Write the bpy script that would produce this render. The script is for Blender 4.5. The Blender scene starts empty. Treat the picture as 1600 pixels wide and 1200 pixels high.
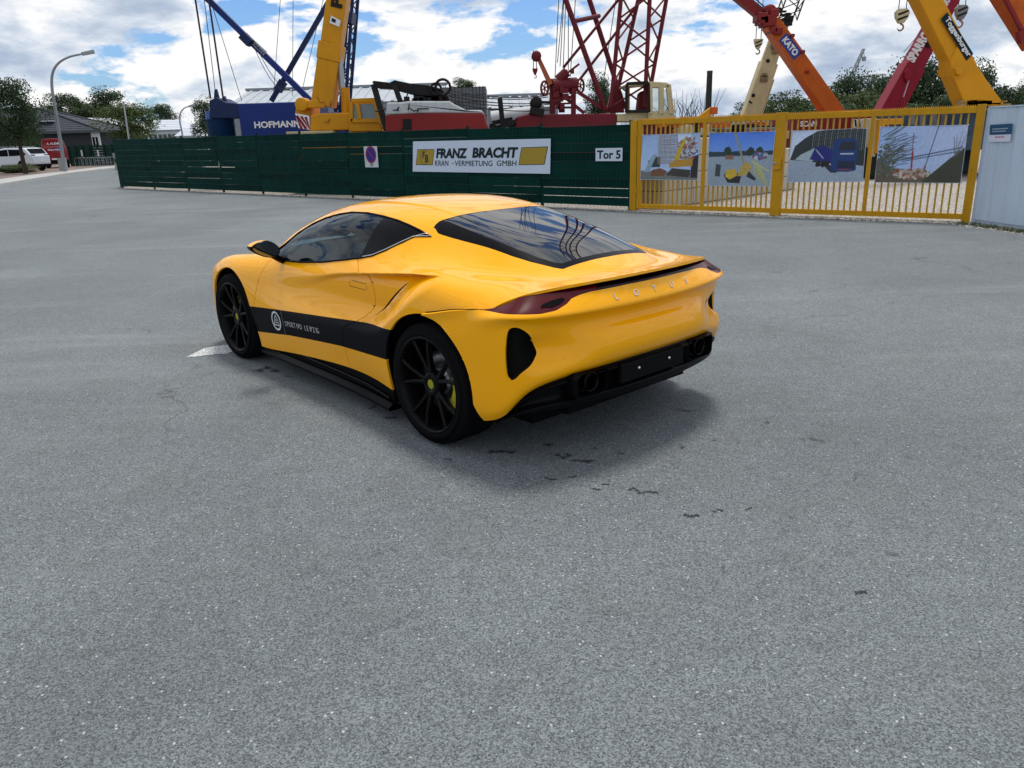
import bpy, bmesh, math, random
import numpy as np
from mathutils import Vector, Matrix, noise
from mathutils.bvhtree import BVHTree
random.seed(7); np.random.seed(7)
SC = bpy.context.scene
COL = SC.collection
R = math.radians

# ------------------------------------------------------------------ camera
RES_W, RES_H = 1600, 1200            # pixel frame the measurements were taken in
F_PX, PITCH, ROLL, CAM_H = 1220.3, R(17.68), R(-1.77), 1.63
_cp, _sp, _cr, _sr = math.cos(PITCH), math.sin(PITCH), math.cos(ROLL), math.sin(ROLL)
FW = Vector((0, _cp, -_sp))
_r0, _u0 = Vector((1, 0, 0)), Vector((0, _sp, _cp))
RT = _cr * _r0 + _sr * _u0
UP = -_sr * _r0 + _cr * _u0
CAM = Vector((0, 0, CAM_H))
cam_data = bpy.data.cameras.new('camera'); cam = bpy.data.objects.new('camera', cam_data); COL.objects.link(cam)
cam.matrix_world = Matrix(((RT.x, UP.x, -FW.x, CAM.x), (RT.y, UP.y, -FW.y, CAM.y), (RT.z, UP.z, -FW.z, CAM.z), (0, 0, 0, 1)))
cam_data.sensor_fit = 'HORIZONTAL'; cam_data.sensor_width = 36.0
cam_data.lens = 36.0 * F_PX / RES_W
cam_data.clip_start = 0.05; cam_data.clip_end = 3000
SC.camera = cam

def ray(px, py):
    return FW + RT * ((px - RES_W / 2) / F_PX) - UP * ((py - RES_H / 2) / F_PX)
def at(px, py, Y):
    """world point seen at a pixel at world depth Y"""
    d = ray(px, py); return CAM + d * ((Y - CAM.y) / d.y)
def on_ground(px, py, z=0.0):
    d = ray(px, py); return CAM + d * ((z - CAM.z) / d.z)
def on_vplane(px, py, A, B):
    """world point seen at a pixel on the vertical plane through ground points A, B"""
    n = Vector((-(B.y - A.y), B.x - A.x, 0)); d = ray(px, py)
    return CAM + d * (n.dot(Vector((A.x, A.y, 0)) - CAM) / n.dot(d))
def up_to(g, py):
    """height above ground point g that is seen at image row py"""
    lo, hi = -1.0, 200.0
    for _ in range(50):
        m = (lo + hi) / 2; d = Vector((g.x, g.y, m)) - CAM
        v = RES_H / 2 - F_PX * d.dot(UP) / d.dot(FW)
        if v > py: lo = m
        else: hi = m
    return lo

# ------------------------------------------------------------------ sky and sun
SUN_EL, SUN_AZ = R(73), R(12)        # azimuth measured from +Y towards +X
world = bpy.data.worlds.new('World'); SC.world = world; world.use_nodes = True
nt = world.node_tree; nt.nodes.clear()
def N(t, **k):
    n = nt.nodes.new(t)
    for a, b in k.items(): setattr(n, a, b)
    return n
sky = N('ShaderNodeTexSky', sky_type='NISHITA'); sky.sun_disc = False
sky.sun_elevation = SUN_EL; sky.sun_rotation = SUN_AZ; sky.air_density = 1.0; sky.dust_density = 0.6; sky.ozone_density = 1.6
geo = N('ShaderNodeTexCoord')
sep = N('ShaderNodeSeparateXYZ'); nt.links.new(geo.outputs['Generated'], sep.inputs[0])
def math_node(op, a, b=None, c=None, clamp=False):
    n = N('ShaderNodeMath', operation=op, use_clamp=clamp)
    for i, v in enumerate((a, b, c)):
        if v is None: continue
        if isinstance(v, (int, float)): n.inputs[i].default_value = v
        else: nt.links.new(v, n.inputs[i])
    return n.outputs[0]
cm = N('ShaderNodeMapping'); cm.inputs['Scale'].default_value = (1, 1, 2.7); nt.links.new(geo.outputs['Generated'], cm.inputs['Vector'])
def noise_n(vec, scale, detail, rough, off=(0, 0, 0), dist=0.0):
    mp = N('ShaderNodeMapping'); mp.inputs['Location'].default_value = off; nt.links.new(vec, mp.inputs['Vector'])
    n = N('ShaderNodeTexNoise'); n.inputs['Scale'].default_value = scale; n.inputs['Detail'].default_value = detail
    n.inputs['Roughness'].default_value = rough; n.inputs['Distortion'].default_value = dist
    nt.links.new(mp.outputs[0], n.inputs['Vector']); return n.outputs['Fac']
def ramp(fac, stops):
    n = N('ShaderNodeValToRGB'); cr = n.color_ramp
    while len(cr.elements) < len(stops): cr.elements.new(0.5)
    for e, (p, c) in zip(cr.elements, stops): e.position = p; e.color = (*c, 1) if len(c) == 3 else c
    nt.links.new(fac, n.inputs[0]); return n.outputs[0]
def cloud_noise(off):
    return noise_n(cm.outputs[0], 6.0, 12, 0.57, off, 0.18)
SEED = (4.3, 0.6, 1.9)
c0 = cloud_noise(SEED); c1 = cloud_noise((SEED[0], SEED[1], SEED[2] + 0.075))
cbig = noise_n(cm.outputs[0], 1.1, 3, 0.5, (7.7, 2.2, 5.0))
dens = math_node('ADD', c0, math_node('MULTIPLY', math_node('SUBTRACT', cbig, 0.5), 0.35))
mask = ramp(dens, [(0.395, (0, 0, 0)), (0.44, (1, 1, 1))])
# lit from above: where more cloud lies overhead the base is grey, tops are white
shade = math_node('ADD', math_node('MULTIPLY', math_node('SUBTRACT', c0, c1), 1.9), math_node('MULTIPLY', math_node('SUBTRACT', dens, 0.55), -1.9))
shade = math_node('ADD', shade, 0.50)
CB = 1.0
cloud = ramp(shade, [(0.24, (3.7 * CB, 4.6 * CB, 6.2 * CB)), (0.38, (5.0 * CB, 5.9 * CB, 7.3 * CB)), (0.50, (7.2 * CB, 7.9 * CB, 8.9 * CB)), (0.62, (10.4 * CB, 10.4 * CB, 10.4 * CB))])
gap = N('ShaderNodeMix', data_type='RGBA'); gap.blend_type = 'MULTIPLY'; gap.inputs[0].default_value = 1.0
nt.links.new(sky.outputs[0], gap.inputs[6]); gap.inputs[7].default_value = (0.72, 0.98, 1.35, 1)
mix = N('ShaderNodeMix', data_type='RGBA'); nt.links.new(mask, mix.inputs[0])
nt.links.new(gap.outputs[2], mix.inputs[6]); nt.links.new(cloud, mix.inputs[7])
bg = N('ShaderNodeBackground'); bg.inputs['Strength'].default_value = 0.088
nt.links.new(mix.outputs[2], bg.inputs['Color'])
out = N('ShaderNodeOutputWorld'); nt.links.new(bg.outputs[0], out.inputs[0])

sun_d = bpy.data.lights.new('sun', 'SUN'); sun = bpy.data.objects.new('sun', sun_d); COL.objects.link(sun)
sun_d.energy = 2.3; sun_d.angle = R(12); sun_d.color = (1.0, 0.95, 0.87)
_sd = Vector((math.sin(SUN_AZ) * math.cos(SUN_EL), math.cos(SUN_AZ) * math.cos(SUN_EL), math.sin(SUN_EL)))
sun.rotation_euler = (-_sd).to_track_quat('-Z', 'Y').to_euler(); sun.location = _sd * 60
SC.view_settings.view_transform = 'Standard'; SC.view_settings.look = 'None'
SC.view_settings.exposure = 0.14; SC.view_settings.gamma = 1.0; SC.view_settings.use_curve_mapping = False
SC.render.engine = 'CYCLES'
SC.cycles.max_bounces = 8; SC.cycles.transparent_max_bounces = 24

# ------------------------------------------------------------------ materials
MATS = {}
def mat(name, color=(0.5, 0.5, 0.5), rough=0.5, metal=0.0, coat=0.0, coat_rough=0.03, spec=0.18, emit=None, vary=0.0, vscale=3.0,
        bump=0.0, bscale=40.0, rust=0.0, streak=0.0):
    """Principled material with optional procedural colour variation, dirt and bump (object coordinates)."""
    if name in MATS: return MATS[name]
    m = bpy.data.materials.new(name); m.use_nodes = True; t = m.node_tree; b = t.nodes['Principled BSDF']
    b.inputs['Base Color'].default_value = (*color, 1); b.inputs['Roughness'].default_value = rough
    b.inputs['Metallic'].default_value = metal; b.inputs['Coat Weight'].default_value = coat
    b.inputs['Coat Roughness'].default_value = coat_rough; b.inputs['Specular IOR Level'].default_value = spec
    if emit: b.inputs['Emission Color'].default_value = (*emit[0], 1); b.inputs['Emission Strength'].default_value = emit[1]
    L = t.links.new
    def nn(ty, **k):
        n = t.nodes.new(ty)
        for a, c in k.items(): setattr(n, a, c)
        return n
    if vary or bump or rust or streak:
        tc = nn('ShaderNodeTexCoord'); src = tc.outputs['Object']
        cur = None
        if vary:
            n1 = nn('ShaderNodeTexNoise'); n1.inputs['Scale'].default_value = vscale; n1.inputs['Detail'].default_value = 6; n1.inputs['Roughness'].default_value = 0.6
            L(src, n1.inputs['Vector'])
            mr = nn('ShaderNodeMapRange'); mr.inputs[1].default_value = 0.3; mr.inputs[2].default_value = 0.7
            mr.inputs[3].default_value = 1 - vary; mr.inputs[4].default_value = 1 + vary; L(n1.outputs['Fac'], mr.inputs[0])
            mx = nn('ShaderNodeVectorMath', operation='SCALE'); mx.inputs[0].default_value = color; L(mr.outputs[0], mx.inputs['Scale'])
            cur = mx.outputs[0]
        def over(fac, col):
            nonlocal cur
            mm = nn('ShaderNodeMix', data_type='RGBA'); L(fac, mm.inputs[0])
            if cur is None: mm.inputs[6].default_value = (*color, 1)
            else: L(cur, mm.inputs[6])
            mm.inputs[7].default_value = (*col, 1); cur = mm.outputs[2]
        if rust:
            n2 = nn('ShaderNodeTexNoise'); n2.inputs['Scale'].default_value = 2.2; n2.inputs['Detail'].default_value = 9; n2.inputs['Roughness'].default_value = 0.72
            L(src, n2.inputs['Vector'])
            mr = nn('ShaderNodeMapRange'); mr.inputs[1].default_value = 0.66 - 0.12 * rust; mr.inputs[2].default_value = 0.74; mr.inputs[4].default_value = 0.8; L(n2.outputs['Fac'], mr.inputs[0])
            over(mr.outputs[0], (0.09, 0.05, 0.03))
        if streak:
            mp = nn('ShaderNodeMapping'); mp.inputs['Scale'].default_value = (7, 7, 0.35); L(src, mp.inputs['Vector'])
            n3 = nn('ShaderNodeTexNoise'); n3.inputs['Scale'].default_value = 1.0; n3.inputs['Detail'].default_value = 5; L(mp.outputs[0], n3.inputs['Vector'])
            mr = nn('ShaderNodeMapRange'); mr.inputs[1].default_value = 0.52; mr.inputs[2].default_value = 0.75; mr.inputs[4].default_value = streak; L(n3.outputs['Fac'], mr.inputs[0])
            over(mr.outputs[0], tuple(c * 0.45 for c in color))
        if cur is not None: L(cur, b.inputs['Base Color'])
        if bump:
            n4 = nn('ShaderNodeTexNoise'); n4.inputs['Scale'].default_value = bscale; n4.inputs['Detail'].default_value = 4; L(src, n4.inputs['Vector'])
            bp = nn('ShaderNodeBump'); bp.inputs['Strength'].default_value = bump; bp.inputs['Distance'].default_value = 0.01
            L(n4.outputs['Fac'], bp.inputs['Height']); L(bp.outputs[0], b.inputs['Normal'])
    MATS[name] = m; return m

# ------------------------------------------------------------------ object helpers
def put(o, parent=None):
    COL.objects.link(o)
    if parent is not None: o.parent = parent
    return o
def thing(name, label, cat, loc=(0, 0, 0), rz=0.0, group=None):
    o = bpy.data.objects.new(name, None); COL.objects.link(o); o.location = loc; o.rotation_euler = (0, 0, rz)
    o['label'] = label; o['category'] = cat
    if group: o['group'] = group
    return o
def tag(o, label=None, cat=None, group=None, kind=None):
    if label: o['label'] = label
    if cat: o['category'] = cat
    if group: o['group'] = group
    if kind: o['kind'] = kind
    return o
def dup(root, label=None):
    """a thing with copies of its parts and sub-parts"""
    r = root.copy(); COL.objects.link(r)
    if label: r['label'] = label
    for ch in list(root.children):
        c = ch.copy(); COL.objects.link(c); c.parent = r
        for g in list(ch.children):
            d = g.copy(); COL.objects.link(d); d.parent = c
    return r
class MB:
    """collects simple solids; build() links them as one mesh object"""
    def __init__(s): s.v = []; s.f = []; s.m = []; s.cur = 0; s.sm = []; s.smooth = False
    def add(s, vs, fs, M=None):
        o = len(s.v)
        s.v += [tuple((M @ Vector(p)) if M is not None else p) for p in vs]
        for f in fs: s.f.append([i + o for i in f]); s.m.append(s.cur); s.sm.append(s.smooth)
        return s
    def box(s, lo, hi, M=None):
        (a, b, c), (d, e, f) = lo, hi
        return s.add([(a, b, c), (d, b, c), (d, e, c), (a, e, c), (a, b, f), (d, b, f), (d, e, f), (a, e, f)],
                     [(3, 2, 1, 0), (4, 5, 6, 7), (0, 1, 5, 4), (1, 2, 6, 5), (2, 3, 7, 6), (3, 0, 4, 7)], M)
    def cbox(s, c, size, M=None):
        return s.box([c[i] - size[i] / 2 for i in range(3)], [c[i] + size[i] / 2 for i in range(3)], M)
    def beam(s, a, b, w, h=None, upv=(0, 0, 1), w2=None, h2=None):
        """rectangular bar from a to b, optionally tapering"""
        a, b = Vector(a), Vector(b); h = h or w; w2 = w2 or w; h2 = h2 or h
        d = (b - a).normalized(); x = d.cross(Vector(upv))
        if x.length < 1e-4: x = d.cross(Vector((1, 0, 0)))
        x.normalize(); y = x.cross(d)
        vs = [a - x * w / 2 - y * h / 2, a + x * w / 2 - y * h / 2, a + x * w / 2 + y * h / 2, a - x * w / 2 + y * h / 2,
              b - x * w2 / 2 - y * h2 / 2, b + x * w2 / 2 - y * h2 / 2, b + x * w2 / 2 + y * h2 / 2, b - x * w2 / 2 + y * h2 / 2]
        return s.add([tuple(v) for v in vs], [(3, 2, 1, 0), (4, 5, 6, 7), (0, 1, 5, 4), (1, 2, 6, 5), (2, 3, 7, 6), (3, 0, 4, 7)])
    def tube(s, a, b, r, r2=None, n=8, caps=True):
        a, b = Vector(a), Vector(b); r2 = r if r2 is None else r2; d = (b - a).normalized()
        x = d.cross(Vector((0, 0, 1)))
        if x.length < 1e-4: x = Vector((1, 0, 0))
        x.normalize(); y = d.cross(x); vs = []
        for c, q in ((a, r), (b, r2)):
            for k in range(n): t = 2 * math.pi * k / n; vs.append(tuple(c + (x * math.cos(t) + y * math.sin(t)) * q))
        fs = [(k, (k + 1) % n, (k + 1) % n + n, k + n) for k in range(n)]
        sm = s.smooth; s.smooth = n > 5; s.add(vs, fs); s.smooth = False
        if caps: s.add(vs, [tuple(range(n))[::-1], tuple(range(n, 2 * n))])
        s.smooth = sm; return s
    def path(s, pts, r, n=6):
        """round tube along a polyline"""
        pts = [Vector(p) for p in pts]; rs = r if isinstance(r, (list, tuple)) else [r] * len(pts); vs = []
        prev = None
        for i, p in enumerate(pts):
            d = (pts[min(i + 1, len(pts) - 1)] - pts[max(i - 1, 0)]).normalized()
            x = prev - d * prev.dot(d) if prev is not None else d.cross(Vector((0, 0, 1)))
            if x.length < 1e-4: x = d.cross(Vector((1, 0, 0)))
            x.normalize(); prev = x; y = d.cross(x)
            for k in range(n): t = 2 * math.pi * k / n; vs.append(tuple(p + (x * math.cos(t) + y * math.sin(t)) * rs[i]))
        fs = [(i * n + k, i * n + (k + 1) % n, (i + 1) * n + (k + 1) % n, (i + 1) * n + k) for i in range(len(pts) - 1) for k in range(n)]
        sm = s.smooth; s.smooth = n > 4; s.add(vs, fs); s.smooth = False
        s.add(vs, [tuple(range(n))[::-1], tuple(range((len(pts) - 1) * n, len(pts) * n))]); s.smooth = sm; return s
    def lathe(s, prof, axis='y', c=(0, 0, 0), n=32, closed=False, smooth=True):
        """prof = [(radius, offset along axis)]"""
        vs = []
        for r_, o_ in prof:
            for k in range(n):
                t = 2 * math.pi * k / n; p, q = r_ * math.cos(t), r_ * math.sin(t)
                v = {'y': (p, o_, q), 'z': (p, q, o_), 'x': (o_, p, q)}[axis]
                vs.append((v[0] + c[0], v[1] + c[1], v[2] + c[2]))
        m = len(prof); rng = range(m if closed else m - 1)
        fs = [(i * n + k, i * n + (k + 1) % n, ((i + 1) % m) * n + (k + 1) % n, ((i + 1) % m) * n + k) for i in rng for k in range(n)]
        sm = s.smooth; s.smooth = smooth; s.add(vs, fs); s.smooth = sm; return s
    def prism(s, poly, a, b, axis='y', M=None):
        """extrude a 2D polygon along an axis from a to b"""
        n = len(poly); mk = {'y': lambda p, t: (p[0], t, p[1]), 'z': lambda p, t: (p[0], p[1], t), 'x': lambda p, t: (t, p[0], p[1])}[axis]
        vs = [mk(p, a) for p in poly] + [mk(p, b) for p in poly]
        fs = [tuple(range(n)), tuple(range(2 * n - 1, n - 1, -1))] + [(k, k + n, (k + 1) % n + n, (k + 1) % n) for k in range(n)]
        return s.add(vs, fs, M)
    def mesh(s, name):
        me = bpy.data.meshes.new(name); me.from_pydata(s.v, [], s.f); me.polygons.foreach_set('material_index', s.m)
        me.polygons.foreach_set('use_smooth', s.sm); me.update(); return me
    def build(s, name, mats, parent=None, fix=True, bevel=0.0):
        me = s.mesh(name)
        if fix or bevel:
            bm = bmesh.new(); bm.from_mesh(me)
            if fix: bmesh.ops.recalc_face_normals(bm, faces=bm.faces)
            bm.to_mesh(me); bm.free()
        for m_ in (mats if isinstance(mats, (list, tuple)) else [mats]): me.materials.append(m_)
        o = bpy.data.objects.new(name, me); put(o, parent)
        if bevel:
            md = o.modifiers.new('bevel', 'BEVEL'); md.width = bevel; md.segments = 2; md.limit_method = 'ANGLE'; md.angle_limit = R(40)
        return o
def text_obj(name, s, size, M, m, parent=None, depth=0.002, bold=0.0, shear=0.0, xs=1.0, align='LEFT', space=1.0):
    """lettering as a thin solid mesh; M maps text plane (x right, y up, z out) into parent space"""
    cu = bpy.data.curves.new(name, 'FONT'); cu.body = s; cu.size = size; cu.extrude = depth; cu.offset = bold; cu.shear = shear
    cu.align_x = align; cu.align_y = 'CENTER'; cu.space_character = space; cu.resolution_u = 3
    o = bpy.data.objects.new('tmp_text', cu); COL.objects.link(o)
    dg = bpy.context.evaluated_depsgraph_get(); me = bpy.data.meshes.new_from_object(o.evaluated_get(dg))
    bpy.data.objects.remove(o); bpy.data.curves.remove(cu)
    me.transform(Matrix.Diagonal((xs, 1, 1, 1))); me.transform(M); me.name = name; me.materials.clear(); me.materials.append(m)
    return put(bpy.data.objects.new(name, me), parent)
def fit_text(name, s, w, h, M, m, parent=None, depth=0.001, bold=0.0, shear=0.0):
    """lettering scaled to fill a w x h box whose lower left corner is the origin of M"""
    o = text_obj(name, s, 1.0, Matrix.Identity(4), m, parent, depth=depth, bold=bold, shear=shear)
    X = np.empty(len(o.data.vertices) * 3); o.data.vertices.foreach_get('co', X); X = X.reshape(-1, 3)
    lo, hi = X.min(0), X.max(0); X[:, 0] = (X[:, 0] - lo[0]) / (hi[0] - lo[0]) * w; X[:, 1] = (X[:, 1] - lo[1]) / (hi[1] - lo[1]) * h
    o.data.vertices.foreach_set('co', X.ravel()); o.data.transform(M); return o
def frame_m(origin, xdir, ydir):
    x = Vector(xdir).normalized(); y = Vector(ydir); y = (y - x * y.dot(x)).normalized(); z = x.cross(y)
    return Matrix(((x.x, y.x, z.x, origin[0]), (x.y, y.y, z.y, origin[1]), (x.z, y.z, z.z, origin[2]), (0, 0, 0, 1)))
# shared materials
M_BLK = mat('black_plastic', (0.005, 0.005, 0.006), 0.5, spec=0.05)
M_GLOSSBLK = mat('gloss_black', (0.003, 0.003, 0.004), 0.22, spec=0.07)
M_STRIPE = mat('stripe_vinyl', (0.006, 0.0065, 0.009), 0.45, spec=0.04)
M_INNER = mat('inner_shell', (0.004, 0.004, 0.004), 0.9, spec=0.1)
M_TYRE = mat('tyre_rubber', (0.007, 0.007, 0.008), 0.8, spec=0.03, bump=0.2, bscale=120)
M_RIM = mat('black_rim', (0.004, 0.004, 0.0045), 0.35, spec=0.10)
M_DISC = mat('brake_disc', (0.22, 0.22, 0.23), 0.35, metal=1.0, bump=0.1)
M_CALIPER = mat('yellow_caliper', (0.55, 0.50, 0.03), 0.4)
M_SILVER = mat('silver_badge', (0.7, 0.7, 0.72), 0.2, metal=1.0)
M_REDLAMP = mat('red_lamp', (0.075, 0.001, 0.005), 0.15, spec=0.25)
M_REDDARK = mat('red_lamp_dark', (0.010, 0.001, 0.002), 0.15, spec=0.2)
def glass_mat(name, tint, refl=0.08, opaque=0.0):
    m = bpy.data.materials.new(name); m.use_nodes = True; t = m.node_tree; t.nodes.clear()
    tr = t.nodes.new('ShaderNodeBsdfTransparent'); tr.inputs[0].default_value = (*tint, 1)
    gl = t.nodes.new('ShaderNodeBsdfGlossy'); gl.inputs['Roughness'].default_value = 0.01; gl.inputs[0].default_value = (0.9, 0.95, 1, 1)
    fr = t.nodes.new('ShaderNodeFresnel'); fr.inputs[0].default_value = 1.34
    mx = t.nodes.new('ShaderNodeMixShader'); t.links.new(fr.outputs[0], mx.inputs[0])
    t.links.new(tr.outputs[0], mx.inputs[1]); t.links.new(gl.outputs[0], mx.inputs[2])
    o = t.nodes.new('ShaderNodeOutputMaterial'); t.links.new(mx.outputs[0], o.inputs[0]); return m
M_GLASS = glass_mat('tinted_side_glass', (0.30, 0.46, 0.52))
M_RGLASS = mat('rear_glass_dark', (0.004, 0.004, 0.005), 0.015, spec=1.0)
M_RGLASS.node_tree.nodes['Principled BSDF'].inputs['IOR'].default_value = 1.6

# ================================================================== ground
def wpt(*a): return Vector(a)
A_F, B_F = Vector((-15.98, 33.57, 0)), Vector((2.66, 17.20, 0))      # fence foot line
B_G = Vector((7.72, 13.26, 0))                                       # far end of the gate
B_W = Vector((8.73, 7.0, 0))                                        # cladding wall end
def sheet(name, pts, z, m, kind='structure', sub=None):
    me = bpy.data.meshes.new(name); me.from_pydata([(p[0], p[1], z) for p in pts], [], [tuple(range(len(pts)))]); me.materials.append(m); me.update()
    if me.polygons[0].normal.z < 0: me.flip_normals()
    o = put(bpy.data.objects.new(name, me)); o['kind'] = kind; return o
def asphalt_mat():
    m = bpy.data.materials.new('asphalt'); m.use_nodes = True; t = m.node_tree; b = t.nodes['Principled BSDF']; L = t.links.new
    tc = t.nodes.new('ShaderNodeTexCoord'); P = tc.outputs['Object']
    def noi(scale, det=4, rough=.55, vec=None, dist=0.):
        n = t.nodes.new('ShaderNodeTexNoise'); n.inputs['Scale'].default_value = scale; n.inputs['Detail'].default_value = det; n.inputs['Roughness'].default_value = rough; n.inputs['Distortion'].default_value = dist
        L(vec or P, n.inputs['Vector']); return n.outputs['Fac']
    def mrange(f, a, b_, c, d):
        n = t.nodes.new('ShaderNodeMapRange'); L(f, n.inputs[0])
        for i, v_ in zip((1, 2, 3, 4), (a, b_, c, d)): n.inputs[i].default_value = v_
        return n.outputs[0]
    def mul(a, b_):
        n = t.nodes.new('ShaderNodeMath'); n.operation = 'MULTIPLY'
        for i, v_ in enumerate((a, b_)):
            if isinstance(v_, float): n.inputs[i].default_value = v_
            else: L(v_, n.inputs[i])
        return n.outputs[0]
    def mixc(f, a, b_):
        n = t.nodes.new('ShaderNodeMix'); n.data_type = 'RGBA'; L(f, n.inputs[0])
        for i, v_ in ((6, a), (7, b_)):
            if isinstance(v_, tuple): n.inputs[i].default_value = (*v_, 1)
            else: L(v_, n.inputs[i])
        return n.outputs[2]
    vo = t.nodes.new('ShaderNodeTexVoronoi'); vo.inputs['Scale'].default_value = 200; L(P, vo.inputs['Vector'])
    sp = t.nodes.new('ShaderNodeSeparateColor'); L(vo.outputs['Color'], sp.inputs[0])
    vb_ = t.nodes.new('ShaderNodeTexVoronoi'); vb_.inputs['Scale'].default_value = 75; L(P, vb_.inputs['Vector'])
    sb_ = t.nodes.new('ShaderNodeSeparateColor'); L(vb_.outputs['Color'], sb_.inputs[0])
    stone = mrange(sp.outputs[0], 0, 1, .44, 1.54)
    grain = mrange(noi(420, 2), .3, .7, .75, 1.25)
    mid = mrange(noi(9, 5, .6), .3, .7, .92, 1.08)
    big = mrange(noi(.45, 6, .62, None, .8), .3, .7, .85, 1.12)
    huge = mrange(noi(.11, 3, .5, None, 1.), .35, .65, .86, 1.10)
    val = mul(mul(mul(stone, grain), mul(mid, big)), huge)
    sc = t.nodes.new('ShaderNodeVectorMath'); sc.operation = 'SCALE'; sc.inputs[0].default_value = (.158, .181, .193); L(val, sc.inputs['Scale'])
    chips = mul(mrange(sb_.outputs[1], .962, .966, 0, 1), mrange(vb_.outputs['Distance'], .25, .38, 1, 0))
    col = mixc(mul(chips, .75), sc.outputs[0], (.55, .57, .56))
    dark = mul(mrange(sp.outputs[2], .90, .92, 0, 1), .55); col = mixc(dark, col, (.03, .035, .04))
    hue = noi(2.3, 3); col = mixc(mrange(hue, .5, .75, 0, .25), col, mixc(mrange(val, 0, 2, 0, 1), (.05, .05, .04), (.20, .19, .17)))
    # worn pale wheel-polished streaks and fine cracks
    mp = t.nodes.new('ShaderNodeMapping'); mp.inputs['Rotation'].default_value = (0, 0, R(38)); mp.inputs['Scale'].default_value = (.14, 1.1, 1); L(P, mp.inputs['Vector'])
    stk = mrange(noi(1.3, 6, .62, mp.outputs[0]), .54, .70, 0, .42); col = mixc(stk, col, (.25, .27, .28))
    ck = t.nodes.new('ShaderNodeTexVoronoi'); ck.feature = 'DISTANCE_TO_EDGE'; ck.inputs['Scale'].default_value = .33
    wv = t.nodes.new('ShaderNodeMapping'); nz = t.nodes.new('ShaderNodeTexNoise'); nz.inputs['Scale'].default_value = 1.6; nz.inputs['Detail'].default_value = 8; L(P, nz.inputs['Vector'])
    ad = t.nodes.new('ShaderNodeVectorMath'); ad.operation = 'MULTIPLY_ADD'; L(nz.outputs['Color'], ad.inputs[0]); ad.inputs[1].default_value = (1.1, 1.1, 0); L(P, ad.inputs[2]); L(ad.outputs[0], ck.inputs['Vector'])
    crk = mul(mrange(ck.outputs['Distance'], 0.0, .004, 1, 0), mrange(noi(.5, 3), .50, .62, 0, .55)); col = mixc(crk, col, (.02, .022, .025))
    # darker damp spots around the car (dripped fluid): own shapes, fixed to the ground
    geo_ = t.nodes.new('ShaderNodeTexCoord'); sp2 = noi(2.6, 5, .6, None, .4)
    px_ = t.nodes.new('ShaderNodeVectorMath'); px_.operation = 'DISTANCE'; L(P, px_.inputs[0]); px_.inputs[1].default_value = (.7, 3.9, 0)
    near = mrange(px_.outputs['Value'], .5, 2.4, 1, 0)
    spots = mul(mrange(noi(7.0, 4, .6, None, .8), .655, .69, 0, .8), near); col = mixc(spots, col, (.018, .020, .024))
    L(col, b.inputs['Base Color'])
    L(mrange(sp.outputs[1], 0, 1, .55, .95), b.inputs['Roughness']); b.inputs['Specular IOR Level'].default_value = .35
    bp = t.nodes.new('ShaderNodeBump'); bp.inputs['Strength'].default_value = .55; bp.inputs['Distance'].default_value = .004
    hh = t.nodes.new('ShaderNodeMath'); hh.operation = 'ADD'; L(vo.outputs['Distance'], hh.inputs[0]); L(noi(260, 3), hh.inputs[1]); L(hh.outputs[0], bp.inputs['Height']); L(bp.outputs[0], b.inputs['Normal'])
    return m
def gravel_mat(name, base, scale=28, contrast=.55):
    m = bpy.data.materials.new(name); m.use_nodes = True; t = m.node_tree; b = t.nodes['Principled BSDF']; L = t.links.new
    tc = t.nodes.new('ShaderNodeTexCoord'); vo = t.nodes.new('ShaderNodeTexVoronoi'); vo.inputs['Scale'].default_value = scale; L(tc.outputs['Object'], vo.inputs['Vector'])
    hs = t.nodes.new('ShaderNodeHueSaturation'); hs.inputs['Saturation'].default_value = .12; L(vo.outputs['Color'], hs.inputs['Color'])
    mx = t.nodes.new('ShaderNodeMix'); mx.data_type = 'RGBA'; mx.blend_type = 'MULTIPLY'; mx.inputs[0].default_value = contrast; mx.inputs[6].default_value = (*base, 1); L(hs.outputs[0], mx.inputs[7])
    ed = t.nodes.new('ShaderNodeMapRange'); L(vo.outputs['Distance'], ed.inputs[0]); ed.inputs[1].default_value = .35; ed.inputs[2].default_value = .75; ed.inputs[3].default_value = 0; ed.inputs[4].default_value = .7
    m2 = t.nodes.new('ShaderNodeMix'); m2.data_type = 'RGBA'; L(ed.outputs[0], m2.inputs[0]); L(mx.outputs[2], m2.inputs[6]); m2.inputs[7].default_value = (.05, .045, .04, 1)
    L(m2.outputs[2], b.inputs['Base Color']); b.inputs['Roughness'].default_value = .95
    bp = t.nodes.new('ShaderNodeBump'); bp.inputs['Strength'].default_value = .9; bp.inputs['Distance'].default_value = .02; bp.invert = True; L(vo.outputs['Distance'], bp.inputs['Height']); L(bp.outputs[0], b.inputs['Normal'])
    return m
M_ASPH = asphalt_mat()
M_GRAV = gravel_mat('gravel_light', (.58, .54, .48))
M_SOIL = mat('field_soil', (.10, .11, .06), .95, vary=.4, vscale=.2)
def subdiv_sheet(name, x0, x1, y0, y1, z, m):
    return sheet(name, [(x0, y0), (x1, y0), (x1, y1), (x0, y1)], z, m)
subdiv_sheet('ground', -900, 900, -300, 1500, -.012, M_SOIL)
sheet('asphalt', [(-24, -25), (40, -25), (40, 8), (B_W.x + .02, B_W.y - 3), (B_W.x + .02, B_W.y), (B_G.x + .02, B_G.y + .1), (B_F.x, B_F.y), (A_F.x, A_F.y), (-16.6, 36), (-24.2, 66), (-31, 95), (-39, 95), (-31.2, 65.6), (-28.42, 52.3), (-24.4, 39.0), (-21.5, 26), (-24, 10)], 0, M_ASPH)
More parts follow.
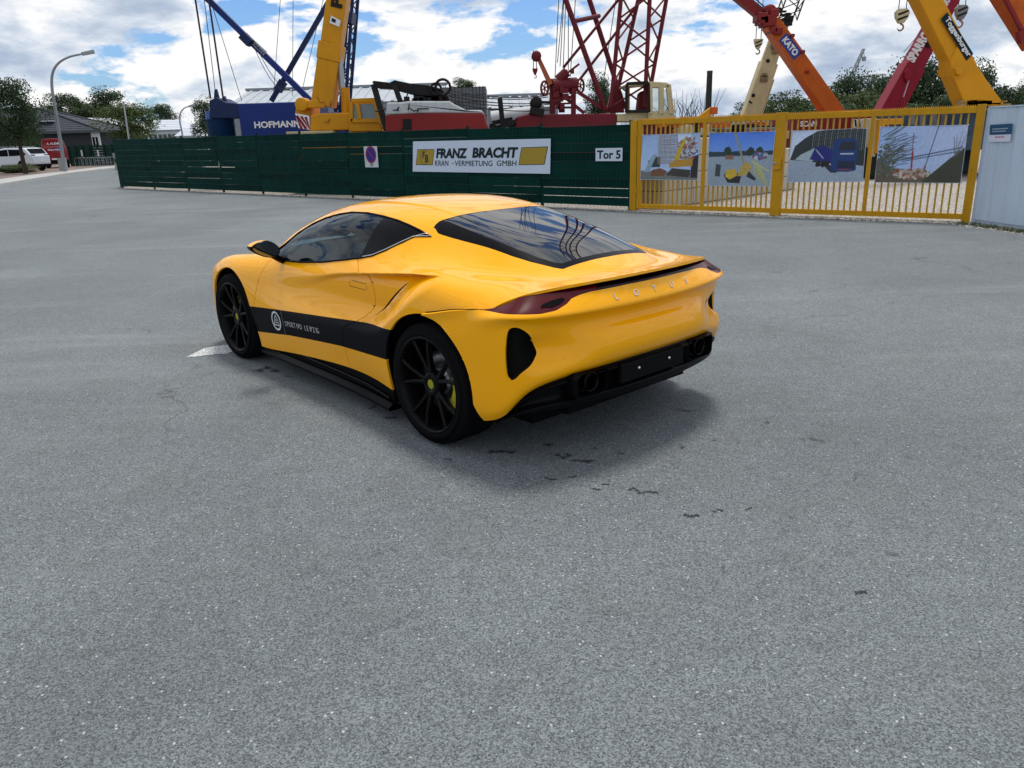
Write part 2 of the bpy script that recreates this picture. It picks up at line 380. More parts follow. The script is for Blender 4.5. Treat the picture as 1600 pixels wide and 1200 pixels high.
sheet('gravel_yard', [(A_F.x, A_F.y), (B_F.x, B_F.y), (B_G.x + .02, B_G.y + .1), (B_W.x + .02, B_W.y), (60, B_W.y), (90, 90), (-30, 100), (-24.2, 66), (-16.6, 36)], -.004, M_GRAV)
# gravel verge along the foot of fence, gate and wall: loose stones as geometry
def strip(a, b, w0, w1):
    d = (b - a).normalized(); n = Vector((d.y, -d.x, 0)); n = n if n.y < 0 else -n
    return [a + n * w0, b + n * w0, b + n * w1, a + n * w1]
M_PEB = gravel_mat('verge_gravel', (.40, .385, .35), 40, .6)
for nm, a, b, w in (('gravel_verge', A_F, B_F, .20), ('gravel_verge', B_F, B_G, .24), ('gravel_verge', B_G, B_W, .34)):
    sheet(nm, strip(a, b, -.15, w), .004, M_PEB)
pb = MB(); rnd = random.Random(3)
def pebble(mb, p, r_):
    q = [Vector((rnd.uniform(.7, 1.2) * math.cos(t), rnd.uniform(.7, 1.2) * math.sin(t), 0)) * r_ for t in (0, 1.26, 2.5, 3.8, 5.0)]
    base = [p + v_ for v_ in q]; top = p + Vector((rnd.uniform(-.2, .2) * r_, rnd.uniform(-.2, .2) * r_, r_ * .8))
    mb.add([tuple(v_) for v_ in base] + [tuple(top)], [(k, (k + 1) % 5, 5) for k in range(5)])
for a, b, w, cnt in ((A_F, B_F, .20, 2600), (B_F, B_G, .26, 1500), (B_G, B_W, .40, 1700)):
    d = b - a; n = Vector((d.y, -d.x, 0)).normalized(); n = n if n.y < 0 else -n
    for _ in range(cnt):
        off = rnd.random() ** 1.6 * (w + .10) - .05
        pb.cur = rnd.randrange(3); pebble(pb, a + d * rnd.random() + n * off + Vector((0, 0, .003)), rnd.uniform(.008, .022))
tag(pb.build('gravel', [mat('pebble_a', (.42, .40, .37), .9), mat('pebble_b', (.26, .25, .24), .9), mat('pebble_c', (.55, .53, .49), .9)], fix=False), 'loose pale gravel lying along the foot of the fence', 'gravel', kind='stuff')
# weeds in the verge
wd = MB()
for a, b, cnt in ((A_F, B_F, 50), (B_F, B_G, 60), (B_G, B_W, 800)):
    d = b - a; n = Vector((d.y, -d.x, 0)).normalized(); n = n if n.y < 0 else -n
    for _ in range(cnt):
        c0 = a + d * rnd.random() + n * rnd.uniform(0, .30)
        for k in range(6):
            t = rnd.uniform(0, 6.28); l_ = rnd.uniform(.03, .09); v_ = Vector((math.cos(t), math.sin(t), rnd.uniform(.3, 1.2))).normalized() * l_; s_ = Vector((-v_.y, v_.x, 0)).normalized() * .006
            wd.add([tuple(c0 - s_), tuple(c0 + s_), tuple(c0 + v_)], [(0, 1, 2)])
tag(wd.build('weeds', mat('weed_green', (.06, .09, .025), .8), fix=False), 'low weeds growing in the gravel below the gate and wall', 'weeds', kind='stuff')
# damp patches by the car
M_DAMP = mat('damp_asphalt', (.045, .050, .056), .6, bump=.8, bscale=300)
def blotch(px, py, rx, ry, seed):
    r2 = random.Random(seed); c0 = on_ground(px, py); n = 26; ph = [r2.uniform(0, 6.28) for _ in range(4)]; o_ = []
    for k in range(n):
        t = 2 * math.pi * k / n; q = 1 + .28 * math.sin(3 * t + ph[0]) + .2 * math.sin(5 * t + ph[1]) + .15 * math.sin(8 * t + ph[2]); e = on_ground(px + rx * q * math.cos(t), py + ry * q * math.sin(t)); o_.append((e.x, e.y))
    return o_
dm = MB()
for i, (x, y, rx, ry) in enumerate([(418, 577, 17, 4.5), (784, 707, 20, 4.5), (880, 713, 12, 4), (860, 748, 9, 2.4), (932, 765, 6, 2.5), (946, 757, 6, 2), (1012, 770, 16, 2.5), (1080, 807, 12, 4), (1122, 798, 8, 2.5), (610, 653, 9, 3), (582, 637, 6, 3), (575, 610, 9, 2), (450, 588, 5, 1.6), (545, 605, 7, 2.4), (920, 722, 7, 3), (895, 745, 6, 1.8), (970, 710, 5, 2.2), (1170, 795, 5, 2), (990, 765, 8, 3), (700, 718, 6, 2), (1345, 925, 9, 5)]):
    for j in range(3):
        o_ = blotch(x + (j - 1) * rx * .7, y + (random.Random(i * 7 + j).random() - .5) * ry * 1.3, rx * .38, ry * .52, i * 3 + j)
        dm.add([(a, b, .0010 + .0004 * j) for a, b in o_], [tuple(range(len(o_)))[::-1]])
tag(dm.build('damp_patches', M_DAMP, fix=True), 'small dark damp spots on the asphalt around the yellow car', 'damp spots', kind='stuff')

# ---- street side at the left: kerb, pavement, paved parking area
K = [(-21.9, 27.5), (-24.4, 39.0), (-28.42, 52.3), (-31.2, 65.6), (-39, 96)]
def offset(pts, w): 
    o_ = []
    for i, p in enumerate(pts):
        a = pts[max(i - 1, 0)]; b = pts[min(i + 1, len(pts) - 1)]; d = Vector((b[0] - a[0], b[1] - a[1])).normalized(); o_.append((p[0] - d.y * w, p[1] + d.x * w))
    return o_
kr = bpy.data.objects.new('kerb', None); put(kr); kr['kind'] = 'structure'; M_KERB = mat('kerb_concrete', (.42, .42, .40), .85, vary=.15)
for i in range(len(K) - 1):
    L_ = math.dist(K[i], K[i + 1]); n = int(L_ / 1.0)
    for k in range(n):
        a = Vector((*K[i], 0)).lerp(Vector((*K[i + 1], 0)), k / n); b = Vector((*K[i], 0)).lerp(Vector((*K[i + 1], 0)), (k + .985) / n)
        d = (b - a).normalized(); nn = Vector((-d.y, d.x, 0)) * .15; kb = MB()
        kb.add([tuple(a), tuple(b), tuple(b + nn), tuple(a + nn)] + [tuple(q + Vector((0, 0, .11))) for q in (a + nn * .15, b + nn * .15, b + nn, a + nn)], [(0, 1, 2, 3), (4, 5, 6, 7), (0, 1, 5, 4), (1, 2, 6, 5), (2, 3, 7, 6), (3, 0, 4, 7)])
        kb.build('kerb_stone', M_KERB, kr)
p1 = offset(K, .15); p2 = offset(K, 2.0); p3 = offset(K, 30)
M_PAVE = mat('pavement_slabs', (.40, .40, .39), .85, vary=.12, vscale=1.0); M_BRICK = mat('parking_paving', (.20, .155, .135), .85, vary=.2, vscale=2.)
sheet('pavement', p1 + p2[::-1], .105, M_PAVE); sheet('parking_area', p2 + p3[::-1], .101, M_BRICK)

# sunlight reflected beside the front wheel, painted as a speckled white patch
def sun_patch_mat():
    m = bpy.data.materials.new('sun_patch_white'); m.use_nodes = True; t = m.node_tree; b = t.nodes['Principled BSDF']; L = t.links.new
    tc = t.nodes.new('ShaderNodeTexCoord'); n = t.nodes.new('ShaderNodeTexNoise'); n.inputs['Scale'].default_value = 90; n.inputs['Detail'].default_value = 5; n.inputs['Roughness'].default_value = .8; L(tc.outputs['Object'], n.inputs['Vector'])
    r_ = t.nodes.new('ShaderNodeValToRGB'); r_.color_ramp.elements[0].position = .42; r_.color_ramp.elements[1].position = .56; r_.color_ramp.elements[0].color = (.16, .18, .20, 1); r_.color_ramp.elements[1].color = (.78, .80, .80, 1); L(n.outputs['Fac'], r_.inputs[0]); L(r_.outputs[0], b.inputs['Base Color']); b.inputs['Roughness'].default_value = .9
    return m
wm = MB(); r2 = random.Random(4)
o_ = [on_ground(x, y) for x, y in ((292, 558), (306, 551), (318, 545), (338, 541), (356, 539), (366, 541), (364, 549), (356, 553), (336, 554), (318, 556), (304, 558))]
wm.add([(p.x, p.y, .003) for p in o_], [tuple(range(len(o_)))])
tag(wm.build('painted_sun_patch', sun_patch_mat()), 'faint patch of reflected sunlight painted white on the asphalt beside the front left tyre of the yellow car', 'ground marking')
# ================================================================== thing helper: parts given in world coordinates
class Thing:
    def __init__(s, name, label, cat, loc, group=None):
        s.L = Vector(loc); s.o = thing(name, label, cat, s.L, 0, group)
    def part(s, name, mb, mats, parent=None, **k):
        mb.v = [(x - s.L.x, y - s.L.y, z - s.L.z) for x, y, z in mb.v]; return mb.build(name, mats, parent or s.o, **k)
    def text(s, name, txt, size, M, m, parent=None, **k):
        return text_obj(name, txt, size, Matrix.Translation(-s.L) @ M, m, parent or s.o, **k)
def along(a, b):
    d = (b - a); L_ = d.length; d = d / L_; n = Vector((d.y, -d.x, 0)); n = n if n.y < 0 else -n       # n faces the car park
    return d, n, L_
# ------------------------------------------------------------------ green fence with woven privacy strips
M_GREEN = mat('green_strip', (.0022, .032, .026), .6, spec=.05, vary=.25, vscale=1.2)
M_GREEN2 = mat('green_strip_dark', (.0018, .024, .020), .6, spec=.05, vary=.25, vscale=1.5)
M_GPOST = mat('green_post', (.002, .022, .019), .5)
M_WIRE = mat('green_wire', (.004, .050, .042), .5)
dF, nF, LF = along(A_F, B_F)
fence = Thing('slat_fence', 'long dark green mesh fence woven with privacy strips behind the yellow car', 'fence', A_F)
NPAN = 10; rf = random.Random(11)
def Fp(s_, off, z): return A_F + dF * s_ + nF * off + Vector((0, 0, z))
post_px = [190, 205, 249, 302, 356, 417, 483, 556, 640, 739, 850, 978]
S_ = [max(0.03, min(LF - .03, (on_ground(x, 293 + (x - 190) * 35 / 790) - A_F).dot(dF))) for x in post_px[1:]]
posts = [0.03] + sorted(S_); posts = [p for i, p in enumerate(posts) if i == 0 or p - posts[i - 1] > .6]
posts[-1] = LF - .03
def Hf(s_): return 1.92 - .14 * s_ / LF
for s_ in posts:
    mb = MB(); h = Hf(s_) + .06
    p = Fp(s_, -.045, 0); mb.beam(p, p + Vector((0, 0, h)), .06, .04, upv=tuple(dF)); mb.cbox(tuple(p + Vector((0, 0, h + .008))), (.07, .07, .016)); fence.part('post', mb, M_GPOST)
for a, b in zip(posts[:-1], posts[1:]):
    W_ = b - a; n = 9; H0 = .09; H1 = Hf((a + b) / 2)
    rowh = (H1 - H0) / n
    for k in range(n):
        mb = MB(); segs = 12; z0 = H0 + k * rowh; hh = .19 if k < n - 1 else .185
        hh = rowh - rf.choice([.004, .006, .010, .016, .004]); sag = rf.uniform(0, .014) if rf.random() < .35 else 0
        if k in (3, 6) and rf.random() < .4: hh -= rf.uniform(.012, .03)
        vs = []
        for q in range(segs + 1):
            t = q / segs; s_ = a + .0 + W_ * t; off = .010 * math.cos(math.pi * q) * 0 + .006 * math.sin(q * 2.4 + k)
            dz = -sag * 4 * t * (1 - t)
            vs += [tuple(Fp(s_, off, z0 + dz + .001)), tuple(Fp(s_, off + .002, z0 + hh + dz * .6))]
        mb.add(vs, [(2 * q, 2 * q + 2, 2 * q + 3, 2 * q + 1) for q in range(segs)])
        fence.part('privacy_strip', mb, M_GREEN if (k * 7 + int(a * 3)) % 3 else M_GREEN2, fix=False)
    mb = MB(); nv_ = max(3, int(W_ / .10))
    for q in range(nv_ + 1):
        s_ = a + W_ * q / nv_; mb.beam(Fp(s_, .014, .04), Fp(s_, .014, H1 + .03), .005, .005)
    for k in range(n + 1):
        z = H0 + k * rowh
        for off in (.018, -.012): mb.beam(Fp(a, off, z), Fp(b, off, z), .006, .006)
    tag(fence.part('wire_mesh', mb, M_WIRE, fix=False), kind='stuff')
# return of the fence at its far corner, running away along the side road
side = Thing('slat_fence', 'green mesh fence running away from the corner along the side road', 'fence', A_F + Vector((-.12, .25, 0)))
a = A_F + Vector((-.12, .25, 0)); b = Vector((-22.5, 62, 0)); d, n_, L_ = along(a, b); n_ = Vector((-d.y, d.x, 0))
for k in range(11):
    p = a + d * (L_ * k / 10); mb = MB(); mb.beam(p, p + Vector((0, 0, 1.95)), .06, .04); side.part('post', mb, M_GPOST)
    if k < 10:
        for r_ in range(9):
            mb = MB(); q = a + d * (L_ * (k + 1) / 10); z = .09 + r_ * .2
            mb.add([tuple(p + Vector((0, 0, z))), tuple(q + Vector((0, 0, z))), tuple(q + Vector((0, 0, z + .19))), tuple(p + Vector((0, 0, z + .19)))], [(0, 1, 2, 3)]); side.part('privacy_strip', mb, M_GREEN, fix=False)

# ------------------------------------------------------------------ signs on the fence
def plane_rect(corners, A, B, off):
    """rectangle (s0,s1,z0,z1) on the vertical plane A-B fitted to four pixel corners"""
    d, n, _ = along(A, B); P_ = [on_vplane(x, y, A + n * off, B + n * off) for x, y in corners]
    s_ = [(p - A).dot(d) for p in P_]
    return (s_[0] + s_[3]) / 2, (s_[1] + s_[2]) / 2, (P_[2].z + P_[3].z) / 2, (P_[0].z + P_[1].z) / 2, [(p - A).dot(d) for p in P_], [p.z for p in P_]
def facing(A, B, s_, z, off):
    d, n, _ = along(A, B); p = A + d * s_ + n * off; return frame_m((p.x, p.y, z), d, (0, 0, 1))
M_SIGNW = mat('sign_white', (.55, .62, .74), .45); M_NAVY = mat('print_dark', (.006, .016, .022), .5); M_GOLD = mat('print_gold', (.36, .25, .03), .5)
M_ALU = mat('aluminium', (.45, .46, .48), .4, metal=.8)
s0, s1, z0, z1, ss, zz = plane_rect([(646, 221), (861, 216.5), (860, 271.5), (645.5, 268)], A_F, B_F, .03)
bn = Thing('company_banner', 'wide white FRANZ BRACHT company banner fixed to the green fence', 'banner', A_F + dF * s0 + nF * .05)
P4 = [A_F + dF * s_ + nF * .045 + Vector((0, 0, z)) for s_, z in zip(ss, zz)]
mb = MB(); bk = [p - nF * .008 for p in P4]; mb.add([tuple(p) for p in P4 + bk], [(3, 2, 1, 0), (4, 5, 6, 7), (0, 1, 5, 4), (1, 2, 6, 5), (2, 3, 7, 6), (3, 0, 4, 7)]); bn.part('board', mb, M_SIGNW)
W_, H_ = s1 - s0, z1 - z0
def bq(u, v): # position on the banner, u 0..1, v 0..1 from bottom
    return P4[3].lerp(P4[2], u).lerp(P4[0].lerp(P4[1], u), v)
def bpoly(pts, off): return [tuple(bq(u, v) + nF * off) for u, v in pts]
bx = (P4[1] - P4[0]).normalized(); 
for pts in ([(.025, .22), (.165, .22), (.178, .74), (.038, .74)], [(.795, .24), (.965, .26), (.985, .78), (.812, .76)]):
    mb = MB(); cx_ = sum(p[0] for p in pts) / 4; cy_ = sum(p[1] for p in pts) / 4
    mb.add(bpoly(pts, .002), [(0, 1, 2, 3)]); bn.part('dark_frame', mb, M_NAVY, fix=False)
    mb = MB(); mb.add(bpoly([(cx_ + (u - cx_) * .955, cy_ + (v - cy_) * .93) for u, v in pts], .004), [(0, 1, 2, 3)]); bn.part('gold_panel', mb, M_GOLD, fix=False)
def btext(t, u, v, size, xs=1, bold=0, shear=0, align='CENTER', space=1.0):
    p = bq(u, v) + nF * .006; bn.text('lettering', t, size, frame_m(p, bx, (0, 0, 1)), M_NAVY, depth=.001, xs=xs, bold=bold, shear=shear, align=align, space=space)
btext('F', .088, .54, H_ * .30, .9, .006, .15); btext('B', .113, .42, H_ * .34, .9, .006, .15)
mb = MB(); c0 = bq(.098, .48) + nF * .005
for k in range(22):
    t0, t1 = R(50 + 260 * k / 22), R(50 + 260 * (k + 1) / 22)
    mb.beam(c0 + bx * .20 * H_ * math.cos(t0) + Vector((0, 0, .24 * H_ * math.sin(t0))), c0 + bx * .20 * H_ * math.cos(t1) + Vector((0, 0, .24 * H_ * math.sin(t1))), .008, .004)
bn.part('round_emblem', mb, M_NAVY)
for t_, u0, u1, v0, v1, bo_ in (('FRANZ', .193, .438, .445, .760, .045), ('BRACHT', .470, .795, .455, .775, .045), ('KRAN', .185, .292, .205, .375, .0), ('-', .318, .332, .275, .295, 0), ('VERMIETUNG', .342, .618, .205, .372, .0), ('GMBH', .648, .784, .215, .380, .0)):
    o_ = bq(u0, v0) + nF * .006 - bn.L
    fit_text('lettering', t_, (bq(u1, v0) - bq(u0, v0)).length, (bq(u0, v1) - bq(u0, v0)).length, frame_m(o_, bq(u1, v0) - bq(u0, v0), (0, 0, 1)), M_NAVY, bn.o, bold=bo_, shear=.18 if bo_ else .12)
s0, s1, z0, z1, ss, zz = plane_rect([(931, 231.5), (973, 231), (973, 251.5), (931, 252)], A_F, B_F, .03)
tor = Thing('gate_number_sign', 'small white Tor 5 sign fixed to the green fence beside the gate', 'sign', A_F + dF * s0 + nF * .05)
mb = MB(); 
def fbox(mb, A, B, s0, s1, z0, z1, o0, o1):
    d, n, _ = along(A, B); P_ = [A + d * s_ + n * o_ + Vector((0, 0, z)) for o_ in (o0, o1) for s_, z in ((s0, z0), (s1, z0), (s1, z1), (s0, z1))]
    mb.add([tuple(p) for p in P_], [(3, 2, 1, 0), (4, 5, 6, 7), (0, 1, 5, 4), (1, 2, 6, 5), (2, 3, 7, 6), (3, 0, 4, 7)])
fbox(mb, A_F, B_F, s0, s1, z0, z1, .035, .045); tor.part('plate', mb, M_SIGNW, bevel=.01)
fit_text('lettering', 'Tor 5', (s1 - s0) * .88, (z1 - z0) * .66, Matrix.Translation(-tor.L) @ facing(A_F, B_F, s0 + (s1 - s0) * .06, z0 + (z1 - z0) * .17, .047), M_NAVY, tor.o, bold=.03)
s0, s1, z0, z1, ss, zz = plane_rect([(569, 229), (590, 228), (591.5, 261), (571, 262)], A_F, B_F, .03)
nop = Thing('no_parking_sign', 'small white no parking sign with a blue disc on the green fence', 'sign', A_F + dF * s0 + nF * .05)
mb = MB(); fbox(mb, A_F, B_F, s0, s1, z0, z1, .035, .043); nop.part('plate', mb, mat('sign_grey_white', (.50, .54, .57), .4), bevel=.008)
FM = facing(A_F, B_F, (s0 + s1) / 2, z0 + (z1 - z0) * .60, .045); rr_ = (s1 - s0) * .40
mb = MB(); disc_pts = 32
def disc(mb, r_, h, M, n=32): mb.add([(r_ * math.cos(2 * math.pi * k / n), r_ * math.sin(2 * math.pi * k / n), h) for k in range(n)], [tuple(range(n))], M)
disc(mb, rr_, .001, FM); nop.part('red_ring', mb, mat('print_red', (.30, .02, .05), .5), fix=False)
mb = MB(); disc(mb, rr_ * .82, .002, FM); nop.part('blue_disc', mb, mat('print_blue', (.02, .02, .22), .5), fix=False)
mb = MB(); mb.add([(-.60 * rr_, .48 * rr_, .003), (-.48 * rr_, .60 * rr_, .003), (.60 * rr_, -.48 * rr_, .003), (.48 * rr_, -.60 * rr_, .003)], [(0, 3, 2, 1)], FM); nop.part('diagonal_bar', mb, MATS['print_red'], fix=False)
nop.text('lettering', '230', (z1 - z0) * .17, facing(A_F, B_F, (s0 + s1) / 2, z0 + (z1 - z0) * .12, .046), M_NAVY, depth=.001, align='CENTER')

# ------------------------------------------------------------------ yellow sliding gate
M_GATE = mat('gate_yellow', (.52, .265, .008), .42, vary=.10, vscale=2, rust=.25, streak=.25); M_BAR = mat('gate_bar_yellow', (.46, .27, .03), .5, vary=.12)
dG, nG, LG = along(B_F, B_G)
gate = Thing('sliding_gate', 'tall yellow barred steel gate hung with four photo banners', 'gate', B_F)
def Gs(px, py=300): return (on_vplane(px, py, B_F, B_G) - B_F).dot(dG)
HG = 1.86; ZB = .055
def gbox(nm, s0, s1, z0, z1, o0=-.04, o1=.04, m=None):
    mb = MB(); fbox(mb, B_F, B_G, s0, s1, z0, z1, o0, o1); return gate.part(nm, mb, m or M_GATE, bevel=.004)
sA, sB, sC, sD, sE = Gs(991, 260), Gs(1099, 265), Gs(1216, 270), Gs(1356, 270), Gs(1519, 280)
sL = Gs(986, 300)
gbox('gate_post', sL - .02, sL + .13, 0, HG - .02, -.12, .03); gbox('gate_post', sL + .15, sL + .25, ZB, HG)
gbox('gate_post', sC - .10, sC + .09, .0, HG + .02, -.06, .05); gbox('gate_post', sE - .07, sE + .05, 0, HG + .02)
gbox('gate_stile', sB - .03, sB + .03, ZB + .08, HG - .10); gbox('gate_stile', sD - .03, sD + .03, ZB + .08, HG - .10)
for a, b in ((sL + .25, sC - .10), (sC + .09, sE - .07)):
    gbox('top_rail', a, b, HG - .11, HG - .01); gbox('bottom_rail', a, b, ZB, ZB + .09)
    mb = MB(); s_ = a
    while s_ < b - .02:
        p = [B_F + dG * q + Vector((0, 0, z)) for q, z in ((s_, HG - .008), (s_ + .028, HG - .008), (s_ + .014, HG + .022))]
        mb.add([tuple(v_ + nG * .004) for v_ in p] + [tuple(v_ - nG * .004) for v_ in p], [(0, 1, 2), (5, 4, 3), (0, 1, 4, 3), (1, 2, 5, 4), (2, 0, 3, 5)]); s_ += .034
    tag(gate.part('serrated_strip', mb, M_GATE), kind='stuff')
bar_me = None
for a, b, n in ((sL + .25, sB - .03, 12), (sB + .03, sC - .10, 13), (sC + .09, sD - .03, 13), (sD + .03, sE - .07, 13)):
    for k in range(n):
        s_ = a + (b - a) * (k + 1) / (n + 1)
        if bar_me is None:
            mb = MB(); mb.beam((0, 0, ZB + .09), (0, 0, HG - .11), .026, .026, upv=tuple(dG)); bar_me = mb.mesh('bar'); bar_me.materials.append(M_BAR)
        o = put(bpy.data.objects.new('bar', bar_me), gate.o); o.location = dG * s_
# ------------------------------------------------------------------ photo prints on the gate, painted face by face
def raster(w, h):
    img = np.zeros((h, w, 3)); yy, xx = np.mgrid[0:h, 0:w]; return img, (xx + .5) / w, 1 - (yy + .5) / h
def fpoly(img, X, Y, pts, col, a=1.0, nz=0.0, rng=None):
    Q = np.stack([X.ravel(), Y.ravel()], 1); P_ = np.array(pts, float); c_ = np.zeros(len(Q), bool); Bp = np.roll(P_, -1, 0)
    for (x1, y1), (x2, y2) in zip(P_, Bp):
        k = ((y1 > Q[:, 1]) != (y2 > Q[:, 1])); c_ ^= k & (Q[:, 0] < (x2 - x1) * (Q[:, 1] - y1) / ((y2 - y1) if abs(y2 - y1) > 1e-9 else 1e-9) + x1)
    m_ = c_.reshape(X.shape); c2 = np.array(col) * (1 + (nz * (rng.random(X.shape)[m_][:, None] - .5) * 2 if nz else 0)); img[m_] = img[m_] * (1 - a) + c2 * a
def fline(img, X, Y, a, b, w, col):
    a, b = np.array(a), np.array(b); asp = 1.5; q = np.stack([(X - a[0]) * asp, Y - a[1]], -1); d = (b - a) * np.array([asp, 1]); t = np.clip((q @ d) / (d @ d + 1e-9), 0, 1)
    m_ = np.hypot(*(np.moveaxis(q - t[..., None] * d, -1, 0))) < w; img[m_] = col
def fblob(img, X, Y, c_, rx, ry, cols, n, size, rng):
    for _ in range(n):
        t, r_ = rng.random() * 6.28, rng.random() ** .5; x, y = c_[0] + rx * r_ * math.cos(t), c_[1] + ry * r_ * math.sin(t); s_ = size * (.5 + rng.random())
        m_ = ((X - x) / s_) ** 2 + ((Y - y) / s_ / 1.4) ** 2 < 1; img[m_] = np.array(cols[int(rng.random() * len(cols))]) * (.8 + .4 * rng.random())
def print_1(w, h):
    img, X, Y = raster(w, h); g = np.random.RandomState(1); img[:] = np.array([.42, .55, .80]) * (1 - .0) ; img[:] += (Y[..., None] - .5) * -.1
    fpoly(img, X, Y, [(.62, 1), (.86, 1), (.80, .7), (.66, .6)], (.62, .70, .88))
    fpoly(img, X, Y, [(0, 0), (1, 0), (1, .16), (0, .2)], (.20, .22, .22), nz=.3, rng=g)
    fpoly(img, X, Y, [(.88, 0.05), (1, 0.05), (1, .55), (.88, .5)], (.03, .03, .04)); fpoly(img, X, Y, [(.12, .28), (.34, .28), (.34, .50), (.22, .52), (.13, .42)], (.05, .06, .07))
    for k in range(9): fline(img, X, Y, (.07 + .01 * k, .18), (.20 + .008 * k, .55), .008, (.30, .42, .50))
    for k in range(16): x = .30 + .022 * k; fline(img, X, Y, (x, .35), (x - .02 + .02 * g.rand(), 1), .006, (.30, .26, .20) if k % 2 else (.42, .38, .33))
    for k in range(30): y = .35 + .022 * k; fline(img, X, Y, (.30, y), (.62, y + .05 * (g.rand() - .5)), .004, (.28, .25, .22))
    fblob(img, X, Y, (.80, .68), .18, .25, [(.12, .12, .13), (.30, .25, .20), (.45, .10, .08), (.5, .5, .5), (.2, .2, .25)], 160, .018, g)
    fpoly(img, X, Y, [(.56, .36), (.64, .68), (.74, .90), (.78, .90), (.70, .62), (.66, .36)], (.55, .42, .05)); fpoly(img, X, Y, [(.50, .27), (.90, .30), (.90, .46), (.62, .44), (.50, .36)], (.50, .30, .05), nz=.4, rng=g)
    fpoly(img, X, Y, [(.18, .08), (.42, .08), (.46, .20), (.34, .26), (.20, .22)], (.22, .10, .06), nz=.4, rng=g); fpoly(img, X, Y, [(.45, .10), (.85, .06), (.88, .22), (.55, .26)], (.07, .06, .06), nz=.5, rng=g)
    return img
def print_2(w, h):
    img, X, Y = raster(w, h); g = np.random.RandomState(2); img[:] = np.stack([.10 + .28 * (1 - Y), .26 + .30 * (1 - Y), .80 - .02 * Y], -1)
    fpoly(img, X, Y, [(0, 0), (1, 0), (1, .60), (0, .56)], (.33, .40, .47), nz=.05, rng=g); fpoly(img, X, Y, [(0, .55), (1, .58), (1, .66), (.8, .64), (.5, .66), (.3, .64), (0, .65)], (.03, .07, .10), nz=.4, rng=g)
    for c_ in ((.30, .66), (.66, .64), (.80, .65)): fblob(img, X, Y, c_, .04, .06, [(.02, .05, .03), (.03, .07, .04)], 40, .02, g)
    fpoly(img, X, Y, [(.27, .50), (.40, .50), (.40, .58), (.27, .58)], (.30, .16, .12), nz=.5, rng=g); fblob(img, X, Y, (.80, .56), .12, .05, [(.5, .5, .55), (.4, .1, .1), (.1, .15, .3)], 60, .018, g)
    fline(img, X, Y, (.40, 1.0), (.57, .42), .024, (.33, .32, .28)); fline(img, X, Y, (.385, 1.0), (.43, .98), .02, (.25, .24, .22))
    fpoly(img, X, Y, [(.12, .18), (.20, .18), (.21, .40), (.13, .42)], (.07, .09, .10), nz=.5, rng=g)
    fpoly(img, X, Y, [(.26, .20), (.33, .06), (.52, .05), (.54, .18), (.44, .28), (.30, .28)], (.03, .03, .04)); fpoly(img, X, Y, [(.28, .18), (.36, .12), (.48, .20), (.44, .32), (.30, .30)], (.62, .44, .05), nz=.3, rng=g)
    fpoly(img, X, Y, [(.48, .18), (.66, .22), (.70, .38), (.60, .46), (.52, .36)], (.50, .38, .10), nz=.6, rng=g); fpoly(img, X, Y, [(.62, .18), (.76, .10), (.78, .14), (.66, .28)], (.04, .05, .06))
    for k in range(7): fline(img, X, Y, (.74 + .02 * k, .46 - .03 * k), (.74 + .035 * k, .22 - .03 * k), .008, (.55, .55, .12))
    fline(img, X, Y, (.70, .46), (.96, .28), .02, (.50, .52, .30)); fline(img, X, Y, (.74, .34), (.92, .02), .012, (.50, .42, .10)); return img
def print_3(w, h):
    img, X, Y = raster(w, h); g = np.random.RandomState(3); img[:] = (.60, .68, .85); fpoly(img, X, Y, [(.0, .38), (.06, .70), (.2, .86), (.36, .98), (.5, 1), (1, 1), (1, .30), (.5, .36)], (.035, .05, .055), nz=.9, rng=g)
    for k in range(26): x = .3 + .027 * k; fline(img, X, Y, (x, .6), (x + .01, 1), .004, (.16, .18, .2) if k % 3 else (.35, .38, .4))
    fpoly(img, X, Y, [(0, 0), (1, 0), (1, .30), (.62, .30), (.30, .40), (0, .44)], (.36, .43, .52), nz=.06, rng=g)
    fpoly(img, X, Y, [(.08, .44), (.16, .54), (.34, .66), (.36, .44), (.30, .40)], (.42, .50, .55)); fpoly(img, X, Y, [(.28, .44), (.34, .66), (.46, .70), (.56, .62), (.58, .38), (.36, .42)], (.02, .03, .24), nz=.3, rng=g)
    fline(img, X, Y, (.36, .62), (.46, .46), .012, (.4, .4, .5)); fpoly(img, X, Y, [(.44, .36), (.58, .18), (.66, .18), (.66, .30)], (.03, .04, .06))
    fpoly(img, X, Y, [(.57, .24), (.575, .74), (.62, .82), (.86, .82), (.90, .70), (.90, .22), (.80, .19), (.64, .20)], (.008, .06, .22)); fpoly(img, X, Y, [(.66, .60), (.68, .76), (.86, .76), (.88, .60)], (.02, .03, .05)); fpoly(img, X, Y, [(.66, .26), (.88, .26), (.88, .40), (.66, .40)], (.01, .03, .08))
    for cx_ in (.40, .46, .52): fblob(img, X, Y, (cx_, .34), .02, .03, [(.01, .01, .012)], 8, .02, g)
    fline(img, X, Y, (.69, .535), (.85, .535), .012, (.55, .6, .65)); fline(img, X, Y, (.68, .24), (.84, .23), .010, (.35, .08, .05)); return img
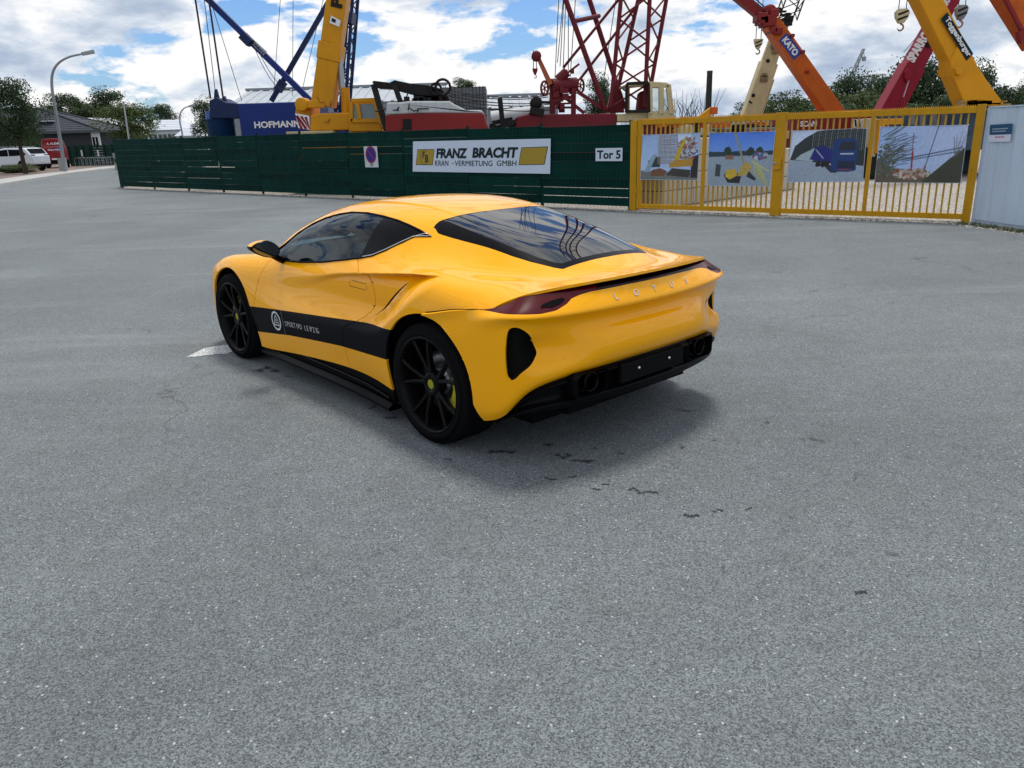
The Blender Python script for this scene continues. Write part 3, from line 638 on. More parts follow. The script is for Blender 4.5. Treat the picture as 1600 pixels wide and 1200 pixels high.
def print_4(w, h):
    img, X, Y = raster(w, h); g = np.random.RandomState(4); img[:] = np.stack([.38 + .14 * X, .52 + .08 * X, .80 + .0 * X], -1)
    fpoly(img, X, Y, [(.42, .10), (.66, .16), (.84, .42), (1, .62), (1, 0), (.4, 0)], (.075, .08, .055), nz=.4, rng=g); fpoly(img, X, Y, [(0, 0), (.55, 0), (.62, .12), (.42, .24), (.2, .26), (0, .42)], (.16, .13, .10), nz=.6, rng=g)
    for k in range(70):
        a = np.array([g.rand() * .12, .15 + .7 * g.rand()]); d = np.array([.08 + .28 * g.rand(), .30 * g.rand() - .02]); fline(img, X, Y, a, a + d, .0035 if k % 3 else .007, (.09, .11, .10))
    fblob(img, X, Y, (.10, .40), .12, .30, [(.10, .13, .09), (.16, .18, .15)], 130, .012, g)
    fline(img, X, Y, (.30, .42), (.97, .62), .010, (.10, .14, .22)); fline(img, X, Y, (.30, .38), (.97, .56), .008, (.12, .16, .24))
    for k in range(24): x = .32 + .027 * k; fline(img, X, Y, (x, .40 + .2 * (x - .3)), (x, .43 + .24 * (x - .3)), .004, (.1, .14, .2))
    fline(img, X, Y, (.415, .10), (.405, .88), .006, (.20, .06, .08)); fline(img, X, Y, (.42, .10), (.415, .55), .016, (.36, .06, .05)); fline(img, X, Y, (.56, .16), (.68, 1.0), .007, (.03, .05, .10)); fline(img, X, Y, (.555, .14), (.58, .30), .016, (.30, .05, .06))
    fblob(img, X, Y, (.42, .16), .22, .08, [(.35, .06, .05), (.45, .38, .30), (.25, .18, .12), (.5, .48, .44)], 150, .016, g)
    for k in range(14): fline(img, X, Y, (.90, .45), (.86 + .14 * g.rand(), .6 + .35 * g.rand()), .003, (.16, .16, .16))
    return img
M_PRINT = bpy.data.materials.new('photo_print'); M_PRINT.use_nodes = True; _t = M_PRINT.node_tree; _a = _t.nodes.new('ShaderNodeAttribute'); _a.attribute_name = 'ink'
_t.links.new(_a.outputs['Color'], _t.nodes['Principled BSDF'].inputs['Base Color']); _t.nodes['Principled BSDF'].inputs['Roughness'].default_value = .5
labels = ['photo banner of a yellow lattice crane between bare trees on the gate', 'photo banner of a yellow mobile crane in a sunny yard with deep blue sky',
          'photo banner of a blue truck hauling a tower section along a road', 'photo banner of a red crane lifting a footbridge behind bare branches']
for fn, lab, cor in zip((print_1, print_2, print_3, print_4), labels,
        ([(1004.5, 211), (1094.5, 207.5), (1090, 281.5), (1001, 280.5)], [(1109, 208), (1212, 205), (1203, 291), (1105.5, 290)], [(1238, 204.5), (1355, 200.5), (1348, 284), (1230, 284.5)], [(1376, 198.5), (1513, 195), (1501, 286), (1367, 285)])):
    w, h = 160, 112; img = fn(w * 3, h * 3).reshape(h, 3, w, 3, 3).mean((1, 3)); gg = np.random.RandomState(len(lab))
    for sc_ in (1, 3): img = img * (1 + .13 * (gg.rand(h // sc_ + 2, w // sc_ + 2).repeat(sc_, 0).repeat(sc_, 1)[:h, :w, None] - .5))
    img = np.clip(img * 1.04, 0, 1) ** 1.2
    s0, s1, z0, z1, ss, zz = plane_rect(cor, B_F, B_G, .05)
    C4 = [B_F + dG * s_ + nG * .06 + Vector((0, 0, z)) for s_, z in zip(ss, zz)]
    T = Thing('photo_banner', lab, 'banner', B_F + dG * ((s0 + s1) / 2) + nG * .06 + Vector((0, 0, z0)), 'photo banners on the yellow gate')
    vs = []
    for j in range(h + 1):
        for i in range(w + 1):
            u, v_ = i / w, 1 - j / h; p = C4[3].lerp(C4[2], u).lerp(C4[0].lerp(C4[1], u), v_) + nG * (.010 * math.sin(u * 9 + 1) * math.sin(v_ * 5)) - T.L; vs.append(tuple(p))
    fs = [(j * (w + 1) + i, (j + 1) * (w + 1) + i, (j + 1) * (w + 1) + i + 1, j * (w + 1) + i + 1) for j in range(h) for i in range(w)]
    me = bpy.data.meshes.new('print'); me.from_pydata(vs, [], fs); at_ = me.color_attributes.new('ink', 'FLOAT_COLOR', 'CORNER')
    cols = np.concatenate([np.repeat(img.reshape(-1, 3), 4, 0), np.ones((w * h * 4, 1))], 1).astype(np.float32); at_.data.foreach_set('color', cols.ravel())
    me.materials.append(M_PRINT); me.polygons.foreach_set('use_smooth', [True] * len(fs)); me.update(); put(bpy.data.objects.new('printed_sheet', me), T.o)
    mb = MB()
    for q in range(4):
        p = C4[q]; mb.tube(p + nG * .004, p - nG * .04, .012, n=8)
    for a_, b_ in ((0, 1), (1, 2), (2, 3), (3, 0)): mb.beam(C4[a_] + nG * .001, C4[b_] + nG * .001, .012, .006)
    T.part('hem', mb, mat('banner_hem', (.5, .55, .62), .6))
if True:   # lettering on the printed truck
    pass

# ------------------------------------------------------------------ pale cladding wall beside the gate
dW, nW, LW = along(B_G + Vector((.08, -.08, 0)), B_W); nW = nW if nW.x < 0 else -nW
wall = Thing('cladding_wall', 'pale blue-white sheet metal wall right of the yellow gate', 'wall', B_G + Vector((.08, -.08, 0)))
M_CLAD = mat('cladding', (.50, .60, .72), .5, vary=.04, vscale=1.5, streak=.22)
h_l = 1.79; W0 = B_G + Vector((.08, -.08, 0)); pitch = .30; k = 0; s_ = 0
while s_ < LW - .05:
    mb = MB(); e = min(s_ + pitch, LW); prof = [(s_, .0), (s_ + .20, .0), (s_ + .225, -.012), (s_ + .275, -.012), (e, 0)]
    vs = [tuple(W0 + dW * a + nW * b + Vector((0, 0, z))) for z in (.06, h_l + .03) for a, b in prof]; n = len(prof)
    mb.add(vs, [(q, q + 1, q + 1 + n, q + n) for q in range(n - 1)]); wall.part('cladding_panel', mb, M_CLAD, fix=False); s_ = e
mb = MB(); mb.add([tuple(W0 + nW * o_ + dW * a + Vector((0, 0, z))) for a in (-.01, LW) for o_, z in ((.02, h_l + .03), (.02, h_l + .05), (-.10, h_l + .05), (-.10, .0), (-.03, .0), (-.03, h_l))], [(q, (q + 1) % 6, (q + 1) % 6 + 6, q + 6) for q in range(6)] + [tuple(range(6)), tuple(range(6, 12))]); wall.part('capping', mb, M_CLAD)
mb = MB(); mb.beam(W0 + nW * .0 + dW * -.02 + Vector((0, 0, 0)), W0 + dW * -.02 + Vector((0, 0, h_l + .05)), .04, .05); wall.part('edge_trim', mb, M_CLAD)
P_ = [on_vplane(x, y, W0 + nW * .02, B_W + nW * .02) for x, y in [(1547.5, 195), (1582, 193), (1579, 221), (1546, 222)]]
sg_ = Thing('wall_notice', 'small dark blue and white notice plate on the pale metal wall', 'sign', P_[3])
def quad(mb, P4_, u0, u1, v0, v1, off, th=.002):
    q = lambda u, v: P4_[3].lerp(P4_[2], u).lerp(P4_[0].lerp(P4_[1], u), v)
    a = [q(u0, v0), q(u1, v0), q(u1, v1), q(u0, v1)]; mb.add([tuple(p + nW * off) for p in a] + [tuple(p + nW * (off - th)) for p in a], [(0, 1, 2, 3), (7, 6, 5, 4), (0, 4, 5, 1), (1, 5, 6, 2), (2, 6, 7, 3), (3, 7, 4, 0)])
mb = MB(); quad(mb, P_, 0, 1, .42, 1, .008, .01); sg_.part('blue_plate', mb, mat('notice_blue', (.02, .08, .17), .4))
mb = MB(); quad(mb, P_, -.01, .99, 0, .40, .008, .01); sg_.part('white_plate', mb, mat('notice_white', (.62, .64, .74), .4))
mb = MB()
for v_, n_c in ((.74, 9), (.60, 8)):
    for k in range(n_c): quad(mb, P_, .14 + k * .08, .14 + k * .08 + .055, v_ - .025, v_ + .03, .011)
sg_.part('print_line', mb, mat('notice_pale', (.45, .52, .6), .5)); mb = MB()
for k in range(5): quad(mb, P_, .28 + k * .09, .28 + k * .09 + .06, .24, .31, .011)
sg_.part('print_line', mb, mat('notice_red', (.5, .06, .12), .5))

mb = MB(); fbox(mb, B_F, B_G, sC - .075, sC + .065, .86, 1.06, .05, .085); lk = gate.part('lock_box', mb, M_GATE, bevel=.008); mb = MB(); p = B_F + dG * (sC - .02) + nG * .10 + Vector((0, 0, .98)); mb.tube(p - dG * .07, p + dG * .02, .011, n=8); gate.part('handle', mb, M_ALU, lk)
for z in (.35, 1.5): mb = MB(); p = B_F + dG * (sL + .14) + nG * .045 + Vector((0, 0, z)); mb.tube(p, p + Vector((0, 0, .14)), .022, n=10); gate.part('hinge', mb, M_GATE)
# ================================================================== the crane yard
M_BLUE = mat('crane_blue', (.003, .022, .17), .42, spec=.3, vary=.15, vscale=.8, streak=.25); M_DKBLUE = mat('crane_dark_blue', (.005, .016, .08), .5, spec=.3, vary=.2)
M_CYEL = mat('crane_yellow', (.62, .27, .008), .4, vary=.12, vscale=.8, streak=.15); M_CRED = mat('crane_red', (.13, .006, .013), .55, spec=.3, vary=.2, vscale=1.2, streak=.2)
M_CRED2 = mat('carrier_red', (.22, .022, .022), .55, vary=.12, vscale=.6); M_CWHITE = mat('carrier_white', (.50, .54, .56), .5, vary=.08, streak=.3)
M_CREAM = mat('crane_cream', (.50, .42, .24), .5, vary=.12, streak=.25); M_CORANGE = mat('crane_orange', (.50, .10, .012), .45, vary=.15, streak=.2)
M_MAROON = mat('crane_maroon', (.25, .012, .030), .45, vary=.12, streak=.15); M_DARK = mat('machine_dark', (.007, .006, .006), .65, spec=.3); M_STEEL = mat('piston_steel', (.40, .43, .46), .35, metal=.5)
M_ROPE = mat('steel_rope', (.035, .035, .04), .6); M_LWHITE = mat('letter_white', (.75, .76, .78), .5); M_GREYM = mat('machine_grey', (.18, .19, .20), .6, vary=.2)
M_WINDOW = glass_mat('cab_glass', (.55, .62, .62)); M_TRK = mat('track_rubber', (.02, .02, .02), .8)
def wpx(px, Y): return px * Y * 1.02 / F_PX
def ext(a, b, k): return a + (b - a) * k
def lattice(mb, A4, B4, n, rc, rb, chords=True):
    """four-chord lattice between corner lists A4 and B4"""
    if chords:
        for a, b in zip(A4, B4): mb.tube(a, b, rc, n=7)
    for k in range(n):
        t0, t1 = k / n, (k + 1) / n
        for i in range(4):
            j = (i + 1) % 4; a0, b1 = A4[i].lerp(B4[i], t0), A4[j].lerp(B4[j], t1)
            if k % 2: a0, b1 = A4[j].lerp(B4[j], t0), A4[i].lerp(B4[i], t1)
            mb.tube(a0, b1, rb, n=5, caps=False)
def rope(mb, a, b, r=.012, sag=0.0, n=8):
    a, b = Vector(a), Vector(b)
    if sag == 0: mb.tube(a, b, r, n=4, caps=False)
    else: mb.path([a.lerp(b, k / n) + Vector((0, 0, -sag * 4 * (k / n) * (1 - k / n))) for k in range(n + 1)], r, 4)
def boxpx(mb, x0, x1, yt, yb, Y, depth, z_floor=None, skew=0.0):
    """a solid box whose front face fills a pixel rectangle at depth Y"""
    p = [at(x0, yb, Y), at(x1, yb, Y), at(x1, yt, Y), at(x0, yt, Y)]; z0 = min(p[0].z, p[1].z) if z_floor is None else z_floor; z1 = (p[2].z + p[3].z) / 2
    xa, xb = (p[0].x + p[3].x) / 2, (p[1].x + p[2].x) / 2; mb.box((xa, Y, z0), (xb, Y + depth, z1)); return xa, xb, z0, z1
def polypx(mb, pts, Y, depth):
    P_ = [at(x, y, Y) for x, y in pts]; mb.prism([(p.x, p.z) for p in P_], Y, Y + depth, 'y')
def crawler(T, xa, xb, Y, depth):
    for yy in (Y - .2, Y + depth - .5):
        mb = MB(); mb.prism([(xa, .35), (xa + .3, .05), (xb - .3, .05), (xb, .35), (xb, .6), (xb - .3, .9), (xa + .3, .9), (xa, .6)], yy, yy + .7, 'y'); T.part('crawler_track', mb, M_TRK)
def wheels_under(T, xa, xb, Y, n, r_=.55):
    for k in range(n):
        x = xa + (xb - xa) * (k + .5) / n; mb = MB(); mb.lathe([(0, 0), (.26, .02), (.30, 0), (r_ - .04, 0), (r_, .05), (r_, .3), (r_ - .04, .35), (0, .35)], 'y', (x, Y - .15, r_), 20); T.part('wheel', mb, M_TRK)
def hook_block(px, py0, py1, Y, lab, w=20, stripes=True, rope_to=(-60), big=True, mcol=None):
    T0 = at(px, py0, Y); H_ = at(px, py0, Y).z - at(px, py1, Y).z; W_ = wpx(w, Y); T = Thing('hook_block', lab, 'crane hook', T0)
    c_ = T0; hb = H_ * .62
    ol = [(-.30, 0), (.30, 0), (.5, -.22), (.42, -.62), (.16, -1.0), (-.16, -1.0), (-.42, -.62), (-.5, -.22)] if big else [(-.5, 0), (.5, 0), (.36, -.55), (.14, -1), (-.14, -1), (-.36, -.55)]
    mb = MB(); mb.prism([(c_.x + a * W_, c_.z + b * hb) for a, b in ol], c_.y - W_ * .22, c_.y + W_ * .22, 'y'); T.part('cheek_plate', mb, mcol or M_CREAM, bevel=.01)
    if stripes:
        for k in range(2):
            mb = MB(); z = c_.z - hb * (.22 + .36 * k); mb.add([(c_.x - W_ * .40, c_.y - W_ * .225, z - hb * .12), (c_.x + W_ * .38, c_.y - W_ * .225, z + hb * .14), (c_.x + W_ * .38, c_.y - W_ * .225, z + hb * .0), (c_.x - W_ * .34, c_.y - W_ * .225, z - hb * .28)], [(0, 3, 2, 1)]); T.part('warning_stripe', mb, M_DARK, fix=False)
    mb = MB(); r_ = H_ * .14; cz = c_.z - hb - r_ * 1.25
    mb.path([(c_.x, c_.y, c_.z - hb + .02)] + [(c_.x + r_ * math.sin(t), c_.y, cz + r_ * math.cos(t)) for t in np.linspace(0, 4.6, 14)], [r_ * .3] * 12 + [r_ * .2, r_ * .12, .005], 7); T.part('hook', mb, M_CRED2 if not stripes else M_DARK if not big else mat('hook_pink', (.30, .16, .14), .6))
    mb = MB(); 
    for dx in (-.28, .28): rope(mb, (c_.x + dx * W_, c_.y, c_.z - .02), (c_.x + dx * W_ * .9, c_.y, c_.z + rope_to), .013)
    T.part('rope', mb, M_ROPE); return T
def cab(T, x0, x1, yt, yb, Y, depth, m, front_right=True):
    """crane cab with window openings framed by posts"""
    a, b = at(x0, yb, Y), at(x1, yt, Y); xa, xb, z0, z1 = a.x, b.x, a.z, b.z; mb = MB(); t = (xb - xa) * .07; zs = z0 + (z1 - z0) * .38
    mb.box((xa, Y, z0), (xb, Y + depth, zs)); mb.box((xa - .03, Y - .03, z1 - t), (xb + .03, Y + depth + .03, z1))
    for x in (xa, xb - t, (xa + xb) / 2 - t / 2):
        for y in (Y, Y + depth - t): mb.box((x, y, zs), (x + t, y + t, z1 - t))
    co = T.part('cab', mb, m, bevel=.02)
    for (p, q) in (((xa + t, zs), ((xa + xb) / 2 - t / 2, z1 - t)), (((xa + xb) / 2 + t / 2, zs), (xb - t, z1 - t))):
        for y in (Y + t * .5, Y + depth - t * .5):
            mb = MB(); mb.add([(p[0], y, p[1]), (q[0], y, p[1]), (q[0], y, q[1]), (p[0], y, q[1])], [(0, 1, 2, 3)]); T.part('cab_window', mb, M_WINDOW, fix=False)
    mb = MB(); mb.box((xa + .3 * (xb - xa), Y + depth * .3, z0 + .3), (xa + .55 * (xb - xa), Y + depth * .7, zs + .25)); T.part('seat', mb, M_DARK, bevel=.03); return xa, xb, z0, z1
def on_face_text(T, s, a, b, h, off, m, up_=(0, 0, 1), nm='lettering', bold=.02, shear=0):
    """lettering from a to b (world), letter height h"""
    a, b = Vector(a), Vector(b); x = (b - a).normalized(); y = Vector(up_); y = (y - x * y.dot(x)).normalized()
    fit_text(nm, s, (b - a).length, h, frame_m(a + x.cross(y) * off - T.L, x, y), m, T.o, bold=bold, shear=shear)

# ---------------- blue crawler crane
Y = 31.0
T = Thing('crawler_crane', 'dark blue lattice boom crawler crane with HOFMANN lettering behind the left fence', 'crane', (at(440, 215, Y).x, Y, 0))
mb = MB(); x0, x1, z0, z1 = boxpx(mb, 374, 492, 160, 215, Y, 2.6, 1.0); T.part('engine_housing', mb, M_BLUE, bevel=.04)
mb = MB(); boxpx(mb, 470, 540, 176, 214, Y + .4, 2.4, 1.0); T.part('boom_foot_housing', mb, M_BLUE, bevel=.03)
mb = MB(); a = at(346, 215, Y + .8); r_ = wpx(20, Y); mb.lathe([(0, 1.0), (r_, 1.0), (r_, at(346, 186, Y).z), (r_ * 1.06, at(346, 186, Y).z), (r_ * 1.06, at(346, 184, Y).z), (r_, at(346, 184, Y).z), (r_ * .96, at(346, 172, Y).z), (0, at(346, 172, Y).z)], 'z', (a.x, Y + .9, 0), 28); T.part('counterweight_drum', mb, mat('drum_blue', (.012, .055, .17), .5, vary=.2, streak=.3))
mb = MB(); polypx(mb, [(327, 185), (327, 157), (338, 152), (352, 160), (374, 162), (374, 185)], Y + .2, 1.6); T.part('counterweight', mb, M_DKBLUE, bevel=.03)
mb = MB(); polypx(mb, [(334, 154), (335, 140), (338, 139), (342, 153)], Y + .5, .12); polypx(mb, [(346, 158), (350, 150), (354, 160)], Y + .5, .2); T.part('lug', mb, M_DKBLUE)
on_face_text(T, 'HOFMANN', (at(398, 200.5, Y).x, Y, at(398, 200.5, Y).z), (at(470, 200.5, Y).x, Y, at(398, 200.5, Y).z), wpx(9.2, Y), .01, M_LWHITE, bold=.035)
crawler(T, x0 - .5, x1 + .8, Y, 3.0)
mb = MB(); mb.box((x0 + .2, Y + .4, .85), (x1, Y + 2.2, 1.05)); T.part('turntable', mb, M_DARK)
m0, m1 = at(486, 158, Y + .9), at(318, -8, Y + .9); mb = MB(); mb.beam(m0, m1, wpx(8, Y), wpx(9, Y), upv=(0, 1, 0)); me_ = ext(m0, m1, 1.7); mb.beam(m1, me_, wpx(8, Y), wpx(9, Y), upv=(0, 1, 0)); T.part('mast', mb, M_BLUE)
mb = MB(); p, q = at(379, 55, Y + .65), at(392, 68, Y + .65); mb.beam(p, q, .3, .42, upv=(0, 1, 0)); T.part('mast_clamp', mb, M_DKBLUE)
dir_ = (m1 - m0).normalized(); a = at(391, 62, Y + .78); b = at(415, 84, Y + .78); mb = MB(); mb.beam(a, b, .02, wpx(7, Y), upv=(0, 0, 1)); T.part('name_plate', mb, mat('plate_pale', (.45, .5, .6), .5))
a2, b2 = at(391.5, 66.5, Y + .74), at(413, 87, Y + .74); on_face_text(T, 'HOFMANN', a2, b2, wpx(4.2, Y), .01, M_NAVY, bold=.02)
s0_, s1_ = at(424, 158, Y + 2.2), at(522, -12, Y + 2.2); mb = MB(); mb.beam(s0_, s1_, wpx(6.5, Y), wpx(6.5, Y), upv=(0, 1, 0)); T.part('back_strut', mb, M_DKBLUE)
mb = MB(); p, q = at(434, 142, Y + 2.1), at(443, 127, Y + 2.1); mb.beam(p, q, .28, .34, upv=(0, 1, 0)); T.part('strut_joint', mb, M_DKBLUE)
# lattice boom behind the yellow crane
bL, bR = at(524, 175, Y + 1.2), at(533, 172, Y + 1.2); tL, tR = at(536, -10, Y + 1.2), at(551, -10, Y + 1.2)
A4 = [bL, bR + Vector((.15, 0, 0)), bR + Vector((.15, .9, 0)), bL + Vector((0, .9, 0))]; B4 = [tL, tR, tR + Vector((0, 1.1, 0)), tL + Vector((0, 1.1, 0))]
mb = MB()
for a, b in zip(A4, B4): mb.tube(a, b, .07, n=7)
T.part('boom_chord', mb, M_DKBLUE); mb = MB(); lattice(mb, A4, B4, 9, .06, .028, False); T.part('boom_brace', mb, M_DKBLUE)
C4 = [ext(a, b, 6.0) for a, b in zip(A4, B4)]; C4 = [B4[i] + (C4[0] + C4[2] - B4[0] - B4[2]) * .5 for i in range(4)]
mb = MB(); lattice(mb, B4, C4, 34, .07, .03); T.part('boom_extension', mb, M_DKBLUE)
mb = MB(); polypx(mb, [(538, 20), (551, 18), (549, 36), (536, 34)], Y + .9, .8); T.part('boom_box', mb, M_DKBLUE)
mb = MB(); 
for (xa_, ya_, xb_, yb_, w) in ((305, -2, 329, 154, .035), (326, -2, 349, 156, .035), (319, -2, 336, 140, .014), (332, 10, 378, 158, .012)): rope(mb, at(xb_, yb_, Y + .5), ext(at(xb_, yb_, Y + .5), at(xa_, ya_, Y + .5), 2.2 if w > .02 else 1.02), w)
for (xa_, ya_, xb_, yb_) in ((438, 0, 428, 140), (458, 0, 457, 150), (505, 0, 470, 150)): rope(mb, at(xb_, yb_, Y + 2.6), ext(at(xb_, yb_, Y + 2.6), at(xa_, ya_, Y + 2.6), 3), .011)
rope(mb, at(398, 76, Y + .9), at(454, 138, Y + .9), .012, .55); rope(mb, at(404, 80, Y + .9), at(462, 141, Y + .9), .012, .45)
T.part('rope', mb, M_ROPE)

# ---------------- yellow telescopic crane
Y = 26.5
T = Thing('telescopic_crane', 'yellow telescopic crane with raised boom and cab between blue crane and red carrier', 'crane', (at(520, 205, Y).x, Y, 0))
a0, a1 = at(506, 165, Y + .6), at(531, -14, Y + .6)
mb = MB(); mb.beam(a0, ext(a0, a1, .40), wpx(31, Y), .75, upv=(0, 1, 0), w2=wpx(30, Y)); T.part('boom_base', mb, M_CYEL, bevel=.02)
mb = MB(); mb.beam(ext(a0, a1, .40), ext(a0, a1, .55), wpx(33, Y), .80, upv=(0, 1, 0)); T.part('boom_collar', mb, M_CYEL, bevel=.02)
mb = MB(); mb.beam(ext(a0, a1, .55), ext(a0, a1, 1.0), wpx(28, Y), .68, upv=(0, 1, 0)); T.part('boom_section', mb, M_CYEL, bevel=.02)
mb = MB(); mb.beam(ext(a0, a1, 1.0), ext(a0, a1, 1.9), wpx(26, Y), .60, upv=(0, 1, 0)); T.part('boom_section', mb, M_CYEL, bevel=.02)
mb = MB(); mb.beam(ext(a0, a1, 1.9), ext(a0, a1, 2.9), wpx(22, Y), .5, upv=(0, 1, 0)); T.part('boom_section', mb, M_CYEL, bevel=.02)
bd = (a1 - a0).normalized(); bxv = Vector((bd.z, 0, -bd.x)).normalized(); pc_ = ext(a0, a1, .93) - Vector((0, .36, 0))
on_face_text(T, 'PPM', pc_ - bxv * -.22 - bd * .28, pc_ - bxv * -.22 + bd * .80, .36, .01, M_DARK, up_=tuple(-bxv), bold=.05)
mb = MB(); pz = ext(a0, a1, .745) - Vector((0, .375, 0)); mb.add([tuple(pz + bxv * u + bd * v) for u, v in ((-.10, -.12), (.22, -.17), (.24, .02), (-.08, .10))], [(0, 1, 2, 3)]); T.part('white_mark', mb, M_LWHITE, fix=False)
mb = MB(); mb.add([tuple(pz - Vector((0, .003, 0)) + bxv * u + bd * v) for u, v in ((-.05, -.06), (.08, -.09), (.09, .01), (-.04, .04))], [(0, 1, 2, 3)]); T.part('dark_mark', mb, M_DARK, fix=False)
mb = MB(); mb.tube(at(536, 150, Y + .5), at(530, 90, Y + .5), wpx(4.6, Y), n=12); T.part('lift_piston', mb, M_STEEL)
mb = MB(); mb.tube(at(541, 182, Y + .5), at(539, 137, Y + .5), wpx(6.5, Y), n=14); T.part('lift_cylinder', mb, M_CYEL)
mb = MB(); polypx(mb, [(484, 205), (485, 180), (500, 177), (545, 176), (556, 182), (575, 192), (596, 196), (597, 209), (548, 210), (546, 203)], Y, 2.2); T.part('slewing_platform', mb, M_CYEL, bevel=.04)
mb = MB(); mb.lathe([(0, -.15), (.20, -.15), (.21, 0), (.21, .5), (0, .5)], 'y', tuple(at(472, 163, Y + .3)), 20); mb.beam(at(472, 163, Y + .3), at(508, 163, Y + .3), .22, .22, upv=(0, 1, 0)); T.part('winch', mb, M_CYEL, bevel=.02)
mb = MB(); polypx(mb, [(461, 180), (463, 157), (486, 158), (485, 180)], Y + .5, 1.4); T.part('counterweight', mb, M_CYEL, bevel=.03)
mb = MB(); polypx(mb, [(461, 177), (483, 181), (484, 203), (466, 200)], Y - .02, .05); wb_ = T.part('warning_board', mb, M_LWHITE)
for k in range(4):
    mb = MB(); x = 462 + 6 * k; P_ = [at(min(max(461.5 + a, 461.5), 484), y, Y - .03) for a, y in ((k * 7 - 7, 180 + k * 1.0), (k * 7 - 3, 179 + k * 1.2), (k * 7 + 12, 201), (k * 7 + 8, 202))]; mb.add([tuple(p) for p in P_], [(0, 3, 2, 1)]); T.part('red_stripe', mb, mat('stripe_red', (.22, .01, .02), .5), wb_, fix=False)
rr2 = random.Random(5); mb = MB()
for k in range(4):
    p = at(rr2.uniform(486, 520), rr2.uniform(160, 200), Y - .05); q = p + Vector((rr2.uniform(-.35, .35), rr2.uniform(-.02, .1), rr2.uniform(-.25, .25))); mb.path([p, p.lerp(q, .5) + Vector((0, -.05, -.08)), q], .018, 5)
for k in range(20): p = at(rr2.uniform(574, 597), rr2.uniform(196, 208), Y - .02); mb.cbox(tuple(p), (rr2.uniform(.05, .2), .1, rr2.uniform(.04, .12)))
tag(T.part('hose', mb, mat('hose_brown', (.30, .12, .02), .6)), kind='stuff')
mb = MB(); polypx(mb, [(546, 192), (547, 160), (551, 156), (584, 154), (589, 160), (598, 196), (596, 206), (575, 204)], Y + .4, .12); 
cabp = [(546, 192), (547, 160), (551, 156), (584, 154), (589, 160), (598, 196)]
T.part('cab_back', mb, M_CYEL); mb = MB()
for a, b in (((549, 190), (549, 159)), ((549, 157.5), (586, 156)), ((586, 157), (596, 195)), ((548, 188.5), (592, 188.5)), ((559, 163), (563, 187))): mb.beam(at(*a, Y - .1), at(*b, Y - .1), .12, .14, upv=(0, 1, 0))
T.part('cab_frame', mb, M_CYEL, bevel=.01); mb = MB(); polypx(mb, [(546, 205), (548, 188), (593, 188), (597, 205)], Y - .12, 1.2); T.part('cab_door', mb, M_CYEL, bevel=.02)
mb = MB(); P_ = [at(x, y, Y - .08) for x, y in ((551, 186), (551, 163), (583, 162), (590, 186))]; mb.add([tuple(p) for p in P_], [(0, 3, 2, 1)]); T.part('cab_window', mb, mat('grey_glass', (.20, .26, .27), .15, coat=.5), fix=False)
mb = MB(); boxpx(mb, 447, 520, 205, 212, Y - .3, .6); T.part('outrigger_beam', mb, M_CREAM, bevel=.02)
mb = MB(); boxpx(mb, 455, 610, 211, 232, Y + .1, 2.2, .75); T.part('chassis', mb, M_CYEL, bevel=.04); xa, xb = at(460, 220, Y).x, at(605, 220, Y).x; wheels_under(T, xa, xb, Y, 4)

# ---------------- red and white carrier with a folded black boom
Y = 25.0
T = Thing('crane_carrier', 'red and white crane upper works with black folded gantry behind the banner', 'crane', (at(680, 205, Y).x, Y, 0))
mb = MB(); polypx(mb, [(602, 206), (602, 180), (655, 177), (674, 176.5), (755, 177), (763, 207)], Y, 2.4); xa = T.part('red_housing', mb, M_CRED2, bevel=.04)
mb = MB(); polypx(mb, [(603, 179.5), (604, 160), (625, 160), (640, 158), (702, 158), (712, 164), (728, 172), (753, 172), (754.5, 177), (674, 176.5), (655, 177)], Y + .03, 2.3); T.part('white_housing', mb, M_CWHITE, bevel=.05)
mb = MB(); polypx(mb, [(629, 186), (643, 186), (643, 203), (630, 203)], Y - .015, .05); T.part('dark_hatch', mb, M_DARK)
mb = MB(); mb.beam(at(652, 170, Y - .01), at(670, 169.5, Y - .01), .03, .03); mb.beam(at(653, 175, Y - .01), at(653, 170, Y - .01), .03, .03); T.part('grab_rail', mb, M_DARK)
mb = MB(); mb.beam(at(584, 133, Y + .6), at(604, 203, Y + .3), .16, .22, upv=(0, 1, 0)); T.part('gantry_leg', mb, M_DARK)
mb = MB(); mb.beam(at(617, 134, Y + .4), at(632, 178, Y + .2), .14, .2, upv=(0, 1, 0)); T.part('gantry_leg', mb, M_DARK)
mb = MB(); polypx(mb, [(581, 128), (584, 126), (609, 129), (616, 125), (640, 130), (670, 133), (690, 139), (700, 150), (700, 152), (650, 149), (608, 138), (588, 137)], Y + .4, .9); T.part('folded_boom', mb, M_DARK, bevel=.03)
mb = MB(); polypx(mb, [(646, 146), (700, 149), (702, 158), (646, 158)], Y + .7, .8); T.part('boom_cradle', mb, mat('cradle_brown', (.05, .018, .016), .6))
mb = MB(); c_ = at(692, 136, Y + .3)
mb.path([c_ + Vector((.22 * math.cos(t), 0, .22 * math.sin(t))) for t in np.linspace(0, 6.28, 16)], .045, 6); c_ = at(681, 139, Y + .3); mb.path([c_ + Vector((.16 * math.cos(t), 0, .16 * math.sin(t))) for t in np.linspace(0, 6.28, 14)], .04, 6); T.part('pulley', mb, M_DARK)
mb = MB()
for k in range(7): p = at(rr2.uniform(596, 640), rr2.uniform(150, 172), Y - .05); q = p + Vector((rr2.uniform(-.25, .25), 0, rr2.uniform(-.3, .2))); mb.path([p, p.lerp(q, .5) + Vector((0, -.04, -.05)), q], .02, 5)
for k in range(8): p = at(rr2.uniform(630, 695), 157, Y + .4); mb.cbox(tuple(p), (rr2.uniform(.1, .3), .2, rr2.uniform(.1, .25)))
tag(T.part('hose', mb, M_DARK), kind='stuff')
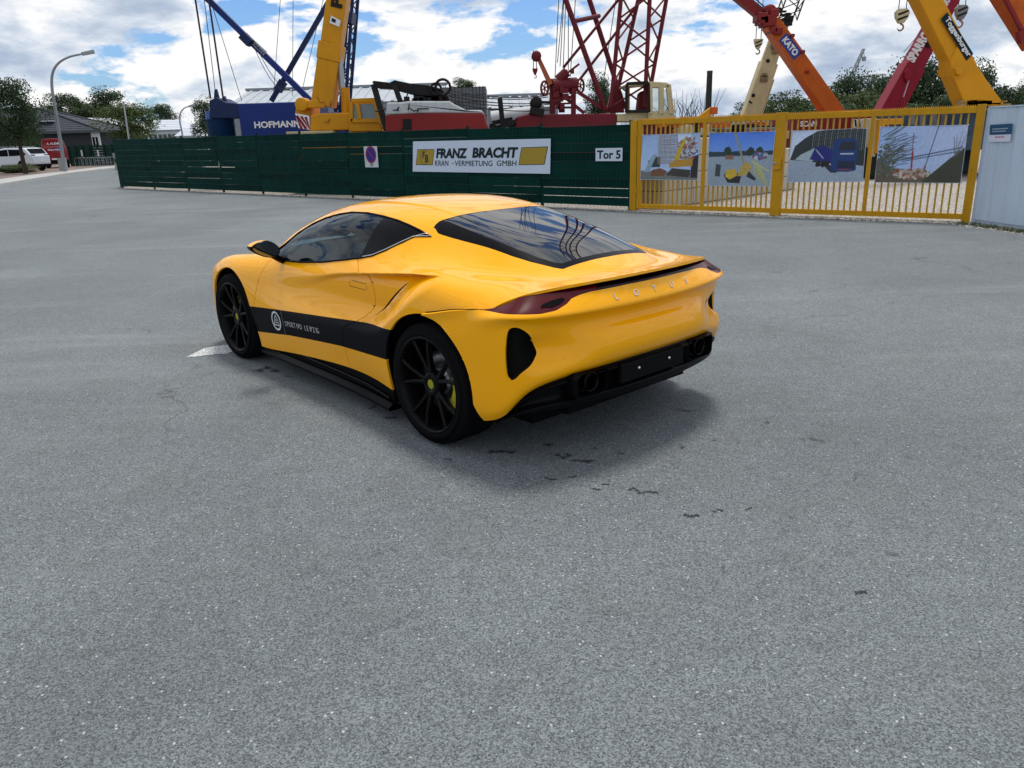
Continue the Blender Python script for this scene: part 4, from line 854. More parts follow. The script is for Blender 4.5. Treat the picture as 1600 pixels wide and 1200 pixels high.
mb = MB(); boxpx(mb, 602, 770, 206, 232, Y + .3, 2.2, .7); T.part('chassis', mb, M_GREYM); wheels_under(T, at(605, 220, Y).x, at(765, 220, Y).x, Y, 5)
mb = MB()
for k, (xa_, ya_, xb_, yb_) in enumerate([(700, 145, 855, 152), (700, 150, 860, 160), (700, 155, 858, 163), (702, 160, 860, 172), (702, 141, 850, 150), (640, 134, 700, 141)]): rope(mb, at(xa_, ya_, Y + .8), at(xb_, yb_, Y + 3.5), .016, .12)
T.part('rope', mb, M_ROPE)

# ---------------- dark machine parts between the carriers
T = Thing('machine_frame', 'dark steel winch frame and white tank between the two red machines', 'machine', (at(790, 205, 27).x, 27, 0)); Y = 27.0
mb = MB(); mb.beam(at(786, 200, Y), at(781, 153, Y), .16, .16); T.part('upright', mb, M_DARK)
mb = MB(); mb.lathe([(0, 0), (.20, 0), (.20, .5), (0, .5)], 'y', tuple(at(838, 161, Y)), 20); mb.beam(at(828, 172, Y), at(850, 176, Y), .22, .25, upv=(0, 1, 0)); mb.beam(at(838, 160, Y + .2), at(860, 160, Y + .2), .09, .09); T.part('drum', mb, M_DARK)
mb = MB()
for a, b in (((766, 204), (790, 195)), ((785, 198), (838, 176)), ((770, 192), (800, 186)), ((800, 204), (812, 190)), ((766, 196), (786, 204)), ((784, 186), (806, 204))): mb.beam(at(*a, Y), at(*b, Y + .2), .13, .13)
T.part('cross_bar', mb, M_DARK)
mb = MB(); mb.tube(at(768, 188, Y + 1.5), at(845, 178, Y + 1.5), .30, n=16); T.part('tank', mb, M_CWHITE)
mb = MB(); mb.box((at(766, 210, Y).x, Y, 0), (at(800, 210, Y).x, Y + 1.5, 1.7)); T.part('base_box', mb, M_GREYM)

# ---------------- red lattice crane with cream cab
Y = 27.0
T = Thing('lattice_crane', 'red lattice boom crane with winch and cream cab behind the Tor 5 sign', 'crane', (at(900, 205, Y).x, Y, 0))
mb = MB(); polypx(mb, [(806, 200), (806, 183), (822, 179), (963, 177), (964, 197), (963, 212), (806, 212)], Y, 2.2); T.part('main_frame', mb, M_CRED, bevel=.04)
mb = MB(); polypx(mb, [(964, 190), (964, 178), (982, 178), (1015, 177), (1052, 176), (1056, 190)], Y + .02, 2.2); T.part('cream_deck', mb, M_CREAM, bevel=.03)
mb = MB(); boxpx(mb, 806, 1050, 197, 225, Y + .1, 2.1, .8); T.part('undercarriage', mb, M_CRED); crawler(T, at(815, 220, Y).x, at(1045, 220, Y).x, Y, 3.0)
# cab
Yc = Y - .15
mb = MB()
for a, b, w in (((978.5, 176), (979.5, 131), .13), ((1014, 176), (1013, 129), .13), ((979, 131), (1013, 129), .14), ((979, 174), (1014, 174), .13)): mb.beam(at(*a, Yc), at(*b, Yc), w * .7, .12, upv=(0, 1, 0))
T.part('window_frame', mb, M_DARK, bevel=.02); mb = MB(); polypx(mb, [(979, 131), (1013, 127), (1043, 129), (1046, 133), (1013, 131), (979, 135)], Yc - .05, 1.9); T.part('cab_roof', mb, M_CREAM, bevel=.03)
mb = MB(); 
for a, b in (((1016, 178), (1015, 131)), ((1033, 178), (1033, 131)), ((1049, 178), (1044, 132))): mb.beam(at(*a, Yc + .02), at(*b, Yc + .02), .16, .14, upv=(0, 1, 0))
mb.beam(at(1014, 133.5, Yc + .02), at(1045, 134, Yc + .02), .12, .14, upv=(0, 1, 0)); polypx(mb, [(1013, 190), (1013, 176), (1051, 172), (1054, 190)], Yc, .12); T.part('cab_side', mb, M_CREAM, bevel=.02)
mb = MB(); polypx(mb, [(978, 190), (978, 174), (1052, 174), (1054, 190)], Yc + 1.6, .12); polypx(mb, [(979, 150), (979, 132), (984, 132), (984, 174), (979, 174)], Yc + 1.6, .1); polypx(mb, [(1008, 132), (1014, 132), (1014, 174), (1008, 174)], Yc + 1.6, .1); T.part('cab_rear', mb, M_CREAM)
mb = MB(); P_ = [at(x, y, Yc + .08) for x, y in ((1019, 175), (1019, 137), (1031, 137), (1031, 175))]; mb.add([tuple(p) for p in P_], [(0, 1, 2, 3)]); P_ = [at(x, y, Yc + .08) for x, y in ((1036, 173), (1036, 140), (1043, 140), (1046, 173))]; mb.add([tuple(p) for p in P_], [(0, 1, 2, 3)]); T.part('cab_window', mb, M_WINDOW, fix=False)
mb = MB(); polypx(mb, [(996, 174), (999, 146), (1005, 141), (1012, 147), (1012, 174)], Yc + .7, .5); T.part('operator_seat', mb, M_CRED, bevel=.04)
mb = MB(); mb.path([at(1049, 155, Yc - .1), at(1053, 156, Yc - .1), at(1055, 176, Yc - .1), at(1050, 178, Yc - .1)], .018, 5); T.part('grab_rail', mb, M_CREAM)
# A-frame struts
for (p0, p1, w, dy) in (((946, 172), (884, 0), 7.5, .3), ((976, 170), (921, 0), 7.5, 1.8), ((880, 106), (966, 0), 4.2, .6), ((906, 124), (1002, 0), 4.2, 1.4)):
    a, b = at(*p0, Y + dy), at(*p1, Y + dy); mb = MB(); mb.tube(a, ext(a, b, 1.9 if w > 5 else 1.5), wpx(w / 2, Y), n=10); T.part('strut', mb, M_CRED)
mb = MB(); mb.tube(at(898, 33, Y + .4), at(936, 25, Y + 1.7), wpx(3.2, Y), n=10); T.part('cross_tube', mb, M_CRED)
# lattice boom
Bf = [((958, 128), (970, 0), .2), ((1009, 128), (1015, 0), .2), ((1018, 128), (1041, 0), 1.6), ((968, 128), (997, 0), 1.6)]
A4 = []; B4 = []
for p0, p1, dy in Bf:
    a, b = at(*p0, Y + dy), at(*p1, Y + dy); A4.append(ext(a, b, -.32)); B4.append(ext(a, b, 1.05))
for a, b in zip(A4, B4): mb = MB(); mb.tube(a, b, wpx(3.1, Y), n=9); T.part('boom_chord', mb, M_CRED)
mb = MB(); lattice(mb, A4, B4, 5, .05, wpx(1.4, Y), False); T.part('boom_brace', mb, M_CRED)
ctr = lambda Q: (Q[0] + Q[1] + Q[2] + Q[3]) / 4
dB = (ctr(B4) - ctr(A4)).normalized(); C4 = [b + dB * 22 + Vector((.0, 0, 0)) for b in B4]
mb = MB(); lattice(mb, B4, C4, 26, wpx(3.0, Y), wpx(1.3, Y)); T.part('boom_extension', mb, M_CRED)
mb = MB(); D4 = [c_ + (dB + Vector((-.55, 0, -.15))) * 10 * 1.0 for c_ in C4]; D4 = [ctr(D4) + (d_ - ctr(D4)) * .35 for d_ in D4]; lattice(mb, C4, D4, 12, wpx(2.6, Y), wpx(1.1, Y)); T.part('boom_tip', mb, M_CRED)
# winch
mb = MB(); mb.tube(at(862, 135, Y + .3), at(900, 132, Y + .6), wpx(10, Y), n=18); mb.tube(at(872, 125, Y + .4), at(886, 112, Y + .4), wpx(7, Y), n=12); T.part('winch_drum', mb, M_CRED)
for (x, y, dy, w) in ((851, 138, .1, 9.5), (907, 134, .7, 9.5), (893, 136, .6, 8.5)):
    c_ = at(x, y, Y + dy); r_ = wpx(w, Y); mb = MB(); mb.path([c_ + Vector((r_ * .55 * math.cos(t), r_ * .3 * math.cos(t), r_ * math.sin(t))) for t in np.linspace(0, 6.283, 22)], wpx(1.6, Y), 6)
    for k in range(3): t = k * 1.05 + .3; mb.tube(c_ - Vector((r_ * .55 * math.cos(t), 0, r_ * math.sin(t))), c_ + Vector((r_ * .55 * math.cos(t), 0, r_ * math.sin(t))), wpx(.9, Y), n=5)
    T.part('winch_flange', mb, M_CRED)
for a, b, w in (((863, 178), (863, 132), 8), ((896, 178), (896, 140), 7), ((874, 145), (913, 177), 4.5), ((902, 143), (948, 174), 5), ((868, 168), (895, 168), 3), ((905, 100), (868, 128), 3)):
    mb = MB(); mb.beam(at(*a, Y + .4), at(*b, Y + .4), wpx(w, Y), wpx(w, Y) * .9, upv=(0, 1, 0)); T.part('frame_bar', mb, M_CRED)
mb = MB()
for k in range(34): p = at(rr2.uniform(866, 897), rr2.uniform(112, 176), Y + rr2.uniform(.1, .6)); mb.cbox(tuple(p), (rr2.uniform(.05, .3), .15, rr2.uniform(.05, .22)))
tag(T.part('machinery', mb, M_CRED), kind='stuff')
mb = MB(); polypx(mb, [(948, 176), (955, 142), (962, 122), (970, 150), (976, 176)], Y + 1.0, .3); T.part('boom_foot_plate', mb, M_CRED, bevel=.02)
a, b = at(860, 132, Y + .2), at(839, 86, Y + .2); mb = MB(); mb.beam(a, b, wpx(7, Y), wpx(7, Y), upv=(0, 1, 0), w2=wpx(5, Y), h2=wpx(5, Y)); T.part('jib', mb, mat('jib_orange', (.34, .09, .04), .55, vary=.2))
mb = MB(); mb.lathe([(0, -.1), (.16, -.1), (.16, .1), (0, .1)], 'y', tuple(at(838, 88, Y + .2)), 14); T.part('jib_head', mb, M_CRED)
mb = MB()
for x0_, x1_, yb_ in ((867, 873, 126), (871, 880, 98), (875, 881, 104), (880, 884, 106), (888, 888, 110), (891, 899, 120), (944, 962, 120)): rope(mb, at(x0_, yb_, Y + .5), ext(at(x0_, yb_, Y + .5), at(x1_, 0, Y + .5), 5.5), .013)
T.part('rope', mb, M_ROPE)
hook_block(836, 107, 123, 27.2, 'small dark red hook hanging from the short jib of the red crane', 8, False, .55, False, M_CRED)

# ---------------- cream telescopic crane
Y = 34.0
T = Thing('telescopic_crane', 'cream telescopic boom leaning right behind the orange boom', 'crane', (at(1180, 190, Y).x, Y, 0))
a0, a1 = at(1167, 196, Y), at(1222, 36, Y)
mb = MB(); mb.beam(a0, ext(a0, a1, .62), wpx(25, Y), .6, upv=(0, 1, 0), w2=wpx(23, Y)); T.part('boom_base', mb, M_CREAM, bevel=.02)
mb = MB(); mb.beam(ext(a0, a1, .62), ext(a0, a1, 1.0), wpx(19, Y), .5, upv=(0, 1, 0), w2=wpx(16, Y)); T.part('boom_section', mb, M_CREAM, bevel=.02)
for x, y in ((1200, 95), (1177, 149)):
    mb = MB(); p = at(x, y, Y - .31); mb.lathe([(0, -.01), (wpx(2.6, Y), -.01), (wpx(2.6, Y), .02)], 'y', tuple(p), 14); T.part('boom_hole', mb, M_DARK)
mb = MB(); mb.beam(at(1170, 158, Y - .32), at(1175, 161, Y - .32), .05, .05, upv=(0, 1, 0)); T.part('bracket', mb, M_DARK)
for (x, y, s_) in ((1192, 123, .32), (1210, 80, .24), (1207, 72, .2), (1193, 118, .2)):
    mb = MB(); p = at(x, y, Y - .2); mb.cbox(tuple(p), (s_, .3, s_ * .8)); T.part('bracket', mb, mat('bracket_brown', (.20, .14, .08), .6), bevel=.02)
mb = MB(); h0, h1 = at(1223, 38, Y), at(1240, -10, Y)
for k in range(26): p = h0 + Vector((rr2.uniform(-.5, .35), rr2.uniform(-.3, .3), rr2.uniform(-.1, .5))); mb.cbox(tuple(p), (rr2.uniform(.06, .3), .2, rr2.uniform(.05, .22)))
A4 = [h0 + Vector((-.25, -.3, .2)), h0 + Vector((.45, -.3, .1)), h0 + Vector((.45, .3, .1)), h0 + Vector((-.25, .3, .2))]; B4 = [a + (h1 - h0) * 1.0 + Vector((0, 0, 0)) for a in A4]; lattice(mb, A4, [ext(a, b, 2.0) for a, b in zip(A4, B4)], 6, .03, .02); T.part('boom_head', mb, M_DARK)
mb = MB(); rope(mb, ext(a0, a1, .1) + Vector((-.35, -.2, 0)), ext(a0, a1, 1.02) + Vector((-.3, -.2, 0)), .03); rope(mb, ext(a0, a1, .05) + Vector((.42, -.2, 0)), ext(a0, a1, .45) + Vector((.40, -.2, 0)), .03); T.part('cable', mb, M_CREAM)
mb = MB(); polypx(mb, [(1120, 220), (1120, 192), (1145, 186), (1215, 184), (1228, 190), (1228, 220)], Y - .6, 2.4); T.part('superstructure', mb, M_CREAM, bevel=.04); mb = MB(); boxpx(mb, 1100, 1235, 205, 240, Y - .4, 2.2, .6); T.part('chassis', mb, M_CRED2); wheels_under(T, at(1105, 220, Y).x, at(1235, 220, Y).x, Y - .4, 5)

# ---------------- orange KATO crane
Y = 29.0
T = Thing('telescopic_crane', 'orange telescopic boom with KATO plate leaning left above the gate', 'crane', (at(1305, 190, Y).x, Y, 0))
a0, a1 = at(1308, 186, Y), at(1203, 36, Y); mb = MB(); mb.beam(a0, a1, wpx(23, Y), .62, upv=(0, 1, 0), w2=wpx(21, Y)); T.part('boom_base', mb, M_CORANGE, bevel=.02)
b1 = at(1150, -8, Y); mb = MB(); mb.beam(a1, ext(a1, b1, 1.0), wpx(12, Y), .4, upv=(0, 1, 0)); mb.beam(b1, ext(a1, b1, 3.2), wpx(11, Y), .36, upv=(0, 1, 0)); T.part('boom_section', mb, M_CRED2, bevel=.015)
bd = (a1 - a0).normalized(); bn_ = Vector((-bd.z, 0, bd.x)); 
mb = MB(); p, q = at(1223, 57, Y - .325), at(1247, 88, Y - .325); dd = (q - p).normalized(); nn_ = Vector((-dd.z, 0, dd.x)); hw = wpx(7.2, Y); mb.add([tuple(p + nn_ * hw), tuple(q + nn_ * hw), tuple(q - nn_ * hw), tuple(p - nn_ * hw)], [(0, 1, 2, 3)]); T.part('name_plate', mb, mat('kato_blue', (.04, .06, .28), .5), fix=False)
on_face_text(T, 'KATO', p + dd * .08 - nn_ * hw * .62 - Vector((0, .006, 0)), q - dd * .08 - nn_ * hw * .62 - Vector((0, .006, 0)), hw * 1.25, .0, M_LWHITE, up_=tuple(nn_ if nn_.z > 0 else -nn_), bold=.05)
for (x, y, s_) in ((1199, 34, .42), (1188, 28, .34), (1206, 22, .3), (1190, 33, .3), (1212, 50, .28), (1205, 48, .24), (1234, 57, .14), (1250, 82, .14), (1257, 113, .12)):
    mb = MB(); p = at(x, y, Y - .1); mb.cbox(tuple(p), (s_, .66, s_ * .8), ); T.part('bracket', mb, M_CRED2, bevel=.03)
mb = MB(); mb.lathe([(0, -.2), (.24, -.2), (.24, .2), (0, .2)], 'y', tuple(at(1200, 20, Y)), 16); T.part('pulley', mb, M_CRED2)
mb = MB(); rope(mb, at(1198, 18, Y), ext(at(1198, 18, Y), at(1176, 0, Y), 2), .02); rope(mb, at(1202, 17, Y), ext(at(1202, 17, Y), at(1182, 0, Y), 2), .02); rope(mb, at(1222, 45, Y), at(1290, 132, Y), .016); T.part('rope', mb, M_ROPE)
mb = MB(); boxpx(mb, 1236, 1375, 181, 240, Y - .6, 2.5, .7); T.part('superstructure', mb, M_CRED2, bevel=.04); wheels_under(T, at(1240, 220, Y).x, at(1370, 220, Y).x, Y - .7, 5)
mb = MB(); polypx(mb, [(1266, 181), (1300, 176), (1345, 172), (1352, 181)], Y - .4, 2); T.part('engine_cover', mb, M_CORANGE, bevel=.03)
on_face_text(T, 'SCAN', (at(1250, 198, Y - .62).x, Y - .62, at(1250, 198, Y - .62).z), (at(1276, 198, Y - .62).x, Y - .62, at(1250, 198, Y - .62).z), wpx(7.5, Y), .0, M_LWHITE, bold=.03)
mb = MB(); boxpx(mb, 1334, 1352, 186, 199, Y - .66, .04); wbp = T.part('warning_board', mb, M_LWHITE)
for k in range(3): mb = MB(); P_ = [at(x, y, Y - .665) for x, y in ((1335 + 6 * k, 187), (1338 + 6 * k, 187), (1341 + 6 * k - 2, 198), (1338 + 6 * k - 2, 198))]; mb.add([tuple(p) for p in P_], [(0, 3, 2, 1)]); T.part('black_stripe', mb, M_DARK, wbp, fix=False)
hook_block(1185, 61, 86, 28.6, 'striped hook block hanging under the orange boom', 13, True, 1.4, False)

# ---------------- maroon SPARROWS crane
Y = 31.0
T = Thing('telescopic_crane', 'dark red telescopic boom lettered SPARROWS leaning right', 'crane', (at(1380, 185, Y).x, Y, 0))
a0, a1 = at(1378, 190, Y), at(1493, -20, Y); mb = MB(); mb.beam(a0, ext(a0, a1, .42), wpx(31, Y), .7, upv=(0, 1, 0), w2=wpx(29, Y)); T.part('boom_base', mb, M_MAROON, bevel=.02)
mb = MB(); mb.beam(ext(a0, a1, .42), ext(a0, a1, 1.0), wpx(25, Y), .6, upv=(0, 1, 0), w2=wpx(20, Y)); mb.beam(ext(a0, a1, 1), ext(a0, a1, 2.3), wpx(19, Y), .5, upv=(0, 1, 0)); T.part('boom_section', mb, M_MAROON, bevel=.02)
bd = (a1 - a0).normalized(); un = Vector((-bd.z, 0, bd.x)); un = un if un.z > 0 else -un
p = at(1428, 99, Y - .36); q = at(1466, 36, Y - .36); on_face_text(T, 'SPARROWS', p, q, wpx(14, Y), .0, M_LWHITE, up_=tuple(un), bold=.06)
p = at(1473, 22, Y - .34); q = at(1486, 0, Y - .34); on_face_text(T, 'SPARROWS', p, ext(p, q, 2.0), wpx(9, Y), .0, M_LWHITE, up_=tuple(un), bold=.05)
mb = MB(); polypx(mb, [(1414, 112), (1419, 106), (1424, 110), (1424, 120), (1418, 130), (1414, 122)], Y - .45, .9); T.part('cylinder_lug', mb, M_MAROON, bevel=.03)
mb = MB(); mb.tube(at(1419, 126, Y - .3), at(1410, 154, Y - .3), wpx(2.2, Y), n=10); T.part('lift_piston', mb, M_STEEL); mb = MB(); mb.tube(at(1411, 152, Y - .3), at(1402, 186, Y - .3), wpx(4.5, Y), n=12); mb.tube(at(1405, 148, Y + .3), at(1398, 186, Y + .3), wpx(4.5, Y), n=12); T.part('lift_cylinder', mb, M_MAROON)
mb = MB(); rope(mb, at(1440, 56, Y - .3), at(1413, 90, Y - .3), .014); rope(mb, at(1475, 6, Y), at(1412, 82, Y), .012); T.part('rope', mb, M_ROPE)
mb = MB(); mb.cbox(tuple(at(1451, 67, Y - .3)), (.18, .2, .3)); T.part('lamp', mb, M_DARK, bevel=.03)
mb = MB(); boxpx(mb, 1340, 1470, 184, 240, Y - .5, 2.4, .7); T.part('superstructure', mb, M_GREYM, bevel=.04); wheels_under(T, at(1345, 220, Y).x, at(1465, 220, Y).x, Y - .6, 5)

# ---------------- yellow Toggenburger crane
Y = 24.0
T = Thing('telescopic_crane', 'yellow telescopic boom with Toggenburger plate above the right end of the gate', 'crane', (at(1540, 175, Y).x, Y, 0))
a0 = at(1540, 172, Y); k1 = at(1496, 103, Y); a1 = at(1436, -12, Y)
mb = MB(); polypx(mb, [(1512, 172), (1489, 118), (1485, 96), (1496, 72), (1518, 88), (1549, 135), (1568, 160), (1572, 172)], Y - .35, .7); T.part('boom_base', mb, M_CYEL, bevel=.03)
mb = MB(); polypx(mb, [(1486, 100), (1430, -12), (1452, -40), (1478, 5), (1527, 100)], Y - .30, .6); T.part('boom_section', mb, M_CYEL, bevel=.03)
mb = MB(); a = at(1441, -14, Y); b = at(1400, -90, Y); mb.beam(a, ext(a, b, 2.4), wpx(26, Y), .5, upv=(0, 1, 0)); T.part('boom_section', mb, M_CYEL, bevel=.02)
p, q = at(1474, 24, Y - .36), at(1519, 90, Y - .36); dd = (q - p).normalized(); nn_ = Vector((-dd.z, 0, dd.x)); nn_ = nn_ if nn_.x > 0 else -nn_
ax = p - nn_ * .0; hw = wpx(10, Y); off_ = Vector((0, 0, 0)); mb = MB(); P_ = [at(x, y, Y - .36) for x, y in ((1480, 19), (1521, 84), (1510, 95), (1470, 30))]; mb.add([tuple(v_) for v_ in P_], [(0, 1, 2, 3)]); T.part('name_plate', mb, M_NAVY, fix=False)
e0 = P_[3].lerp(P_[0], .12) + dd * .08 - Vector((0, .01, 0)); e1 = P_[2].lerp(P_[1], .12) - dd * .05 - Vector((0, .01, 0)); on_face_text(T, 'Toggenburger', e0, e1, (P_[0] - P_[3]).length * .80, .0, M_LWHITE, up_=tuple(P_[0] - P_[3]), bold=.03)
mb = MB(); polypx(mb, [(1492, 106), (1504, 104), (1503, 118), (1495, 116)], Y - .5, 1.0); T.part('cylinder_lug', mb, M_CYEL, bevel=.02)
for dy in (-.3, .3): mb = MB(); mb.tube(at(1500, 114, Y + dy), at(1509, 145, Y + dy), wpx(2.0, Y), n=10); T.part('lift_piston', mb, M_STEEL)
mb = MB(); mb.tube(at(1510, 143, Y), at(1516, 172, Y), wpx(6, Y), n=12); T.part('lift_cylinder', mb, mat('cylinder_olive', (.28, .24, .12), .5))
mb = MB()
for k in range(22): p = at(rr2.uniform(1505, 1568), rr2.uniform(158, 168), Y - .2); mb.cbox(tuple(p), (rr2.uniform(.1, .5), .3, rr2.uniform(.04, .14)))
mb.path([at(1532, 160, Y - .3), at(1536, 148, Y - .3), at(1541, 143, Y - .3)], .05, 6); tag(T.part('deck_gear', mb, mat('deck_gear', (.30, .20, .08), .6, vary=.3)), kind='stuff')
mb = MB(); rope(mb, at(1458, 45, Y), at(1488, 92, Y), .014); T.part('rope', mb, M_ROPE)
mb = MB(); boxpx(mb, 1505, 1640, 164, 230, Y + .2, 2.4, .8); T.part('superstructure', mb, mat('super_blue_grey', (.05, .08, .12), .5, vary=.3)); mb = MB(); boxpx(mb, 1440, 1530, 180, 240, Y + 2.6, 1.6, 0); T.part('engine_cover', mb, MATS['super_blue_grey'], bevel=.03)
hook_block(1410, 14, 50, 23.8, 'striped hook block with round pink eye left of the yellow boom', 19, True, 1.2, True)
hook_block(1503, 8, 45, 24.2, 'dark striped hook block hanging right of the yellow boom', 17, True, 1.0, True, M_GREYM)

# ---------------- orange boom at the right edge
Y = 26.0
T = Thing('telescopic_crane', 'orange telescopic boom reaching down in the upper right corner', 'crane', (at(1640, 120, Y).x, Y, 0))
a, b = at(1622, 66, Y), at(1562, -30, Y); mb = MB(); mb.beam(a, ext(a, b, 2.2), wpx(34, Y), .6, upv=(0, 1, 0)); T.part('boom_section', mb, M_CORANGE, bevel=.02)
mb = MB(); mb.beam(at(1604, 62, Y - .4), at(1556, -30, Y - .4), .09, .12, upv=(0, 1, 0)); mb.beam(at(1598, 66, Y - .4), at(1594, 48, Y - .4), .2, .2, upv=(0, 1, 0)); T.part('jib_rail', mb, M_CRED2)
mb = MB(); p = at(1660, 175, Y); mb.beam(Vector((p.x + .6, Y, 1.5)), a, .5, .5, upv=(0, 1, 0)); T.part('boom_base', mb, M_CORANGE); mb = MB(); mb.box((p.x - 1.5, Y - 1, .5), (p.x + 5, Y + 1.4, 1.7)); T.part('chassis', mb, M_CORANGE, bevel=.05); wheels_under(T, p.x - 1.4, p.x + 4.8, Y - 1, 4)

# ---------------- machinery seen through the gate
Y = 22.0
T = Thing('mobile_crane_carrier', 'red and yellow truck carrier parked behind the right half of the gate', 'truck', (at(1370, 200, Y + 2).x, Y + 2, 0))
mb = MB(); polypx(mb, [(1368, 290), (1368, 240), (1395, 236), (1500, 232), (1500, 282)], Y + 3, 2); T.part('chassis', mb, M_DARK)
mb = MB(); polypx(mb, [(1374, 200), (1374, 186), (1410, 185), (1412, 194), (1384, 195), (1384, 240), (1370, 240)], Y + 2.6, .4); T.part('yellow_frame', mb, M_CYEL, bevel=.02)
mb = MB(); polypx(mb, [(1358, 245), (1359, 185), (1371, 185), (1372, 205), (1368, 245)], Y + 2.8, .6); T.part('cream_post', mb, M_CREAM, bevel=.02)
mb = MB(); polypx(mb, [(1408, 198), (1412, 172), (1506, 170), (1506, 198)], Y + 3.2, 2.0); T.part('cab_body', mb, MATS['super_blue_grey'], bevel=.05)
for k in range(5): mb = MB(); polypx(mb, [(1420 + 17 * k, 196), (1422 + 17 * k, 178), (1430 + 17 * k, 177), (1430 + 17 * k, 195)], Y + 3.1, .1); T.part('grille', mb, M_GREYM)
wheels_under(T, at(1372, 280, Y).x, at(1500, 280, Y).x, Y + 3.0, 3, .5)
T = Thing('stored_machinery', 'jumble of red and cream crane parts stored behind the left half of the gate', 'machine parts', (at(1120, 200, 27).x, 27, 0)); Y = 27.0
for k in range(26):
    x = 1062 + rr2.uniform(0, 165); y = rr2.uniform(188, 214); mb = MB(); p = at(x, y, Y + rr2.uniform(-.5, 2)); s_ = rr2.uniform(.2, .6); mb.box((p.x - s_, p.y - .3, 0 if k % 3 == 0 else p.z - s_ * .6), (p.x + s_, p.y + .3, p.z)); T.part('stored_part', mb, [M_CRED2, M_CREAM, M_DARK, M_GREYM, M_CORANGE, M_CWHITE][k % 6], bevel=.02)
T = Thing('folded_jib', 'small yellow hinged jib just above the gate top rail', 'crane part', (at(1092, 188, 24).x, 24, 0)); Y = 24.0
mb = MB(); mb.beam(at(1088, 190, Y), at(1112, 172, Y), .18, .22, upv=(0, 1, 0)); T.part('arm', mb, M_CYEL, bevel=.02)
mb = MB(); mb.cbox(tuple(at(1114, 173, Y)), (.22, .3, .2)); T.part('head', mb, M_CORANGE, bevel=.03); mb = MB(); mb.beam(at(1090, 190, Y), Vector((at(1090, 190, Y).x, Y, 0)), .15, .15); T.part('stand', mb, M_DARK)
for k in range(12): mb = MB(); p = at(1030 + 6.5 * k, 190 + rr2.uniform(-2, 5), Y + .3); mb.cbox(tuple(p), (.2, .2, .2)); T.part('clamp', mb, M_CYEL if k % 2 else M_CORANGE, bevel=.02)

# ---------------- chimney pole and far slim crane
Y = 60.0
T = Thing('chimney_pole', 'tall dark slim chimney standing alone above the gate', 'chimney', (at(1108, 200, Y).x, Y, 0)); p = at(1109, 114, Y); mb = MB(); mb.lathe([(0, 0), (.26, 0), (.20, p.z), (.21, p.z), (.21, p.z + .15), (0, p.z + .15)], 'z', (p.x, Y, 0), 14); T.part('shaft', mb, mat('chimney_dark', (.05, .055, .06), .7, vary=.2))
Y = 160.0
T = Thing('distant_crane', 'thin grey crane boom far away above the treeline', 'crane', (at(1318, 150, Y).x, Y, 0)); a, b = at(1315, 150, Y), at(1349, 76, Y); mb = MB()
s_ = Vector((.35, 0, 0)); A4 = [a, a + s_ * 2, a + s_ * 2 + Vector((0, .7, 0)), a + Vector((0, .7, 0))]; B4 = [b, b + s_, b + s_ + Vector((0, .4, 0)), b + Vector((0, .4, 0))]; lattice(mb, A4, B4, 16, .07, .05); T.part('boom', mb, mat('far_grey', (.30, .33, .36), .7)); mb = MB(); rope(mb, b, at(1351, 92, Y), .05); mb.cbox(tuple(at(1350, 92, Y)), (.6, .5, .8)); mb.beam(Vector((a.x, Y, 0)), a, .8, .8); T.part('mast', mb, MATS['far_grey'])

# ---------------- concrete block walls behind the gate
M_CONC_SHADED = mat('block_concrete_shaded', (.42, .37, .27), .9, vary=.15, vscale=2.2, bump=.3, bscale=30, streak=.25); M_CONC2 = mat('block_concrete_pale', (.50, .46, .38), .9, vary=.12, vscale=2.0, bump=.3, bscale=30, streak=.2)
def block_wall(lab, P0, P1, courses, bl, bh, bd_, m):
    T = Thing('block_wall', lab, 'wall', P0); d = (P1 - P0); L_ = d.length; d = d / L_; n_ = Vector((-d.y, d.x, 0)); ang = math.atan2(d.y, d.x); rw = random.Random(int(L_ * 100))
    cache = None
    for c_ in range(courses if isinstance(courses, int) else max(courses)):
        k = 0; s_ = -(bl / 2) * (c_ % 2)
        while s_ < L_ - .05:
            lim = courses if isinstance(courses, int) else (courses[0] if s_ < L_ * .62 else courses[1])
            a, b = max(0, s_), min(L_, s_ + bl)
            if c_ < lim and b - a > .1:
                mb = MB(); M = Matrix.Translation(P0 + d * (a + .006) + Vector((0, 0, c_ * bh))) @ Matrix.Rotation(ang, 4, 'Z') @ Matrix.Rotation(rw.uniform(-.006, .006), 4, 'Z')
                mb.box((0, 0, .006), (b - a - .012, bd_, bh - .006), M); T.part('concrete_block', mb, m, bevel=.012)
            s_ += bl
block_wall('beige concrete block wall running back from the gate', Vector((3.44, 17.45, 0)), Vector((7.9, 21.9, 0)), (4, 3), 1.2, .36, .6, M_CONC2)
block_wall('short brown shaded concrete block wall just behind the gate post', Vector((2.75, 17.95, 0)), Vector((3.40, 17.42, 0)), 4, .6, .36, .5, M_CONC_SHADED)  # shade on this near face is put into the darker brown concrete colour
